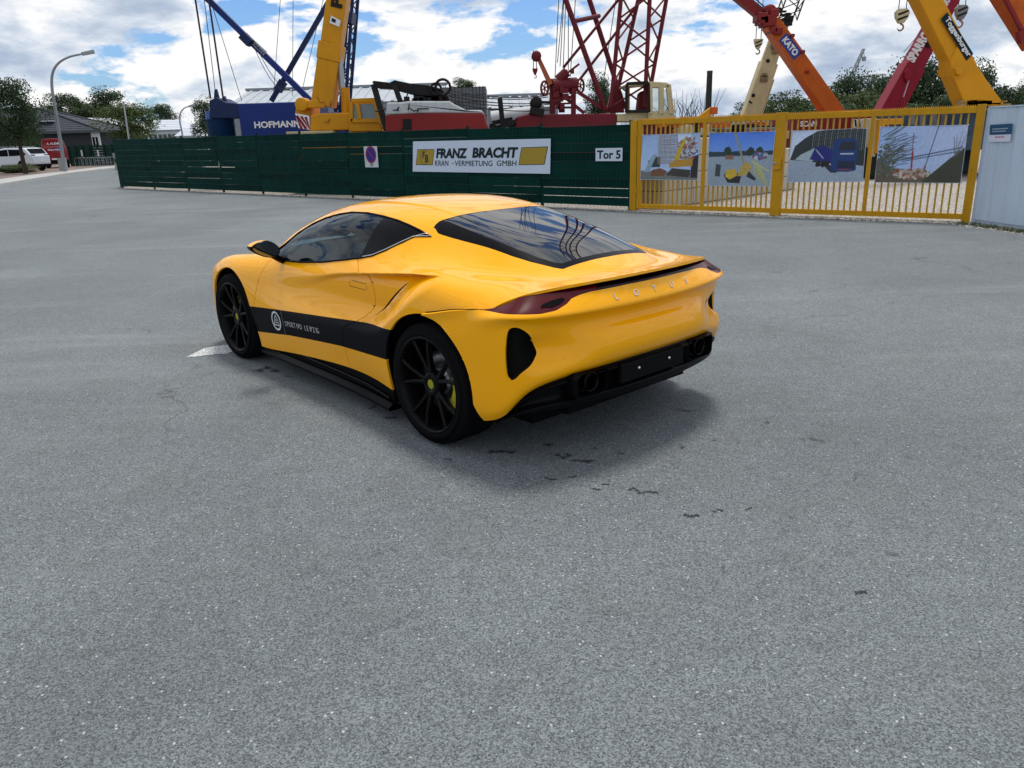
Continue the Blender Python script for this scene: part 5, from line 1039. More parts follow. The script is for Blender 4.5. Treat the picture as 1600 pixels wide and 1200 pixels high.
# ================================================================== buildings
M_CORR = mat('corrugated_pale', (.42, .46, .50), .45, metal=.2, vary=.08, streak=.15); M_CORR2 = mat('corrugated_grey', (.24, .27, .30), .5, metal=.3, vary=.1, streak=.2)
def hall(lab, pts_roof, pts_wall, Y, depth, rib, mr_, mw, name='warehouse'):
    """pts: (x0,x1,y_top,y_bottom) in photo pixels for the roof slope and the front wall"""
    x0, x1, yt, yb = pts_roof; e0, e1 = at(x0, yb, Y), at(x1, yb, Y); z_e = (e0.z + e1.z) / 2; r0 = at(x0, yt, Y + depth / 2); z_r = r0.z
    T = Thing(name, lab, 'building', (e0.x, Y, 0)); n = max(2, int((e1.x - e0.x) / rib)); w = (e1.x - e0.x) / n
    for k in range(n):
        mb = MB(); x = e0.x + k * w
        prof = [(0, 0), (w * .30, 0), (w * .36, .05), (w * .58, .05), (w * .64, 0), (w, 0)]
        vs = [(x + a, Y - .2, z_e + b) for a, b in prof] + [(x + a, Y + depth / 2, z_r + b) for a, b in prof]; m_ = len(prof); mb.add(vs, [(q, q + 1, q + 1 + m_, q + m_) for q in range(m_ - 1)]); T.part('roof_sheet', mb, mr_, fix=False)
    mb = MB(); mb.add([(e0.x, Y + depth / 2, z_r), (e1.x, Y + depth / 2, z_r), (e1.x, Y + depth, z_e), (e0.x, Y + depth, z_e)], [(0, 1, 2, 3)]); T.part('roof', mb, mr_, fix=False)
    nw = max(1, int((e1.x - e0.x) / rib / 1))
    for k in range(nw):
        mb = MB(); x = e0.x + (e1.x - e0.x) * k / nw; w2 = (e1.x - e0.x) / nw; prof = [(0, 0), (w2 * .5, 0), (w2 * .58, -.04), (w2 * .9, -.04), (w2, 0)]
        vs = [(x + a, Y + b, 0) for a, b in prof] + [(x + a, Y + b, z_e - .02) for a, b in prof]; m_ = len(prof); mb.add(vs, [(q, q + 1, q + 1 + m_, q + m_) for q in range(m_ - 1)]); T.part('wall_sheet', mb, mw, fix=False)
    mb = MB(); mb.box((e0.x, Y + .05, 0), (e0.x + .1, Y + depth, z_e)); mb.add([(e0.x, Y, z_e), (e0.x, Y + depth, z_e), (e0.x, Y + depth / 2, z_r)], [(0, 1, 2)]); mb.add([(e1.x, Y, z_e), (e1.x, Y + depth, z_e), (e1.x, Y + depth / 2, z_r), (e1.x, Y, 0), (e1.x, Y + depth, 0)], [(0, 1, 2), (3, 4, 1, 0)]); T.part('gable', mb, mw, fix=False)
    mb = MB(); mb.box((e0.x - .1, Y + depth / 2 - .2, z_r - .02), (e1.x + .1, Y + depth / 2 + .2, z_r + .12)); T.part('ridge_cap', mb, M_CORR2); return T
hall('long pale corrugated warehouse behind the blue and yellow cranes', (354, 690, 143, 161), None, 44, 8, .55, M_CORR, M_CORR2)
hall('low warehouse with ribbed roof edge between the red machines', (758, 872, 152, 168), None, 40, 7, .5, M_CORR, M_CORR2)
Y = 33.0
T = Thing('corrugated_container', 'tall grey corrugated container wall behind the red and white carrier', 'container', (at(730, 200, Y).x, Y, 0))
a, b = at(690, 137, Y), at(759, 138, Y); n = 16
for k in range(n):
    mb = MB(); x = a.x + (b.x - a.x) * k / n; w = (b.x - a.x) / n; prof = [(0, 0), (w * .4, 0), (w * .5, .05), (w * .9, .05), (w, 0)]; vs = [(x + p, Y + q, 0) for p, q in prof] + [(x + p, Y + q, a.z) for p, q in prof]; m_ = len(prof); mb.add(vs, [(q, q + 1, q + 1 + m_, q + m_) for q in range(m_ - 1)]); T.part('wall_sheet', mb, M_CORR2, fix=False)
mb = MB(); mb.box((a.x, Y + .06, 0), (b.x, Y + 2.4, a.z - .02)); T.part('container_body', mb, M_CORR2)
mb = MB()
for k in range(12): x = a.x + .1 + (b.x - a.x - .2) * k / 11; mb.beam((x, Y - .12, 1), (x, Y - .12, a.z + .02), .02, .02)
for k in range(6): z = a.z - .02 - k * .27; mb.beam((a.x, Y - .12, z), (b.x + .02, Y - .12, z), .02, .02)
T.part('mesh_panel', mb, M_DARK)

# bungalow with a dark hipped roof, left
M_ROOFD = mat('roof_dark_tile', (.040, .045, .058), .55, vary=.15, vscale=1.5); M_WALLD = mat('wall_dark', (.035, .042, .050), .8); M_WALLW = mat('wall_white', (.62, .66, .70), .7, vary=.05)
Y = 86.0
T = Thing('bungalow', 'dark bungalow with a grey hipped roof beyond the parked van', 'house', (at(60, 220, Y).x, Y, 0))
eL, eR = at(-60, 207, Y), at(156, 206, Y); ap = at(57, 170, Y + 4); zE = (eL.z + eR.z) / 2; dpt = 9.0
E0, E1, E2, E3 = Vector((eL.x, Y, zE)), Vector((eR.x, Y, zE)), Vector((eR.x, Y + dpt, zE)), Vector((eL.x, Y + dpt, zE)); R0 = Vector((at(-40, 170, Y + 4).x, Y + dpt / 2, ap.z)); R1 = Vector((ap.x, Y + dpt / 2, ap.z))
# front and end slopes in courses of tiles
def slope(T, a, b, c_, d, rows, m):
    for k in range(rows):
        t0, t1 = k / rows, (k + 1.25) / rows; t1 = min(1, t1); p0, p1, p2, p3 = a.lerp(d, t0), b.lerp(c_, t0), b.lerp(c_, t1), a.lerp(d, t1); up_ = Vector((0, 0, .05)); mb = MB()
        mb.add([tuple(p0 + up_), tuple(p1 + up_), tuple(p2), tuple(p3), tuple(p0), tuple(p1)], [(0, 1, 2, 3), (4, 5, 1, 0)]); T.part('tile_course', mb, m, fix=False)
slope(T, E0, E1, R1, R0, 12, M_ROOFD); slope(T, E1, E2, R1, R1, 12, M_ROOFD); slope(T, E2, E3, R0, R1, 6, M_ROOFD)
mb = MB(); 
for a, b in ((E1, R1), (R0, R1), (E2, R1)): mb.tube(a + Vector((0, 0, .06)), b + Vector((0, 0, .06)), .12, n=6)
T.part('ridge_tile', mb, M_ROOFD)
mb = MB(); mb.box((eL.x, Y - .05, zE - .22), (eR.x, Y + .05, zE + .02)); mb.box((eR.x - .05, Y, zE - .22), (eR.x + .05, Y + dpt, zE)); T.part('gutter', mb, mat('gutter_grey', (.07, .085, .10), .5))
mb = MB(); mb.box((eL.x + .6, Y + .6, 0), (eR.x - .6, Y + dpt - .6, zE)); T.part('wall', mb, M_WALLD)
mb = MB(); mb.box((at(140, 220, Y).x, Y + .5, .3), (at(153, 220, Y).x, Y + .62, zE - .15)); T.part('white_panel', mb, M_WALLW)
for x in (143.5, 148.5): mb = MB(); p = at(x, 222, Y); mb.box((p.x - .12, Y + .46, p.z - .4), (p.x + .10, Y + .5, p.z + .5)); T.part('window', mb, M_GLOSSBLK)
mb = MB(); p = at(72, 196, Y + 1.4); q = at(80, 196, Y + 1.4); tl = E0.lerp(R0, .38); mb.cbox((p.x, Y + 1.7, zE + (ap.z - zE) * .42 + .05), (1.6, 1.0, .08)); T.part('roof_light', mb, M_WALLW)
def white_house(lab, x0, x1, yr, ye, Y, xr0=None, xr1=None, yb=222, dormer=True):
    T = Thing('white_hall', lab, 'building', (at((x0 + x1) / 2, yb, Y).x, Y, 0)); a, b = at(x0, ye, Y), at(x1, ye, Y); r0, r1 = at(xr0 or x0, yr, Y + 4), at(xr1 or x1, yr, Y + 4); z = a.z
    slope(T, Vector((a.x, Y, z)), Vector((b.x, Y, z)), Vector((r1.x, Y + 5, r1.z)), Vector((r0.x, Y + 5, r0.z)), 6, mat('roof_pale', (.58, .62, .68), .4, vary=.06))
    mb = MB(); mb.box((a.x + .2, Y + .3, 0), (b.x - .2, Y + 9, z)); T.part('wall', mb, M_WALLW)
    mb = MB(); mb.add([(b.x, Y, z), (b.x, Y + 10, z), (r1.x, Y + 5, r1.z)], [(0, 1, 2)]); mb.add([(a.x, Y, z), (a.x, Y + 10, z), (r0.x, Y + 5, r0.z)], [(0, 2, 1)]); T.part('gable', mb, M_WALLW, fix=False)
    n = max(3, int((x1 - x0) / 7))
    for k in range(n):
        p = at(x0 + (x1 - x0) * (k + .5) / n, (ye + yb) / 2, Y + .2); mb = MB(); mb.box((p.x - .25, Y + .24, z - 2.2), (p.x + .15, Y + .3, z - .5)); T.part('window', mb, mat('far_window', (.10, .13, .16), .2))
    return T
white_house('white hall with pale roof between the dark bungalow and the leafy street tree', 108, 168, 184, 200, 108)
white_house('white house with pale roof right of the leafy street tree', 232, 284, 187, 204, 104, 236, 280)
white_house('small white gabled shed near the blue drum', 272, 306, 199, 213, 96, 284, 300)

# ================================================================== trees and shrubs
def leaf_mat(name, c0, c1):
    m = bpy.data.materials.new(name); m.use_nodes = True; t = m.node_tree; b = t.nodes['Principled BSDF']; L = t.links.new
    oi = t.nodes.new('ShaderNodeTexCoord'); n = t.nodes.new('ShaderNodeTexNoise'); n.inputs['Scale'].default_value = 1.1; n.inputs['Detail'].default_value = 6; L(oi.outputs['Object'], n.inputs['Vector'])
    r_ = t.nodes.new('ShaderNodeValToRGB'); r_.color_ramp.elements[0].position = .35; r_.color_ramp.elements[1].position = .68; r_.color_ramp.elements[0].color = (*c0, 1); r_.color_ramp.elements[1].color = (*c1, 1); L(n.outputs['Fac'], r_.inputs[0]); L(r_.outputs[0], b.inputs['Base Color'])
    b.inputs['Roughness'].default_value = .6
    tr = t.nodes.new('ShaderNodeBsdfTranslucent'); L(r_.outputs[0], tr.inputs[0]); mx = t.nodes.new('ShaderNodeMixShader'); mx.inputs[0].default_value = .3; L(b.outputs[0], mx.inputs[1]); L(tr.outputs[0], mx.inputs[2]); L(mx.outputs[0], t.nodes['Material Output'].inputs[0]); return m
M_LEAF = [leaf_mat('leaf_dark', (.014, .036, .014), (.050, .095, .028)), leaf_mat('leaf_mid', (.022, .050, .014), (.075, .125, .030)), leaf_mat('leaf_yellowish', (.03, .055, .010), (.10, .135, .03))]
M_BARK = mat('bark', (.06, .045, .035), .9, vary=.3, vscale=4)
def crown_mesh(name, seed, rx, rz, n_leaf, leaf, blobs, m, spiky=0.0, skirt=0.0):
    """crown of leaf clumps spread through several overlapping lobes; centre of crown at origin"""
    g = np.random.RandomState(seed); B_ = []
    for _ in range(blobs):
        t = g.rand() * 6.283; u = g.rand() ** .6; z = g.uniform(-.75, .85); rr_ = math.sqrt(max(.02, 1 - z * z)) * u * .78
        B_.append((rx * rr_ * math.cos(t), rx * rr_ * math.sin(t), rz * z * .82, g.uniform(.20, .42) * min(rx, rz)))
    vs = np.empty((n_leaf * 4, 3)); k = 0
    for i in range(n_leaf):
        b = B_[g.randint(len(B_))]; d = g.normal(size=3); d /= np.linalg.norm(d) + 1e-9; q = (.55 + .55 * g.rand() ** .7) * b[3]
        if g.rand() < spiky: q *= 1.5
        c_ = np.array(b[:3]) + d * q * np.array([1, 1, .85]); nrm = d * .7 + g.normal(size=3) * .6; nrm /= np.linalg.norm(nrm); a = np.cross(nrm, g.normal(size=3)); a /= np.linalg.norm(a) + 1e-9; b2 = np.cross(nrm, a); s_ = leaf * g.uniform(.5, 1.2)
        vs[k:k + 4] = [c_ - a * s_ * .5, c_ - b2 * s_ * .42, c_ + a * s_ * .6, c_ + b2 * s_ * .42]; k += 4
    me = bpy.data.meshes.new(name); me.from_pydata(vs.tolist(), [], [(4 * i, 4 * i + 1, 4 * i + 2, 4 * i + 3) for i in range(n_leaf)]); me.materials.append(m); me.update(); return me, B_
CR = []
for sd, rx, rz, nl, lf, bl, mi_, sp_ in ((1, 1.0, 1.0, 11000, .060, 34, 0, .05), (2, 1.0, 1.1, 11000, .058, 36, 0, .07), (3, 1.1, .9, 10000, .062, 32, 1, .05), (4, .9, 1.2, 10000, .058, 32, 1, .06), (5, 1.0, 1.0, 11000, .058, 34, 2, .05)):
    CR.append(crown_mesh('crown', sd, rx, rz, nl, lf, bl, M_LEAF[mi_], sp_))
def trunk_mesh(seed, blobs, h_c):
    """unit trunk with limbs: crown centre at z = h_c"""
    mb = MB(); g = random.Random(seed); mb.path([(0, 0, 0), (.02, .01, h_c * .4), (-.02, .02, h_c * .75), (0, 0, h_c * 1.0)], [.075, .06, .045, .02], 7)
    for b in blobs[:10]:
        z0 = h_c * g.uniform(.45, .8); mb.path([(0, 0, z0), (b[0] * .45, b[1] * .45, z0 + (.12 * b[2] + h_c - z0) * .5), (b[0] * .8, b[1] * .8, .15 * b[2] + h_c)], [.035, .022, .006], 5)
    me = mb.mesh('trunk'); me.materials.append(M_BARK); return me
TR = [trunk_mesh(i, CR[i][1], 1.55) for i in range(5)]
def tree(lab, px, ptop, Y, wpx_, kind, group=None, squash=1.0, pbase=None, rz=None):
    """tree standing at depth Y whose crown top is seen at row ptop"""
    top = at(px, ptop, Y); H_ = top.z; rx = wpx(wpx_, Y) / 2; rz_ = min(H_ * .46, rx * squash) if pbase is None else (H_ - at(px, pbase, Y).z) / 2
    T = thing('tree', lab, 'tree', (top.x, Y, 0), random.Random(px).uniform(0, 6.28), group)
    me, B_ = CR[kind]; zc_ = H_ - rz_ * .97
    c_ = put(bpy.data.objects.new('crown', me), T); c_.location = (0, 0, zc_); c_.scale = (rx, rx, rz_)
    t_ = put(bpy.data.objects.new('trunk', TR[kind]), T); t_.scale = (rx, rx, zc_ / 1.55); return T
G1_ = 'trees along the horizon behind the crane yard'
tree('leafy dark tree at the left edge beside the parked white car', 6, 110, 55, 88, 0, None, 1.3, 236)
tree('dark tree behind the curved street lamp', 90, 139, 125, 66, 0, None, 1.0, 200)
tree('rounded dark tree above the dark bungalow roof end', 160, 137, 130, 84, 1, None, .9, 205)
tree('bushy light green tree in front of the white hall', 196, 158, 72, 92, 4, None, .9, 226)
tree('small dark tree above the white house roof', 248, 158, 128, 52, 0, None, .9, 206)
tree('dark tree left of the blue drum', 318, 152, 72, 56, 1, None, 1.2, 222)
tree('low dark tree behind the gap of lamp and street tree', 122, 160, 124, 54, 3, None, 1.0, 215)
tree('dark tree showing between the struts of the red crane', 938, 116, 42, 66, 1, None, 1.2, 200)
tree('green bush top over the grey container', 722, 122, 38, 46, 3, None, 1.2, 160)
for i, (px, pt, Y, w, k, lab) in enumerate([
    (1170, 152, 60, 56, 0, 'dark bush at the left end of the treeline by the cream boom'), (1225, 138, 64, 90, 2, 'mid green tree between the cream and orange booms'),
    (1275, 134, 66, 90, 2, 'mid green tree just behind the middle of the orange boom'), (1335, 110, 62, 86, 1, 'tall loose tree right of the orange boom'),
    (1385, 104, 64, 84, 0, 'tall dark tree left of the dark red boom'), (1345, 140, 56, 100, 4, 'lighter low tree in front of the tall trees left of the red boom'),
    (1440, 84, 56, 100, 1, 'tallest dark tree between the dark red and yellow booms'), (1480, 108, 54, 90, 0, 'dark tree behind the hydraulic ram of the yellow boom'),
    (1535, 96, 60, 80, 1, 'dark tree right behind the yellow boom'), (1585, 128, 58, 80, 0, 'low dark tree at the right edge of the treeline'), (1300, 160, 52, 90, 3, 'low shrubby tree above the gate rail near the orange boom foot'), (1500, 140, 50, 90, 0, 'low dark tree above the right half of the gate'), (1620, 120, 62, 90, 1, 'dark tree partly cut by the right edge'), (1400, 148, 52, 80, 2, 'mid green low tree behind the foot of the dark red boom')]):
    tree(lab, px, pt, Y, w * 1.18, k, G1_, 1.2, 215)
bw = MB()   # bare twiggy bush above the small yellow jib
g = random.Random(9); p0 = at(1072, 190, 30)
for k in range(46): a = p0 + Vector((g.uniform(-.9, .9), g.uniform(-.4, .4), 0)); b = a + Vector((g.uniform(-.5, .5), 0, g.uniform(.5, 1.15))); bw.path([a, a.lerp(b, .5) + Vector((g.uniform(-.1, .1), 0, .05)), b], [.012, .009, .004], 4)
for k in range(30): a = Vector((p0.x + g.uniform(-.3, .3), 30, 0)); bw.path([a, p0 + Vector((g.uniform(-.9, .9), 0, 0))], [.02, .012], 4)
o = bw.build('bare_bush', M_BARK); tag(o, 'thin bare twiggy bush above the gate right of the cream cab', 'bush')
def shrub(lab, px, ptop, Y, w, kind, group=None, zscale=1.0):
    top = at(px, ptop, Y); rx = wpx(w, Y) / 2; T = thing('shrub', lab, 'shrub', (top.x, Y, 0), 0, group); c_ = put(bpy.data.objects.new('crown', CR[kind][0]), T); c_.scale = (rx, rx, top.z / 2 / .97); c_.location = (0, 0, top.z / 2); return T
shrub('round clipped shrub left of the far street pole', 217, 206, 58, 36, 4); shrub('round clipped shrub right of the far street pole', 262, 209, 58, 30, 4)
shrub('low green shrub bed in front of the white car', 30, 255, 58, 62, 4); shrub('low yellow-green shrub beside the front of the white car', 12, 257, 57, 40, 2)
shrub('dense shrub left of the dark bungalow behind the white car', 30, 205, 78, 60, 0); shrub('tall hedge beyond the side fence', 205, 218, 54, 60, 2)

# ================================================================== street furniture and parked vehicles, far left
base = on_ground(102, 270, .1); 
M_GALV = mat('galvanised', (.30, .33, .35), .45, metal=.5)
def lamp(lab, pts, Y0, r0, r1):
    P_ = [at(x, y, Y0) for x, y in pts]; T = Thing('street_lamp', lab, 'street lamp', (P_[0].x, Y0, 0)); P_[0].z = .05
    Q = []
    PP = [P_[0]] + P_ + [P_[-1]]
    for i in range(1, len(PP) - 2):
        for k in range(5):
            t = k / 5; Q.append(.5 * ((2 * PP[i]) + (PP[i + 1] - PP[i - 1]) * t + (2 * PP[i - 1] - 5 * PP[i] + 4 * PP[i + 1] - PP[i + 2]) * t * t + (3 * PP[i] - PP[i - 1] - 3 * PP[i + 1] + PP[i + 2]) * t ** 3))
    Q.append(PP[-2]); n = len(Q); mb = MB(); mb.path(Q, [r0 + (r1 - r0) * i / n for i in range(n)], 8); T.part('pole', mb, M_GALV)
    d = (Q[-1] - Q[-2]).normalized(); mb = MB(); e = Q[-1]; mb.beam(e - d * .1, e + d * (r0 * 6), r0 * 1.7, r0 * .9, upv=(0, 1, 0), w2=r0 * 2.0, h2=r0 * .7); T.part('lamp_head', mb, M_GALV, bevel=.01); return T
lamp('tall curved grey street lamp at the kerb beside the white car', [(102, 270), (95, 225), (88, 180), (81.5, 140), (82, 115), (91, 99), (108, 89), (130, 84)], 57.5, .13, .06)
lamp('small curved street lamp beside the white shed', [(286, 215), (284, 205), (281, 190), (282, 177), (288, 169), (296, 166)], 70, .08, .04)
T = Thing('flag_pole', 'thin white pole in front of the leafy street tree', 'pole', (at(198, 215, 55).x, 55, 0)); mb = MB(); mb.tube((at(200, 216, 55).x, 55, 0), at(193, 160, 55), .07, .045, n=8); T.part('pole', mb, mat('pole_pale', (.42, .45, .47), .5)); mb = MB(); mb.cbox(tuple(at(193, 160, 55)), (.12, .12, .12)); T.part('cap', mb, M_GALV)

def suv():
    Y0 = 61.5; rear = on_ground(76, 266, .1); x1 = at(68, 250, Y0).x; L_ = 4.5; T = thing('parked_car', 'white estate car parked at the left edge behind the shrubs', 'car', (x1 - L_ / 2, Y0, .10))
    S_ = 1.12; mw = mat('car_white', (.62, .66, .72), .25, coat=.8); 
    side = [(-2.2, .35), (-2.25, .62), (-2.1, .85), (-1.2, 1.0), (-.55, 1.42), (.2, 1.52), (1.3, 1.51), (1.82, 1.45), (2.12, 1.10), (2.24, .95), (2.25, .45), (2.1, .32)]
    mb = MB(); mb.prism([(x * S_, z * S_) for x, z in side], -.88, .88, 'y'); mb.build('body', mw, T, bevel=.09)
    for sg in (-1, 1):
        mb = MB(); mb.prism([(-1.0 * S_, 1.0 * S_), (-.50 * S_, 1.36 * S_), (.45 * S_, 1.42 * S_), (.45 * S_, 1.0 * S_)], .885 * sg - .01, .885 * sg + .01, 'y'); mb.build('side_window', M_GLOSSBLK, T)
        mb = MB(); mb.prism([(.52 * S_, 1.0 * S_), (.52 * S_, 1.42 * S_), (1.50 * S_, 1.38 * S_), (1.85 * S_, 1.12 * S_), (1.75 * S_, 1.03 * S_)], .885 * sg - .01, .885 * sg + .01, 'y'); mb.build('side_window', M_GLOSSBLK, T)
        for wx in (-1.35, 1.40):
            mb = MB(); mb.lathe([(0, -.11), (.22, -.10), (.24, -.12), (.33, -.12), (.36, -.08), (.36, .1), (0, .1)], 'y', (wx * S_, .84 * sg, .36), 24); w = mb.build('wheel', M_TYRE, T)
            mb = MB(); mb.lathe([(0, -.125 * sg), (.21, -.125 * sg)] if sg < 0 else [(0, .105), (.21, .105)], 'y', (wx * S_, .84 * sg, .36), 20); 
            mb = MB(); mb.prism([(wx * S_ + .44 * math.cos(t), .36 + .44 * math.sin(t)) for t in np.linspace(0, math.pi, 14)], .875 * sg - .012, .875 * sg + .012, 'y'); mb.build('wheel_arch', M_BLK, T)
        mb = MB(); mb.box((1.98 * S_, .62 * sg - .2, .92 * S_), (2.21 * S_, .62 * sg + .2, 1.06 * S_)); mb.build('tail_light', mat('dark_red_lamp', (.08, .01, .015), .3), T, bevel=.03)
        mb = MB(); mb.path([(-.5, .72 * sg, 1.73), (-.3, .72 * sg, 1.78), (1.3, .72 * sg, 1.76), (1.5, .72 * sg, 1.70)], .02, 5); mb.build('roof_rail', M_GALV, T)
    mb = MB(); mb.prism([(1.84 * S_, 1.42 * S_), (2.09 * S_, 1.13 * S_), (2.13 * S_, 1.14 * S_), (1.88 * S_, 1.44 * S_)], -.7, .7, 'y'); mb.build('rear_window', M_GLOSSBLK, T)
    mb = MB(); mb.box((2.05 * S_, -.85, .28), (2.29 * S_, .85, .50)); mb.build('rear_bumper', M_BLK, T, bevel=.04); mb = MB(); mb.box((2.255 * S_, -.26, .68), (2.262 * S_, .26, .80)); mb.build('number_plate', M_LWHITE, T)
    T.rotation_euler = (0, 0, R(-14)); return T
suv()
def van():
    Y0 = 68.0; a, b = at(72, 255, Y0), at(108, 255, Y0); cx_ = (a.x + b.x) / 2; W_ = b.x - a.x; T = thing('delivery_van', 'red delivery van with white lettering seen from behind', 'van', (cx_, Y0, .08)); H_ = at(85, 218, Y0).z; mr_ = mat('van_red', (.22, .008, .014), .35, coat=.5); hw = W_ / 2
    mb = MB(); 
    sec = [(-hw, .62), (-hw, 1.4), (-hw * .90, H_ - .15), (-hw * .82, H_), (hw * .55, H_), (hw * .68, H_ - .15), (hw * .86, 1.4), (hw * .88, .62)]
    mb.prism(sec, 0, 5.0, 'y'); mb.build('body', mr_, T, bevel=.06)
    mb = MB(); mb.box((-hw * .96, -.06, .42), (hw * .9, .3, .66)); mb.build('rear_bumper', M_BLK, T, bevel=.04); mb = MB(); mb.box((-.035 * 1, -.012, .66), (-.015, .01, H_ - .1)); mb.build('door_gap', M_BLK, T)
    for s_, z, w, h in (('KLEMPT', H_ * .80, 1.0, .16), ('heizung', H_ * .60, 1.1, .14)): fit_text('lettering', 'A. KLEMM' if s_ == 'KLEMPT' else 'Service', w, h, frame_m((-hw * .55, -.02, z), (1, 0, 0), (0, 0, 1)), M_LWHITE, T, bold=.02)
    for x0_, x1_, z in ((-hw * .88, hw * .60, H_ * .72),): mb = MB(); mb.box((x0_, -.012, z), (x1_, .0, z + .03)); mb.build('trim_line', mat('trim_pink', (.5, .2, .2), .5), T)
    mb = MB(); mb.box((hw * .02, -.016, H_ * .60), (hw * .32, -.004, H_ * .68)); mb.build('blue_logo', mat('logo_blue', (.10, .12, .5), .5), T)
    for sg in (-.82, .72):
        mb = MB(); mb.lathe([(0, -.1), (.33, -.1), (.34, .1), (0, .1)], 'x', (hw * sg, .8, .34), 18); mb.build('wheel', M_TYRE, T); mb = MB(); mb.lathe([(0, -.1), (.33, -.1), (.34, .1), (0, .1)], 'x', (hw * sg, 3.9, .34), 18); mb.build('wheel', M_TYRE, T)
        mb = MB(); mb.box((hw * sg * 1.04 - .06, -.03, .85), (hw * sg * 1.04 + .06, .02, 1.25)); mb.build('tail_light', mat('lamp_red', (.35, .02, .02), .3), T, bevel=.01)
    mb = MB(); mb.box((-.35, -.02, .70), (.25, -.005, .82)); mb.build('number_plate', M_LWHITE, T); T.rotation_euler = (0, 0, R(27)); return T
van()
T = Thing('utility_cabinet', 'grey utility cabinet on the pavement at the foot of the red van', 'cabinet', (at(96, 260, 60).x, 60, .1)); a, b = at(92, 262, 60), at(99, 248, 60); mb = MB(); mb.box((a.x, 60, .1), (b.x, 60.4, b.z)); T.part('housing', mb, mat('cabinet_grey', (.36, .38, .38), .6), bevel=.02); mb = MB(); mb.box((a.x - .03, 59.97, b.z), (b.x + .03, 60.43, b.z + .05)); T.part('lid', mb, MATS['cabinet_grey'])
# far green fence, hedge and bins across the side road
Y = 74.0
T = Thing('garden_fence', 'far green fence between the red van and the tall slat fence', 'fence', (at(145, 255, Y).x, Y, 0)); a, b = at(106, 228, Y), at(186, 230, Y)
for k in range(8):
    p = Vector((a.x + (b.x - a.x) * k / 7, Y, 0)); mb = MB(); mb.beam(p, p + Vector((0, 0, 1.95)), .08, .08); T.part('post', mb, M_GPOST)
for k in range(7):
    for r_ in range(8): mb = MB(); x0_ = a.x + (b.x - a.x) * k / 7; x1_ = a.x + (b.x - a.x) * (k + 1) / 7; mb.box((x0_, Y + .03, .1 + r_ * .22), (x1_, Y + .045, .30 + r_ * .22)); T.part('privacy_strip', mb, mat('far_green', (.008, .045, .032), .6, vary=.3))
for x, lab in ((127.5, 'left small white plate on the far green fence'), (153, 'right small white plate on the far green fence')):
    p = at(x, 238, Y - .1); q = put(bpy.data.objects.new('fence_plate', (lambda m: (m.box((p.x - .07, Y - .1, p.z - .35), (p.x + .07, Y - .07, p.z + .2)), m.mesh('fence_plate'))[1])(MB()))); q.data.materials.append(M_LWHITE); tag(q, lab, 'sign')
for i, (x, lab) in enumerate(((181.5, 'pale grey box standing at the corner of the tall green fence'),)):
    a, b = at(x, 262, 60), at(x + 4, 240, 60); T = Thing('street_box', lab, 'cabinet', (a.x, 60, 0)); mb = MB(); mb.box((a.x - .1, 60, 0), (a.x + .25, 60.4, b.z)); T.part('housing', mb, MATS['cabinet_grey'], bevel=.02); mb = MB(); mb.box((a.x - .12, 59.98, b.z), (a.x + .27, 60.42, b.z + .04)); T.part('lid', mb, MATS['cabinet_grey'])
# low wire hoops (bicycle stands) before the far fence
for k in range(9):
    x = 118 + k * 6.5; p = at(x, 258, 70); mb = MB(); mb.path([(p.x, 70, .1), (p.x, 70, .75), (p.x + .12, 70, .85), (p.x + .45, 70, .85), (p.x + .57, 70, .75), (p.x + .57, 70, .1)], .025, 6); o = mb.build('bicycle_stand', M_GALV); tag(o, 'low metal hoop stand in the row before the far green fence', 'bicycle stand', 'hoop stands before the far green fence')
# ================================================================== the yellow sports car
CX, CY, YAW = 0.228, 4.688, R(131.5)
car = thing('sports_car', 'yellow two-door sports coupe with a black side stripe standing on the asphalt', 'sports car', (CX, CY, 0), YAW)
CM = Matrix.Translation((CX, CY, 0)) @ Matrix.Rotation(YAW, 4, 'Z'); CMi = CM.inverted()

def paint_mat():
    m = bpy.data.materials.new('yellow_paint'); m.use_nodes = True; t = m.node_tree; b = t.nodes['Principled BSDF']
    b.inputs['Base Color'].default_value = (0.97, 0.425, 0.0, 1); b.inputs['Roughness'].default_value = 0.45; b.inputs['Specular IOR Level'].default_value = 0.04; b.inputs['Specular Tint'].default_value = (1.0, 0.7, 0.2, 1)
    b.inputs['Metallic'].default_value = 0.0; b.inputs['Coat Weight'].default_value = 0.8; b.inputs['Coat Roughness'].default_value = 0.02
    b.inputs['Coat IOR'].default_value = 1.42
    tc = t.nodes.new('ShaderNodeTexCoord'); n = t.nodes.new('ShaderNodeTexNoise'); n.inputs['Scale'].default_value = 6; n.inputs['Detail'].default_value = 8
    t.links.new(tc.outputs['Object'], n.inputs['Vector']); mr = t.nodes.new('ShaderNodeMapRange')
    mr.inputs[1].default_value = 0.35; mr.inputs[2].default_value = 0.75; mr.inputs[3].default_value = 0.004; mr.inputs[4].default_value = 0.035
    t.links.new(n.outputs['Fac'], mr.inputs[0]); t.links.new(mr.outputs[0], b.inputs['Coat Roughness'])
    return m
M_PAINT = paint_mat()
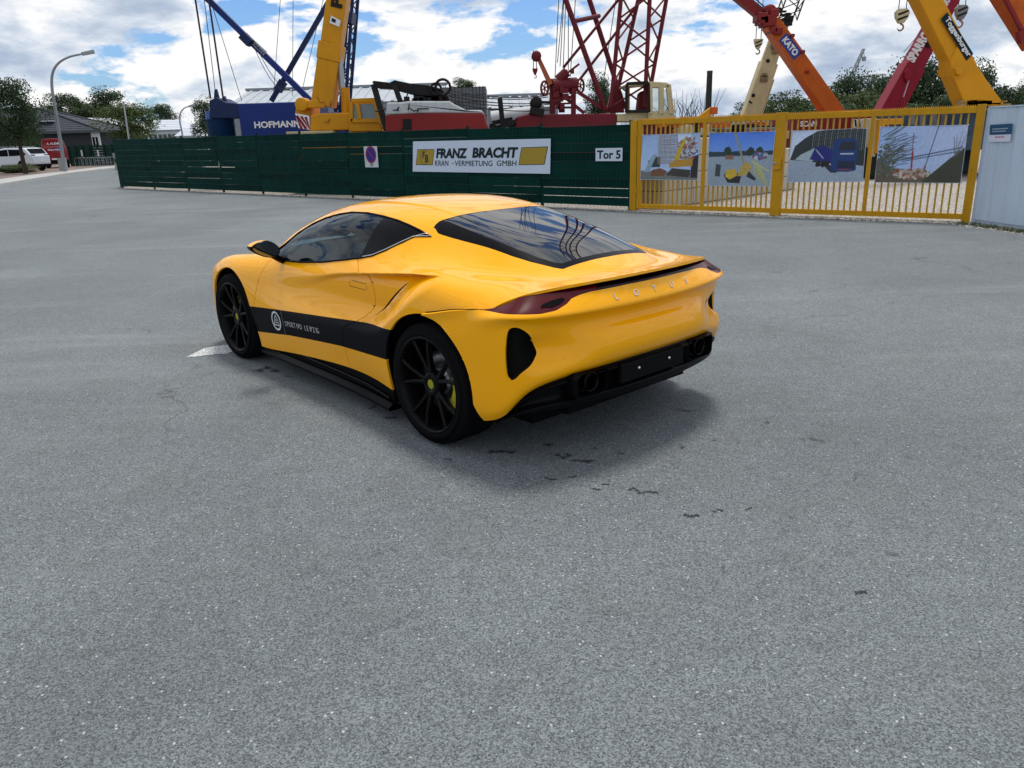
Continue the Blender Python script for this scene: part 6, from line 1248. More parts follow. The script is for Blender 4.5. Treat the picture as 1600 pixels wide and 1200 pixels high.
# ---- tensor surfaces
def quasi(D, lam, mirror_end=False):
    def sm(A, mir):
        a = np.concatenate([2 * A[:1] - A[1:2], A, 2 * A[-1:] - A[-2:-1]])
        if mir: g = A[-2:-1].copy(); g[..., 1] *= -1; a[-1:] = g
        return (a[:-2] + 4 * a[1:-1] + a[2:]) / 6
    D1 = D + lam * (D - sm(D, False))
    T = D1.transpose(1, 0, 2); T = T + lam * (T - sm(T, mirror_end))
    return T.transpose(1, 0, 2)
def bs_eval(A, n, mir=False, crease=()):
    """uniform cubic B-spline along axis 0, n samples per span; rows in crease are sharp"""
    cuts = [0] + sorted(crease) + [len(A) - 1]; outp = []
    for a, b in zip(cuts[:-1], cuts[1:]):
        S = A[a:b + 1]; g0 = 2 * S[:1] - S[1:2]; g1 = 2 * S[-1:] - S[-2:-1]
        if mir and b == len(A) - 1: g1 = S[-2:-1].copy(); g1[..., 1] *= -1
        P = np.concatenate([g0, S, g1])
        for i in range(b - a):
            for k in range(n):
                t = k / n; w = np.array([(1 - t) ** 3, 3 * t ** 3 - 6 * t * t + 4, -3 * t ** 3 + 3 * t * t + 3 * t + 1, t ** 3]) / 6
                outp.append(np.tensordot(w, P[i:i + 4], 1))
    outp.append(A[-1] if not mir else (A[-2] * np.array([1, -1, 1]) + 4 * A[-1] + A[-2]) / 6)
    return np.array(outp)
def surface(D, nu, nv, lam=0.8, mir_v=False, crease_u=(), crease_v=()):
    Q = quasi(D, lam, mir_v)
    for c_ in crease_u: Q[c_] = D[c_]
    S = bs_eval(Q, nu, False, crease_u)
    S = bs_eval(S.transpose(1, 0, 2), nv, mir_v, crease_v).transpose(1, 0, 2)
    if mir_v: S[:, -1, 1] = 0
    return S

# rows, bottom to centreline: sill, lower side, side, upper side, shoulder, belt, glass, roof rail, roof, roof, spine
SEC = {
 3.42: [(.40, .22), (.45, .28), (.46, .34), (.45, .40), (.42, .45), (.36, .48), (.30, .50), (.22, .51), (.15, .52), (.07, .525), (0, .53)],
 3.30: [(.69, .16), (.75, .26), (.76, .36), (.74, .46), (.71, .53), (.62, .57), (.50, .58), (.38, .585), (.25, .59), (.12, .59), (0, .59)],
 3.06: [(.82, .16), (.85, .28), (.865, .42), (.855, .56), (.84, .66), (.72, .705), (.58, .69), (.44, .675), (.30, .67), (.15, .67), (0, .67)],
 2.80: [(.88, .16), (.905, .30), (.925, .45), (.92, .61), (.88, .735), (.79, .785), (.64, .765), (.48, .735), (.32, .725), (.16, .725), (0, .725)],
 2.50: [(.89, .16), (.91, .30), (.935, .46), (.93, .63), (.885, .765), (.79, .818), (.67, .805), (.52, .80), (.35, .815), (.18, .83), (0, .835)],
 2.22: [(.885, .16), (.90, .30), (.93, .46), (.905, .63), (.865, .765), (.78, .83), (.70, .85), (.59, .885), (.40, .93), (.20, .95), (0, .955)],
 2.00: [(.88, .17), (.90, .30), (.925, .46), (.885, .62), (.85, .755), (.795, .835), (.72, .91), (.63, .99), (.42, 1.06), (.20, 1.085), (0, 1.09)],
 1.70: [(.88, .20), (.90, .32), (.925, .48), (.872, .62), (.845, .755), (.80, .845), (.73, .97), (.635, 1.075), (.42, 1.165), (.20, 1.19), (0, 1.195)],
 1.30: [(.88, .23), (.90, .35), (.928, .50), (.875, .62), (.862, .78), (.80, .875), (.72, 1.03), (.62, 1.145), (.42, 1.215), (.20, 1.24), (0, 1.245)],
 0.90: [(.88, .25), (.905, .37), (.93, .52), (.885, .63), (.885, .80), (.79, .92), (.70, 1.05), (.60, 1.16), (.42, 1.228), (.20, 1.25), (0, 1.255)],
 0.58: [(.885, .24), (.915, .36), (.935, .53), (.915, .66), (.905, .84), (.79, .925), (.68, 1.03), (.575, 1.13), (.42, 1.20), (.20, 1.23), (0, 1.235)],
 0.30: [(.90, .20), (.925, .34), (.94, .52), (.945, .68), (.915, .86), (.79, .925), (.66, .985), (.535, 1.065), (.41, 1.155), (.22, 1.18), (0, 1.187)],
 0.00: [(.90, .22), (.93, .36), (.945, .54), (.948, .71), (.905, .89), (.78, .935), (.64, .95), (.52, 1.01), (.41, 1.088), (.22, 1.115), (0, 1.122)],
 -0.26: [(.90, .25), (.92, .38), (.935, .54), (.938, .71), (.888, .87), (.765, .915), (.62, .925), (.51, .958), (.395, 1.022), (.21, 1.050), (0, 1.058)],
 -0.50: [(.90, .28), (.92, .40), (.925, .54), (.918, .70), (.878, .84), (.76, .905), (.60, .918), (.48, .926), (.36, .955), (.19, .970), (0, .974)],
 -0.68: [(.90, .30), (.915, .42), (.915, .55), (.905, .68), (.872, .81), (.76, .888), (.59, .91), (.45, .917), (.31, .922), (.16, .926), (0, .928)],
 -0.82: [(.90, .30), (.91, .42), (.91, .55), (.90, .68), (.87, .80), (.76, .887), (.60, .918), (.45, .93), (.31, .936), (.16, .94), (0, .942)],
}
XS = sorted(SEC, reverse=True)
def sweep(x, y):
    k = min(1.0, max(0.0, (0.35 - x) / 1.0)); k = k * k * (3 - 2 * k)
    return k * (0.30 * y * y + 0.42 * y ** 8)
D = np.array([[(x + sweep(x, y), y, z) for (y, z) in SEC[x]] for x in XS])
NU, NV = 16, 16
SU = surface(D, NU, NV, 0.85, True)

def sstep(a, b, t): t = np.clip((t - a) / (b - a), 0, 1); return t * t * (3 - 2 * t)
TOPL = [(-.1, .93), (.20, .915), (.36, .90), (.48, .888), (.62, .874), (.80, .855), (1.02, .828), (1.22, .80), (1.5, .77), (2.2, .72)]
SLX = lambda z: 0.30 + (0.85 - z) * 1.34                                # slit x at height z
def scoop(S):
    """door hollow that deepens towards the slanted side intake, hard edge above, haunch face behind"""
    x, y, z = S[..., 0], S[..., 1], S[..., 2]
    d = x - SLX(z)
    f = np.clip(d / 1.55, 0, 1)
    along = np.where(d > 0, (1 - f) ** 1.7, 1 - sstep(0.0, 0.30, -d))
    top = np.interp(x, [p[0] for p in TOPL], [p[1] for p in TOPL])
    soft = 0.012 + 0.10 * sstep(.95, 1.7, x)
    zl = 0.525 + 0.07 * np.clip((x - .7) / 1.4, 0, 1)
    vert = (1 - sstep(top - soft, top + 0.004, z)) * sstep(zl, zl + .17, z)
    side = sstep(0.76, 0.83, y)
    S[..., 1] = y - 0.108 * along * vert * side
    return S
SU = scoop(SU)

def grid_bm(S):
    bm = bmesh.new(); I, J, _ = S.shape
    vs = [[bm.verts.new(S[i, j]) for j in range(J)] for i in range(I)]
    for i in range(I - 1):
        for j in range(J - 1):
            bm.faces.new((vs[i][j], vs[i + 1][j], vs[i + 1][j + 1], vs[i][j + 1]))
    bmesh.ops.recalc_face_normals(bm, faces=bm.faces); bm.verts.ensure_lookup_table(); return bm

# ---- 2D outlines and cutting
def spline(pts, n=8, closed=True):
    P = np.array(pts, float); m = len(P); outp = []
    for i in range(m if closed else m - 1):
        p0, p1, p2, p3 = (P[(i - 1) % m], P[i], P[(i + 1) % m], P[(i + 2) % m]) if closed else (P[max(i - 1, 0)], P[i], P[i + 1], P[min(i + 2, m - 1)])
        for k in range(n):
            t = k / n; outp.append(0.5 * ((2 * p1) + (-p0 + p2) * t + (2 * p0 - 5 * p1 + 4 * p2 - p3) * t * t + (-p0 + 3 * p1 - 3 * p2 + p3) * t ** 3))
    if not closed: outp.append(P[-1])
    return np.array(outp)
def seg_dist(Q, P, closed):
    A = P; B = np.roll(P, -1, 0) if closed else P[1:]
    if not closed: A = P[:-1]
    best = np.full(len(Q), 1e9)
    for a, b in zip(A, B):
        ab = b - a; L2 = ab @ ab + 1e-12; t = np.clip(((Q - a) @ ab) / L2, 0, 1)
        d = np.hypot(*(Q - a - t[:, None] * ab).T); best = np.minimum(best, d)
    return best
def inside(Q, P):
    c_ = np.zeros(len(Q), bool); B = np.roll(P, -1, 0)
    for (x1, y1), (x2, y2) in zip(P, B):
        k = ((y1 > Q[:, 1]) != (y2 > Q[:, 1])); xx = (x2 - x1) * (Q[:, 1] - y1) / ((y2 - y1) if abs(y2 - y1) > 1e-12 else 1e-12) + x1
        c_ ^= k & (Q[:, 0] < xx)
    return c_
class Poly:
    """closed outline in a projection plane; value < 0 inside"""
    def __init__(s, pts, axes, guard=None): s.P = np.array(pts, float); s.ax = axes; s.guard = guard
    def __call__(s, X):
        Q = X[:, s.ax]; v = np.where(inside(Q, s.P), -1, 1) * seg_dist(Q, s.P, True)
        if s.guard is not None: v = np.where(s.guard(X), v, 1.0)
        return v
class Line:
    """open outline, value < 0 within half width w"""
    def __init__(s, pts, axes, w, guard=None): s.P = np.array(pts, float); s.ax = axes; s.w = w; s.guard = guard
    def __call__(s, X):
        v = seg_dist(X[:, s.ax], s.P, False) - s.w
        if s.guard is not None: v = np.where(s.guard(X), v, 1.0)
        return v
class Circ:
    def __init__(s, c_, r_, axes=(0, 2), zs=1.0): s.c = c_; s.r = r_; s.ax = axes; s.zs = zs
    def __call__(s, X):
        return np.hypot(X[:, s.ax[0]] - s.c[0], (X[:, s.ax[1]] - s.c[1]) / s.zs) - s.r
def cut(bm, F, snap=0.06):
    bm.verts.ensure_lookup_table()
    X = np.array([v.co for v in bm.verts]); val = F(X); val[np.abs(val) < 2e-5] = 0
    lay = {v: val[i] for i, v in enumerate(bm.verts)}
    zero = {v for v in bm.verts if lay[v] == 0}
    fs = set()
    for e in [e for e in bm.edges if lay[e.verts[0]] * lay[e.verts[1]] < 0 and abs(lay[e.verts[0]] - lay[e.verts[1]]) < 0.2]:
        a, b = e.verts
        if lay[a] * lay[b] >= 0: continue
        t = lay[a] / (lay[a] - lay[b])
        if t < snap or t > 1 - snap:
            v = a if t < snap else b
            if v not in zero:
                v.co = a.co.lerp(b.co, t); zero.add(v); lay[v] = 0; fs.update(v.link_faces)
            continue
        _, v = bmesh.utils.edge_split(e, a, t); v.co = a.co.lerp(b.co, t) if False else v.co
        lay[v] = 0; zero.add(v); fs.update(v.link_faces)
    for v in list(zero): fs.update(v.link_faces)
    for f in list(fs):
        if not f.is_valid: continue
        zv = [v for v in f.verts if v in zero]
        if len(zv) != 2: continue
        a, b = zv
        if any(b in e.verts for e in a.link_edges if f in e.link_faces): continue
        sg = {np.sign(lay[v]) for v in f.verts if v not in zero}
        if len(sg) < 2: continue
        try: bmesh.utils.face_split(f, a, b)
        except Exception: pass
    return bm
def centers(bm): bm.faces.ensure_lookup_table(); return np.array([f.calc_center_median() for f in bm.faces])
def extract(bm, sel, name, m, parent=None, mirror='join', rim=0.014, smooth=True, sharp=None):
    """faces flagged in sel become an object; free edges get a rim folded inwards; mirror = join | pair | none"""
    b = bmesh.new(); mp = {}
    for f, s_ in zip(bm.faces, sel):
        if not s_: continue
        vs = []
        for v in f.verts:
            if v not in mp: mp[v] = b.verts.new(v.co)
            vs.append(mp[v])
        try: b.faces.new(vs)
        except ValueError: pass
    if not b.faces: b.free(); return []
    b.normal_update()
    nrm = {v: v.normal.copy() for v in b.verts}
    if rim:
        be = [e for e in b.edges if e.is_boundary and not (abs(e.verts[0].co.y) < 1e-4 and abs(e.verts[1].co.y) < 1e-4)]
        r_ = bmesh.ops.extrude_edge_only(b, edges=be)
        nv_ = [g for g in r_['geom'] if isinstance(g, bmesh.types.BMVert)]
        src = {}
        for v in nv_:
            best = min((w for e in v.link_edges for w in e.verts if w is not v and w in nrm), key=lambda w: (w.co - v.co).length, default=None)
            src[v] = nrm[best] if best is not None else Vector((0, 1, 0))
        for v, n_ in src.items(): v.co -= n_ * rim
        for e in be: e.smooth = False
    b.faces.ensure_lookup_table()
    for f in b.faces: f.smooth = smooth
    def mk(bb):
        me = bpy.data.meshes.new(name); bb.to_mesh(me); me.materials.append(m); return put(bpy.data.objects.new(name, me), parent)
    outp = []
    if mirror == 'join':
        g = bmesh.ops.duplicate(b, geom=b.verts[:] + b.edges[:] + b.faces[:])['geom']
        fs_ = [x for x in g if isinstance(x, bmesh.types.BMFace)]
        for v in (x for x in g if isinstance(x, bmesh.types.BMVert)): v.co.y *= -1
        bmesh.ops.reverse_faces(b, faces=fs_)
        bmesh.ops.remove_doubles(b, verts=[v for v in b.verts if abs(v.co.y) < 2e-4], dist=4e-4)
        outp.append(mk(b))
    else:
        outp.append(mk(b))
        if mirror == 'pair':
            for v in b.verts: v.co.y *= -1
            bmesh.ops.reverse_faces(b, faces=b.faces[:]); outp.append(mk(b))
    b.free(); return outp

# ---- rear bumper and fascia surface: columns run from the wheel arch round the corner to the centre
PLAN = [(0.10, .950), (-.06, .948), (-.22, .938), (-.35, .926), (-.49, .910), (-.598, .880), (-.678, .815), (-.745, .680), (-.79, .480), (-.822, .240), (-.835, 0)]
TOPZ = [.728, .747, .784, .805, .822, .850, .883, .900, .908, .913, .915]
BOTZ = [.20, .20, .21, .22, .245, .30, .405, .455, .475, .488, .492]
def top_pull(j):  # how far the top row sits in from the plan curve
    return [0.0, 0.0, 0.004, 0.016, 0.045, 0.085, 0.105, 0.085, 0.055, 0.042, 0.04][j]
    return [0.0, 0.0, 0.004, 0.014, 0.034, 0.055, 0.055, 0.038, 0.04, 0.04, 0.04][j]
ROWS = 9
LD = np.zeros((len(PLAN), ROWS, 3))
for j, (px_, py_) in enumerate(PLAN):
    a = PLAN[max(j - 1, 0)]; b = PLAN[j + 1] if j + 1 < len(PLAN) else (PLAN[j - 1][0], -PLAN[j - 1][1])
    if j == 0: a = (PLAN[0][0] + .1, PLAN[0][1])
    tx, ty = b[0] - a[0], b[1] - a[1]; L_ = math.hypot(tx, ty); nx, ny = ty / L_, -tx / L_
    if nx * px_ + ny * py_ < 0: nx, ny = -nx, -ny
    w = max(0.0, min(1.0, (j - 3) / 2.5)); w = w * w * (3 - 2 * w)      # 0 on the side, 1 across the back
    tz, bz = TOPZ[j], BOTZ[j]
    cf = max(0.0, min(1.0, (.90 - py_) / .45)); c3 = .35 + .65 * cf
    back_off = [-.030, .020 * cf, .048 * cf, .028 * cf, -.012 * c3, -.030 * c3, .012 * c3, .030 * c3, None]
    side_off = [-.030, -.010, .000, .000, .000, .000, -.006, -.012, None]
    back_z = [bz, bz + .035, bz + .10, bz + .18, .700, .745, .785, .805, tz]
    side_z = [bz, bz + .05 * 1, bz + .13, bz + .24, bz + .35, bz + .44, tz - .09, tz - .045, tz]
    for i in range(ROWS):
        so = side_off[i] if side_off[i] is not None else -top_pull(j)
        bo = back_off[i] if back_off[i] is not None else -top_pull(j)
        o_ = so * (1 - w) + bo * w; z_ = side_z[i] * (1 - w) + back_z[i] * w
        LD[j, i] = (px_ + nx * o_, py_ + ny * o_, z_)
LD[-1, :, 1] = 0
NL, ML = 12, 10
LQ = quasi(LD, 0.85)
LS = bs_eval(LQ, NL, True); LS[-1, :, 1] = 0
LS = bs_eval(LS.transpose(1, 0, 2), ML, False, ()).transpose(1, 0, 2)
LS[-1, :, 1] = 0
_g = np.exp(-((LS[..., 2] - .62) / .085) ** 2) * sstep(.38, .69, LS[..., 1]) * (1 - sstep(.73, .86, LS[..., 1])) * (LS[..., 0] < -.4)
LS[..., 0] += 0.078 * _g

# ---- probes: project photo measurements onto the two surfaces to get outlines in car coordinates
bmU = grid_bm(SU); bmL = grid_bm(LS)
for f in bmU.faces[:1]: pass
def flip_out(bm, ref):
    bm.normal_update(); s_ = sum((f.normal.dot(f.calc_center_median() - Vector(ref))) * f.calc_area() for f in bm.faces)
    if s_ < 0: bmesh.ops.reverse_faces(bm, faces=bm.faces[:]); bm.normal_update()
flip_out(bmU, (1.3, 0, .5)); flip_out(bmL, (0, 0, .5))
bvU, bvL = BVHTree.FromBMesh(bmU), BVHTree.FromBMesh(bmL)
o_c = CMi @ CAM
def probe(bv, px, py):
    d_ = (CMi @ (CAM + ray(px, py))) - o_c; h_ = bv.ray_cast(o_c, d_.normalized())
    return h_[0]
def trace(bv, pts, axes, dbg=None):
    o_ = []
    for p in pts:
        q = probe(bv, *p)
        if q is None: 
            continue
        o_.append((q[axes[0]], q[axes[1]]))
    return o_
XZ, XY, YZ = [0, 2], [0, 1], [1, 2]
WIN = [(2.06, .868), (1.96, .838), (1.883, .832), (1.558, .849), (1.248, .879), (.982, .918), (.814, .943), (.716, .962), (.628, .998), (.536, 1.047), (.487, 1.078), (.385, 1.079),
       (.48, 1.106), (.582, 1.131), (.70, 1.153), (.856, 1.170), (1.05, 1.180), (1.253, 1.174), (1.407, 1.155), (1.547, 1.124), (1.667, 1.081), (1.80, 1.015), (1.93, .935)]
QTR = [(.487, 1.076), (.385, 1.079), (.47, 1.104)]
WSCR = [(1.62, -.1), (1.63, .2), (1.66, .40), (1.74, .53), (1.85, .585), (2.05, .612), (2.25, .625), (2.38, .60), (2.46, .45), (2.50, .2), (2.51, -.1)]
RGL = [(.345, -.1), (.350, .12), (.372, .30), (.398, .40), (.430, .458), (.426, .503), (.36, .526), (.115, .490), (-.02, .470), (-.196, .446), (-.312, .420), (-.44, .375), (-.485, .350), (-.492, .2), (-.50, -.1)]
RGI = [(.335, -.1), (.340, .12), (.36, .29), (.385, .385), (.395, .435), (.115, .425), (-.02, .412), (-.196, .392), (-.312, .370), (-.41, .335), (-.440, .310), (-.448, .18), (-.455, -.1)]
guard_top = lambda X: X[:, 2] > 0.8
guard_side = lambda X: X[:, 1] > 0.35
fWIN = Poly(spline(WIN, 5), XZ, lambda X: (X[:, 1] > .45) & (X[:, 0] > .2) & (X[:, 0] < 2.2))
fWIN.P = np.array(WIN)
fWS = Poly(spline(WSCR, 6), XY, lambda X: (X[:, 2] > .75) & (X[:, 0] > 1))
fRG = Poly(RGL, XY, lambda X: (X[:, 2] > .85) & (X[:, 0] < 1))
fRGI = Poly(RGI, XY, lambda X: (X[:, 2] > .85) & (X[:, 0] < 1))
def arch(cx, cz, r_, low=.02):
    a_ = [(cx + r_ * math.cos(t), cz + r_ * math.sin(t)) for t in np.linspace(0, math.pi, 60)]
    return [(cx + r_ + low, -0.2)] + a_ + [(cx - r_ - low, -0.2)]
fRA = Poly(arch(0.0, .345, .392, .0), XZ, lambda X: X[:, 1] > .5)
fRA.P = np.array([(.40, -.2), (.398, .2)] + [(.392 * math.cos(t), .345 + .392 * math.sin(t)) for t in np.linspace(0.05, math.pi * 1.02, 60)] + [(-.43, .24), (-.47, .1), (-.47, -.2)])
fFA = Poly(arch(2.575, .340, .384, .015), XZ, lambda X: X[:, 1] > .5)
SHUT = [(.05, .728), (-.08, .750), (-.22, .784), (-.36, .806), (-.46, .815), (-1.2, .815)]
def fSHUT(X):
    xs_ = np.array([p[0] for p in SHUT])[::-1]; zs_ = np.array([p[1] for p in SHUT])[::-1]
    v = X[:, 2] - np.interp(X[:, 0], xs_, zs_); return np.where(X[:, 0] < 0.04, v, 1.0)
G1 = spline([(2.02, .835), (2.06, .76), (2.10, .67), (2.15, .47), (2.172, .33), (2.17, .17), (2.165, .0)], 6, False)
G2 = spline([(.86, .94), (.78, .89), (.70, .85), (.635, .80), (.622, .72), (.66, .64), (.73, .585), (.83, .54), (.875, .50), (.885, .40), (.89, .28), (.89, .1)], 6, False)
fG1 = Line(G1, XZ, .0025, guard_side); fG2 = Line(G2, XZ, .0025, guard_side)
DOOR = list(map(tuple, G1)) + list(map(tuple, G2[::-1])) + [(1.30, .95), (1.9, .9)]
fDOOR = Poly(DOOR, XZ, lambda X: X[:, 1] > .6)
STR = [(2.30, .468), (2.2, .475), (1.6, .52), (.9, .57), (.32, .605), (.2, .61), (.2, .41), (.37, .412), (.94, .392), (1.65, .34), (2.15, .283), (2.3, .27)]
fSTR = Poly(STR, XZ, guard_side)
HND = [(.705, .800), (.90, .805), (.905, .768), (.712, .762)]
fHND = Line(HND + HND[:1], XZ, .0016, guard_side)
SLIT = [(SLX(z) + o_, z) for z, o_ in ((.62, .0), (.70, .010), (.78, .011), (.845, .006), (.855, -.004), (.78, -.010), (.70, -.010), (.63, -.005))]
fSLIT = Poly(SLIT, XZ, guard_side)
HG = [(.60, 0), (.595, .3), (.57, .45), (.47, .53)]
fHP = Poly(HND, XZ, guard_side)
SLC = [(SLX(z), z) for z in (.60, .70, .80, .87)]
fSLC = Poly(SLC + [(.9, .87), (.9, .60)], XZ, guard_side)
for F in (fSHUT, fRA, fFA, fWIN, fWS, fRG, fRGI, fSTR, fDOOR, fHP, fSLC): cut(bmU, F)
for F in (fG1, fG2, fHND, fSLIT): cut(bmU, F, 0.0)
bmU.normal_update()
C_ = centers(bmU)
v = {k: F(C_) < 0 for k, F in dict(SH=fSHUT, RA=fRA, FA=fFA, WIN=fWIN, WS=fWS, RG=fRG, RGI=fRGI, G1=fG1, G2=fG2, STR=fSTR, HND=fHND, SLIT=fSLIT, DOOR=fDOOR).items()}
gone = v['SH'] | v['RA'] | v['FA'] | v['G1'] | v['G2']
glassy = v['WIN'] | v['WS'] | v['RG']
thin = v['HND'] | v['SLIT']
base = ~gone & ~glassy & ~thin
extract(bmU, base & ~v['STR'] & ~v['DOOR'], 'body_shell', M_PAINT, car, 'join')
drs = extract(bmU, base & ~v['STR'] & v['DOOR'], 'door', M_PAINT, car, 'pair')
extract(bmU, (base & v['STR']), 'side_stripe', M_STRIPE, car, 'pair')
extract(bmU, v['HND'] & ~gone, 'door_handle', M_BLK, drs[0], 'none', rim=0)
extract(bmU, v['SLIT'] & ~gone, 'side_intake', M_INNER, car, 'pair', rim=0)
extract(bmU, v['WIN'] & ~gone & (C_[:, 0] > .83), 'side_window', M_GLASS, car, 'pair', rim=0.004)
extract(bmU, v['WIN'] & ~gone & (C_[:, 0] <= .83), 'quarter_window', M_GLOSSBLK, car, 'pair', rim=0.004)
extract(bmU, v['WS'] & ~gone, 'windscreen', M_GLASS, car, 'join', rim=0.004)
extract(bmU, v['RG'] & v['RGI'], 'rear_window', M_RGLASS, car, 'join', rim=0.004)
extract(bmU, v['RG'] & ~v['RGI'], 'rear_window_trim', M_GLOSSBLK, car, 'join', rim=0.004)
# seal around the door glass
sb = MB()
def on_side(x, z, off=0.004, bv=None):
    h = (bv or bvU).ray_cast(Vector((x, 2, z)), Vector((0, -1, 0))); return h[0] + h[1] * off if h[0] else Vector((x, .8, z))
def on_top(x, y, off=0.004):
    h = bvU.ray_cast(Vector((x, y, 3)), Vector((0, 0, -1))); return h[0] + h[1] * off
def on_back(y, z, off=0.002, bv=None):
    h = (bv or bvL).ray_cast(Vector((-3, abs(y), z)), Vector((1, 0, 0)))
    if not h[0]: return None, None
    p_, n_ = h[0] + h[1] * off, h[1].copy()
    if y < 0: p_.y *= -1; n_.y *= -1
    return p_, n_
wl = [on_side(x, z, .001) for x, z in WIN] ; wl.append(wl[0])
sb.path(wl, .007, 6); sb.path([Vector((p.x, -p.y, p.z)) for p in wl], .007, 6)
sb.build('window_seal', M_BLK, car)
qs = MB(); q_ = [on_side(x, z, .006) for x, z in [(.80, .948), (.716, .964), (.628, 1.0), (.536, 1.049), (.487, 1.077)]]
qs.path(q_, .0035, 5); qs.path([on_side(x, z, .006) for x, z in [(.495, 1.072), (.43, 1.092), (.385, 1.080), (.49, 1.076)]], .003, 5)
qs.build('window_chrome', M_SILVER, car)

# ---- bumper / fascia
fRAb = Poly(fRA.P, XZ, lambda X: X[:, 0] > -.7)
LAMP = [(.93, .822), (.905, .814), (.84, .815), (.75, .812), (.67, .820), (.60, .842), (.56, .862), (.50, .874), (.44, .880), (.2, .886), (-.1, .887), (-.1, .98), (.93, .98)]
fLAMP = Poly(LAMP, YZ, lambda X: X[:, 0] < -.3)
VENT = spline(trace(bvL, [(801, 512), (816, 515), (830, 528), (838, 548), (834, 563), (817, 581), (804, 593), (796, 593), (791, 583), (789, 550), (792, 522)], YZ), 6)
fVENT = Poly(VENT, YZ, lambda X: X[:, 0] < -.3)
def fTOPL(X): return (0.012 - 0) * 0 + np.where(X[:, 0] > -.05, 1.0, np.where((X[:, 0] < 0), X[:, 0] * 0 + 1, 1))
for F in (fRAb, fLAMP, fVENT): cut(bmL, F)
cut(bmL, Line([(.02, -.5), (.02, 1.5)], XZ, .06, None)) if False else None
C_ = centers(bmL); ra = (fRAb(C_) < 0) | (C_[:, 0] > -.02); lp = fLAMP(C_) < 0; vn = fVENT(C_) < 0
extract(bmL, ~ra & ~lp & ~vn, 'rear_bumper', M_PAINT, car, 'join')
inner_lamp = lp & (C_[:, 1] > .40)
extract(bmL, inner_lamp, 'tail_light', M_REDLAMP, car, 'pair', rim=.02)
extract(bmL, lp & ~inner_lamp, 'light_bar', M_REDDARK, car, 'join', rim=.01)
# vent pockets
vb = bmesh.new(); mp = {}
for f, s_ in zip(list(bmL.faces), vn):
    if not s_: continue
    vs_ = []
    for q in f.verts:
        if q not in mp: mp[q] = vb.verts.new(q.co)
        vs_.append(mp[q])
    vb.faces.new(vs_)
be = [e for e in vb.edges if e.is_boundary]; r_ = bmesh.ops.extrude_edge_only(vb, edges=be)
keep = set(x for x in r_['geom'] if isinstance(x, bmesh.types.BMVert))
for q in vb.verts:
    if q not in keep: q.co += Vector((.10, -.03, 0))
bmesh.ops.recalc_face_normals(vb, faces=vb.faces)
me = bpy.data.meshes.new('vent'); vb.to_mesh(me); me.materials.append(mat('vent_mesh', (.004, .004, .004), .6)); put(bpy.data.objects.new('rear_vent', me), car)
for q in vb.verts: q.co.y *= -1
bmesh.ops.reverse_faces(vb, faces=vb.faces[:]); me = bpy.data.meshes.new('vent'); vb.to_mesh(me); me.materials.append(MATS['vent_mesh']); put(bpy.data.objects.new('rear_vent', me), car); vb.free()
# lower lobe inside the lamp: black insert
li = MB()
for sg in (1, -1):
    pts = []
    for y, z in [(.73, .836), (.68, .834), (.63, .845), (.595, .860), (.605, .868), (.66, .860), (.71, .848)]:
        p, n_ = on_back(y, z, .004)
        if p: pts.append((p.x, p.y * sg, p.z))
    li.add(pts, [tuple(range(len(pts)))] if sg > 0 else [tuple(range(len(pts)))[::-1]])
li.build('lamp_insert', M_GLOSSBLK, car, fix=False)

# ---- ducktail underside strip already formed by the fascia; deck closing panel
# ---- black inner shell just under the skin (keeps gaps and seams dark)
def inner(bmesh_src, S, off, name):
    nb = grid_bm(S); flip_out(nb, (1.3, 0, .5) if name == 'u' else (0, 0, .5))
    for v_ in nb.verts:
        v_.co -= v_.normal * off
        if name == 'u' and .5 < v_.co.z < .95 and .0 < v_.co.x < 2.15 and v_.co.y > .66: v_.co.y -= .07
    return nb
nb = inner(None, SU, .022, 'u')
for F in (fWIN, fWS, fRA, fFA, fSHUT): cut(nb, F)
c2 = centers(nb); kill = (fWIN(c2) < 0) | (fWS(c2) < 0) | (fRA(c2) < 0) | (fFA(c2) < 0) | (fSHUT(c2) < 0) 
extract(nb, ~kill, 'inner_shell', M_INNER, car, 'join', rim=0); nb.free()
nb = inner(None, LS, .03, 'l'); cut(nb, fRAb); c2 = centers(nb)
extract(nb, ~((fRAb(c2) < 0) | (c2[:, 0] > -.02)), 'inner_shell', M_INNER, car, 'join', rim=0); nb.free()

# ---- wheel housings, floor pan
wb = MB()
for cx in (0.0, 2.575):
    for sg in (1, -1):
        prof = []; n = 28
        rr_ = .398
        vs = []; 
        for yy in (.93 * sg, .56 * sg):
            for k in range(n + 1):
                t = math.pi * k / n * 1.16 - .25; vs.append((cx + rr_ * math.cos(t), yy * (1 if abs(yy) < .9 else .92), .345 + rr_ * math.sin(t)))
        wb.add(vs, [(k, k + 1, k + n + 2, k + n + 1) for k in range(n)])
        wb.add([(cx, .56 * sg, .345)] + vs[n + 1:], [(0, k + 1, k + 2) for k in range(n)])
wb.box((-.45, -.56, .13), (3.1, .56, .30)); wb.box((.44, -.86, .115), (2.12, .86, .27)); wb.box((-.66, -.50, .22), (-.3, .50, .45))
wb.build('floor_pan', M_INNER, car, fix=False)

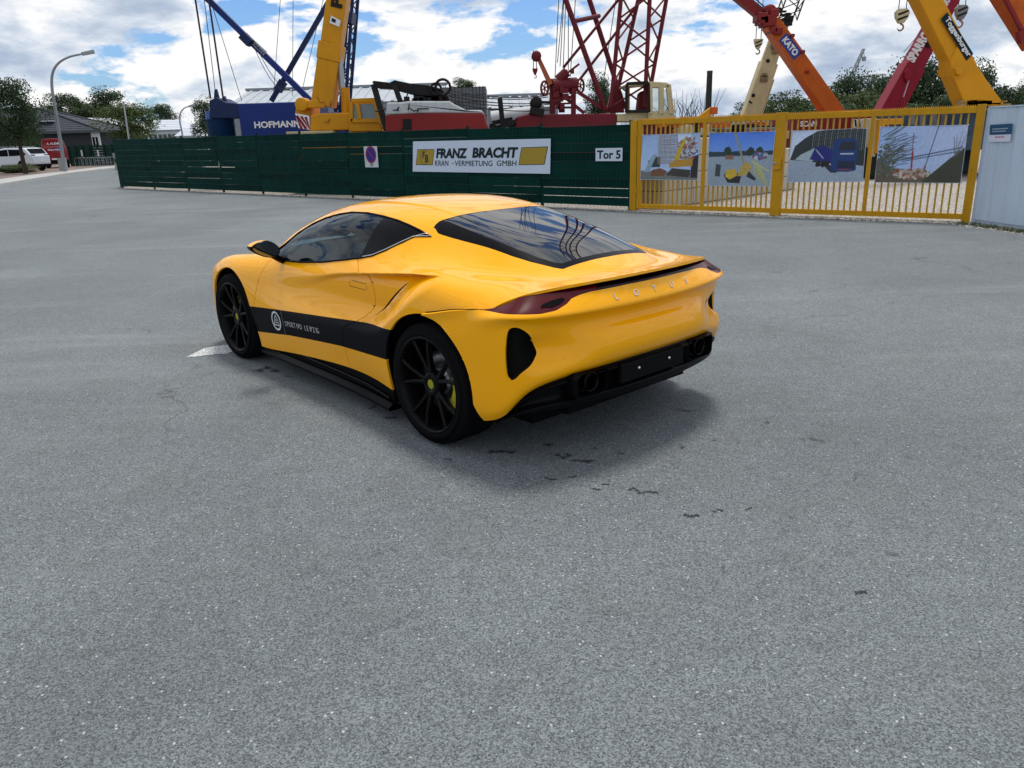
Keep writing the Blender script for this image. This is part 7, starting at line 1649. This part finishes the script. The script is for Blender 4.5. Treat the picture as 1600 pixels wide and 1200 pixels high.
# ---- side skirt with a blade
for sg in (1, -1):
    sk = MB(); 
    o_ = [(2.15, .155), (1.9, .150), (1.5, .145), (1.1, .14), (.75, .13), (.42, .11)]
    for (xa, za), (xb, zb) in zip(o_[:-1], o_[1:]):
        ya = .905 if xa > .9 else .905 + .02 * (.9 - xa); yb = .905 if xb > .9 else .905 + .02 * (.9 - xb)
        sk.add([(xa, .80 * sg, za - .03), (xa, ya * sg, za - .03), (xa, (ya + .004) * sg, za - .01), (xa, (ya - .03) * sg, za + .012), (xa, .84 * sg, za + .02), (xa, .835 * sg, za + .14),
                (xb, .80 * sg, zb - .03), (xb, yb * sg, zb - .03), (xb, (yb + .004) * sg, zb - .01), (xb, (yb - .03) * sg, zb + .012), (xb, .84 * sg, zb + .02), (xb, .835 * sg, zb + .14)],
               [(k, k + 1, k + 7, k + 6) for k in range(5)])
    sk.build('side_skirt', M_GLOSSBLK, car)
    bl = MB(); bl.path([Vector((x, (.87 if x > .6 else .885) * sg, z)) for x, z in [(1.75, .225), (1.4, .20), (1.0, .19), (.7, .175), (.45, .15)]], .010, 6)
    bl.build('skirt_blade', M_GLOSSBLK, car)

# ---- diffuser
DC = [(p[0] + (.05 if i == 0 else 0), p[1] - (.05 if i == 0 else 0)) for i, p in enumerate(PLAN[4:])]
DD = np.zeros((len(DC), 8, 3))
for j, (px_, py_) in enumerate(DC):
    k = j + 4; a = PLAN[k - 1]; b = PLAN[k + 1] if k + 1 < len(PLAN) else (PLAN[k - 1][0], -PLAN[k - 1][1])
    tx, ty = b[0] - a[0], b[1] - a[1]; L_ = math.hypot(tx, ty); nx, ny = ty / L_, -tx / L_
    if nx * px_ + ny * py_ < 0: nx, ny = -nx, -ny
    tz = LS[min(k * NL, len(LS) - 1), 0, 2]; w = min(1, j / 2.0)
    zb = .300 * w + (tz - .05) * (1 - w)
    for i, (o_, f_) in enumerate([(-.05, -.2), (-.030, .02), (-.015, .14), (-.050, .27), (-.062, .62), (-.030, .80), (-.050, 1.0), (-.30, 1.25)]):
        DD[j, i] = (px_ + nx * (o_ - .02 * (1 - w)), py_ + ny * (o_ - .02 * (1 - w)), tz + (zb - tz) * f_)
DD[-1, :, 1] = 0
DSf = bs_eval(quasi(DD, .6), 8, True); DSf[-1, :, 1] = 0
DSf = bs_eval(DSf.transpose(1, 0, 2), 6, False, (1, 2, 3, 5, 6)).transpose(1, 0, 2); DSf[-1, :, 1] = 0
bmD = grid_bm(DSf); flip_out(bmD, (0, 0, .35)); bvD = BVHTree.FromBMesh(bmD)
extract(bmD, [True] * len(bmD.faces), 'rear_diffuser', M_GLOSSBLK, car, 'join', rim=0)
M_DARKCHROME = mat('dark_chrome', (.02, .02, .023), .3, metal=1.0)
for sg in (1, -1):
    p = Vector((-.800, .465 * sg, .418))
    fr = MB()                                    # raised housing round the tail pipe
    ring = [(-.135, .045), (-.115, .066), (.105, .066), (.128, .045), (.125, -.045), (.09, -.070), (-.095, -.070), (-.13, -.045)]
    outer = [(p.x + .02, p.y + a * 1.0 * 1, p.z + b) for a, b in ring]; inn = [(p.x - .005, p.y + a * .86, p.z + b * .86) for a, b in ring]; deep = [(p.x + .06, p.y + a * .80, p.z + b * .80) for a, b in ring]
    back_ = [(p.x + .12, p.y + a * 1.02, p.z + b * 1.02) for a, b in ring]
    n = len(ring); fr.add(back_ + outer + inn + deep, [(r0 * n + k, r0 * n + (k + 1) % n, (r0 + 1) * n + (k + 1) % n, (r0 + 1) * n + k) for r0 in range(3) for k in range(n)] + [tuple(range(3 * n, 4 * n))])
    fr.build('exhaust_surround', M_GLOSSBLK, car, bevel=.006)
    ex = MB(); ex.lathe([(.044, .10), (.046, -.012), (.049, -.016), (.052, -.012), (.053, .0), (.05, .10)], 'x', (p.x + .02, p.y, p.z + .005), 28)
    ex.lathe([(.0, .06), (.05, .06)], 'x', (p.x + .02, p.y, p.z + .005), 28)
    ex.build('exhaust_pipe', M_DARKCHROME, car)
pl = MB(); pl.box((-.825, -.27, .37), (-.79, .27, .475)); pl.build('plate_mount', M_BLK, car, bevel=.008)
bo = MB()
for y in (.13, -.13): bo.lathe([(0, -.006), (.007, -.006), (.009, 0), (.009, .01)], 'x', (-.827, y, .43), 12)
bo.build('plate_bolt', M_SILVER, car)
dfn = MB()
for y in (-.30, -.18, -.06, .06, .18, .30): dfn.prism([(-.76, .285), (-.42, .180), (-.40, .23), (-.74, .31)], y - .006, y + .006, 'y')
dfn.build('diffuser_fin', M_BLK, car)

# ---- lettering
for ch, y in zip('LOTUS', (.315, .175, .03, -.115, -.255)):
    zz = .845 - .004
    p, n_ = on_back(y, zz, .001)
    up_ = Vector((0, 0, 1)) - n_ * n_.z; up_.normalize(); right = up_.cross(n_)
    text_obj('badge_letter', ch, .050, frame_m(p, right, up_), M_SILVER, car, depth=.002, xs=1.05, align='CENTER')
def side_frame(x, z, off=.0035):
    h = bvU.ray_cast(Vector((x, 2, z)), Vector((0, -1, 0))); n_ = h[1]; if_ = h[0] + n_ * off
    right = Vector((-1, 0, 0)); right -= n_ * right.dot(n_); right.normalize(); return if_, right, n_.cross(right), n_
M_LET = mat('stripe_lettering', (.42, .43, .45), .4)
tx_ = 1.655
for ch in 'SPORTIVO LEIPZIG':
    p, rt, up_, n_ = side_frame(tx_, .425 + (1.66 - tx_) * .052)
    rt = (rt + up_ * .052).normalized(); up_ = n_.cross(rt)
    if ch != ' ': text_obj('stripe_letter', ch, .052, frame_m(p, rt, up_), M_LET, car, depth=.0008, xs=.85, align='CENTER')
    tx_ -= .034 * (.6 if ch == 'I' else 1.0) * .98
p, rt, up_, n_ = side_frame(1.80, .425)
FM = frame_m(p, rt, up_)
em = MB(); n = 36
def disc_ring(mb, r0, r1, h, M, n=36, cx=0, cy=0):
    vs = [(cx + r0 * math.cos(2 * math.pi * k / n), cy + r0 * math.sin(2 * math.pi * k / n), h) for k in range(n)] + [(cx + r1 * math.cos(2 * math.pi * k / n), cy + r1 * math.sin(2 * math.pi * k / n), h) for k in range(n)]
    mb.add(vs, [(k, (k + 1) % n, (k + 1) % n + n, k + n) for k in range(n)], M)
disc_ring(em, .056, .070, .001, FM)
tri = [(r_ * math.cos(a), r_ * math.sin(a) - .004) for a, r_ in [(R(90), .05), (R(60), .036), (R(0), .034), (R(-30), .050), (R(-50), .042), (R(-90), .030), (R(-130), .042), (R(210), .050), (R(180), .034), (R(120), .036)]]
tri_i = [(a * .78, b * .78) for a, b in tri]; m_ = len(tri)
em.add([(a, b, .001) for a, b in tri] + [(a, b, .001) for a, b in tri_i], [(k, (k + 1) % m_, (k + 1) % m_ + m_, k + m_) for k in range(m_)], FM)
em.add([(-.017, -.016, .0012), (.017, -.016, .0012), (.014, -.008, .0012), (-.014, -.008, .0012)], [(0, 1, 2, 3)], FM)
em.add([(-.010, .0, .0012), (.010, .0, .0012), (0.0, .022, .0012)], [(0, 1, 2)], FM)
em.build('round_emblem', mat('emblem_silver', (.62, .63, .65), .35), car, fix=False)
st = MB(); st.add([(-.082 - .012, -.08, .0008), (-.080 - .012, -.08, .0008), (-.106 - .0, .095, .0008), (-.108, .095, .0008)], [(0, 1, 2, 3)], frame_m(side_frame(1.735, .425)[0], rt, up_) @ Matrix.Translation((.14, 0, 0)))
st.build('stripe_divider', M_LET, car, fix=False)

# ---- mirrors
for sg in (1, -1):
    mi = MB(); n = 22; pr = []
    cx, cy, cz = 1.76, .960, .938
    ol = [(math.cos(t), math.sin(t)) for t in np.linspace(0, 2 * math.pi, n, endpoint=False)]
    def shp(a, b):                               # teardrop outline, pointed outwards
        return a * .108 * (1.0 if a > 0 else .9), b * (.062 if b > 0 else .056) * (1 - .35 * max(a, 0)) + .018 * a
    rings = [(-.035, .93), (-.028, 1.0), (.0, 1.02), (.05, .95), (.10, .76), (.14, .45), (.155, .12)]
    vs = []
    for dx, s_ in rings:
        for a, b in ol:
            u_, w_ = shp(a, b); vs.append((cx + dx, (cy + u_ * s_ - .01 * dx) * sg, cz + w_ * s_ + .0))
    body_f = [(r0 * n + k, r0 * n + (k + 1) % n, (r0 + 1) * n + (k + 1) % n, (r0 + 1) * n + k) for r0 in range(len(rings) - 1) for k in range(n)]
    topf = [f for f in body_f if sum(vs[i][2] for i in f) / 4 > cz + .030 and sum(vs[i][0] for i in f) / 4 > cx - .02]; lowf = [f for f in body_f if f not in topf]
    mi.smooth = True; mi.add(vs, lowf + [tuple(range((len(rings) - 1) * n, len(rings) * n))]); mi.smooth = False
    mo = mi.build('door_mirror', M_GLOSSBLK, car)
    mc = MB(); mc.smooth = True; mc.add(vs, topf); mc.build('mirror_cap', M_PAINT, mo, fix=True)
    mg = MB(); mg.add([(cx - .031, (cy + shp(a, b)[0] * .9) * sg, cz + shp(a, b)[1] * .9) for a, b in ol], [tuple(range(n)) if sg < 0 else tuple(range(n))[::-1]])
    mg.build('mirror_glass', mat('mirror_glass', (.30, .32, .34), .03, metal=1.0), mo, fix=False)
    ma = MB(); ma.path([(1.82, .80 * sg, .838), (1.81, .85 * sg, .858), (1.79, .90 * sg, .890)], [.030, .022, .022], 10); ma.build('mirror_arm', M_GLOSSBLK, mo)

# ---- wheels
def make_wheel(x, sg, width, rad, yo):
    """sg=+1 left. Outer face at |y| = yo"""
    h = bpy.data.objects.new('wheel', None); put(h, car); h.location = (x, yo * sg, rad - .003); h['label'] = 'black ten-spoke alloy wheel with low-profile tyre'
    Y = -sg                                      # inward direction in y
    rr = .270
    t = MB(); W_ = width
    prof = [(rr - .012, .012), (rr + .012, .004), (rr + .04, .0), (rad - .035, .004), (rad - .014, .014), (rad - .004, .030), (rad, .06), (rad, W_ / 2)]
    prof = prof + [(a, W_ - b) for a, b in prof[::-1][1:]]
    t.lathe([(a, b * Y) for a, b in prof], 'y', n=72)
    t.build('tyre', M_TYRE, h)
    gr = MB()
    for gy in (.28, .42, .58, .72):
        gr.lathe([(rad + .0008, (W_ * gy - .004) * Y), (rad + .0008, (W_ * gy + .004) * Y)], 'y', n=72)
    gr.build('tread_groove', M_INNER, h, fix=False)
    r_ = MB()
    r_.lathe([(a, b * Y) for a, b in [(rr, .016), (rr + .003, .006), (rr - .004, .002), (rr - .012, .010), (rr - .018, .030), (rr - .028, .06), (rr - .03, W_ - .02), (rr, W_ - .01)]], 'y', n=72)
    # five pairs of slim spokes
    for k in range(5):
        for s2 in (-1, 1):
            a0 = 2 * math.pi * k / 5 + s2 * .13 + .2; a1 = 2 * math.pi * k / 5 + s2 * .27 + .2
            def P(r1, a, y_): return Vector((r1 * math.sin(a), y_ * Y, r1 * math.cos(a)))
            pts = [(.045, a0, .040, .030, .040), (.10, a0 * .7 + a1 * .3, .034, .024, .034), (.18, a0 * .35 + a1 * .65, .022, .020, .030), (.262, a1, .016, .026, .028)]
            for (ra_, aa, ya, wa, ta), (rb_, ab, yb, wb_, tb) in zip(pts[:-1], pts[1:]):
                ca, cb = P(ra_, aa, ya), P(rb_, ab, yb); d_ = (cb - ca).normalized(); side_ = d_.cross(Vector((0, 1, 0))).normalized()
                vs = []
                for c0, w0, t0 in ((ca, wa, ta), (cb, wb_, tb)):
                    vs += [c0 - side_ * w0 / 2 + Vector((0, .006 * Y, 0)), c0 - side_ * w0 * .22, c0 + side_ * w0 * .22, c0 + side_ * w0 / 2 + Vector((0, .006 * Y, 0)),
                           c0 + side_ * w0 * .35 + Vector((0, t0 * Y, 0)), c0 - side_ * w0 * .35 + Vector((0, t0 * Y, 0))]
                r_.add([tuple(q) for q in vs], [(i, (i + 1) % 6, (i + 1) % 6 + 6, i + 6) for i in range(6)])
    r_.lathe([(a, b * Y) for a, b in [(0, .038), (.034, .038), (.036, .030), (.062, .034), (.070, .045), (.070, .09)]], 'y', n=32)
    ro = r_.build('rim', M_RIM, h)
    b_ = MB()
    for k in range(5):
        a = 2 * math.pi * k / 5; b_.tube((.052 * math.sin(a), .028 * Y, .052 * math.cos(a)), (.052 * math.sin(a), .045 * Y, .052 * math.cos(a)), .008, n=6)
    b_.build('wheel_bolt', M_DARKCHROME, ro)
    c_ = MB(); c_.lathe([(0, .0365 * Y), (.024, .0365 * Y), (.027, .037 * Y)], 'y', n=24); c_.build('centre_cap', mat('cap_yellow', (.32, .30, .02), .35), ro)
    d_ = MB(); d_.lathe([(a, b * Y) for a, b in [(.08, .115), (.175, .115), (.175, .14), (.08, .14)]], 'y', n=48, closed=True); d_.lathe([(0, .10 * Y), (.085, .10 * Y), (.085, .14 * Y)], 'y', n=32)
    d_.build('brake_disc', M_DISC, h)
    cl = MB(); 
    cang = (R(-100) if x < 1 else R(80)) 
    arc = [cang + R(a) for a in np.linspace(-32, 32, 9)]
    vs = []
    for a in arc:
        for (r1, yy) in ((.125, .095), (.185, .090), (.198, .11), (.198, .16), (.12, .16)): vs.append((r1 * math.sin(a), yy * Y, r1 * math.cos(a)))
    cl.add(vs, [(i * 5 + k, i * 5 + (k + 1) % 5, (i + 1) * 5 + (k + 1) % 5, (i + 1) * 5 + k) for i in range(8) for k in range(5)] + [tuple(range(5)), tuple(range(40, 45))])
    cl.build('brake_caliper', M_CALIPER, h)
    return h
for sg in (1, -1):
    make_wheel(0.0, sg, .295, .3425, .938); make_wheel(2.575, sg, .245, .339, .925)

# ---- cabin
M_TRIM = mat('cabin_trim', (.020, .022, .026), .6); M_SEAT = mat('seat_leather', (.030, .033, .040), .5)
cb = MB(); cb.box((.55, -.70, .24), (2.2, .70, .29)); cb.box((.50, -.72, .28), (.60, .72, .92)); cb.box((1.0, -.12, .28), (1.9, .12, .52)); cb.build('cabin_floor', M_TRIM, car)
ds = MB(); ds.prism([(1.62, .66), (1.66, .80), (1.80, .845), (2.30, .875), (2.30, .50), (1.75, .48)], -.68, .68, 'y'); ds.build('dashboard', M_TRIM, car, bevel=.03)
for sg in (1, -1):
    se = MB(); cy = .36 * sg
    se.prism([(.78, .30), (.80, .40), (1.28, .46), (1.34, .40), (1.30, .30)], cy - .25, cy + .25, 'y')
    se.prism([(.62, .98), (.74, 1.02), (.80, .92), (.98, .44), (.82, .36), (.70, .42)], cy - .23, cy + .23, 'y')
    se.prism([(.62, .98), (.60, 1.06), (.68, 1.09), (.74, 1.02)], cy - .11, cy + .11, 'y')
    se.build('seat', M_SEAT, car, bevel=.035)
    dc = MB(); dc.box((.85, .70 * sg - .02, .30), (2.1, .70 * sg + .02, .80)); dc.build('door_card', M_TRIM, car)
sw = MB(); T_ = Matrix.Translation((1.50, .36, .80)) @ Matrix.Rotation(R(-22), 4, 'Y')
vs = []; n = 32
for k in range(n):
    a = 2 * math.pi * k / n
    for q in range(8):
        b = 2 * math.pi * q / 8; rr_ = .175 + .016 * math.cos(b); vs.append(tuple(T_ @ Vector((.016 * math.sin(b), rr_ * math.cos(a), rr_ * math.sin(a)))))
sw.smooth = True; sw.add(vs, [(k * 8 + q, k * 8 + (q + 1) % 8, ((k + 1) % n) * 8 + (q + 1) % 8, ((k + 1) % n) * 8 + q) for k in range(n) for q in range(8)]); sw.smooth = False
sw.tube(T_ @ Vector((0, 0, 0)), T_ @ Vector((.12, 0, 0)), .05, .03, 12); sw.beam(T_ @ Vector((0, -.17, 0)), T_ @ Vector((0, .17, 0)), .02, .035); sw.beam(T_ @ Vector((0, 0, 0)), T_ @ Vector((0, 0, -.17)), .035, .02)
sw.build('steering_wheel', M_BLK, car)
for sg in (1, -1):
    hl = MB(); pts = [on_side(x, z, .004) for x, z in [(3.24, .55), (3.20, .57), (3.12, .62), (3.15, .625), (3.21, .60), (3.25, .57)]]
    hl.add([(p.x, p.y * sg, p.z) for p in pts], [tuple(range(len(pts)))]); hl.build('headlight', M_GLOSSBLK, car, fix=False)
bmU.free(); bmL.free(); bmD.free()
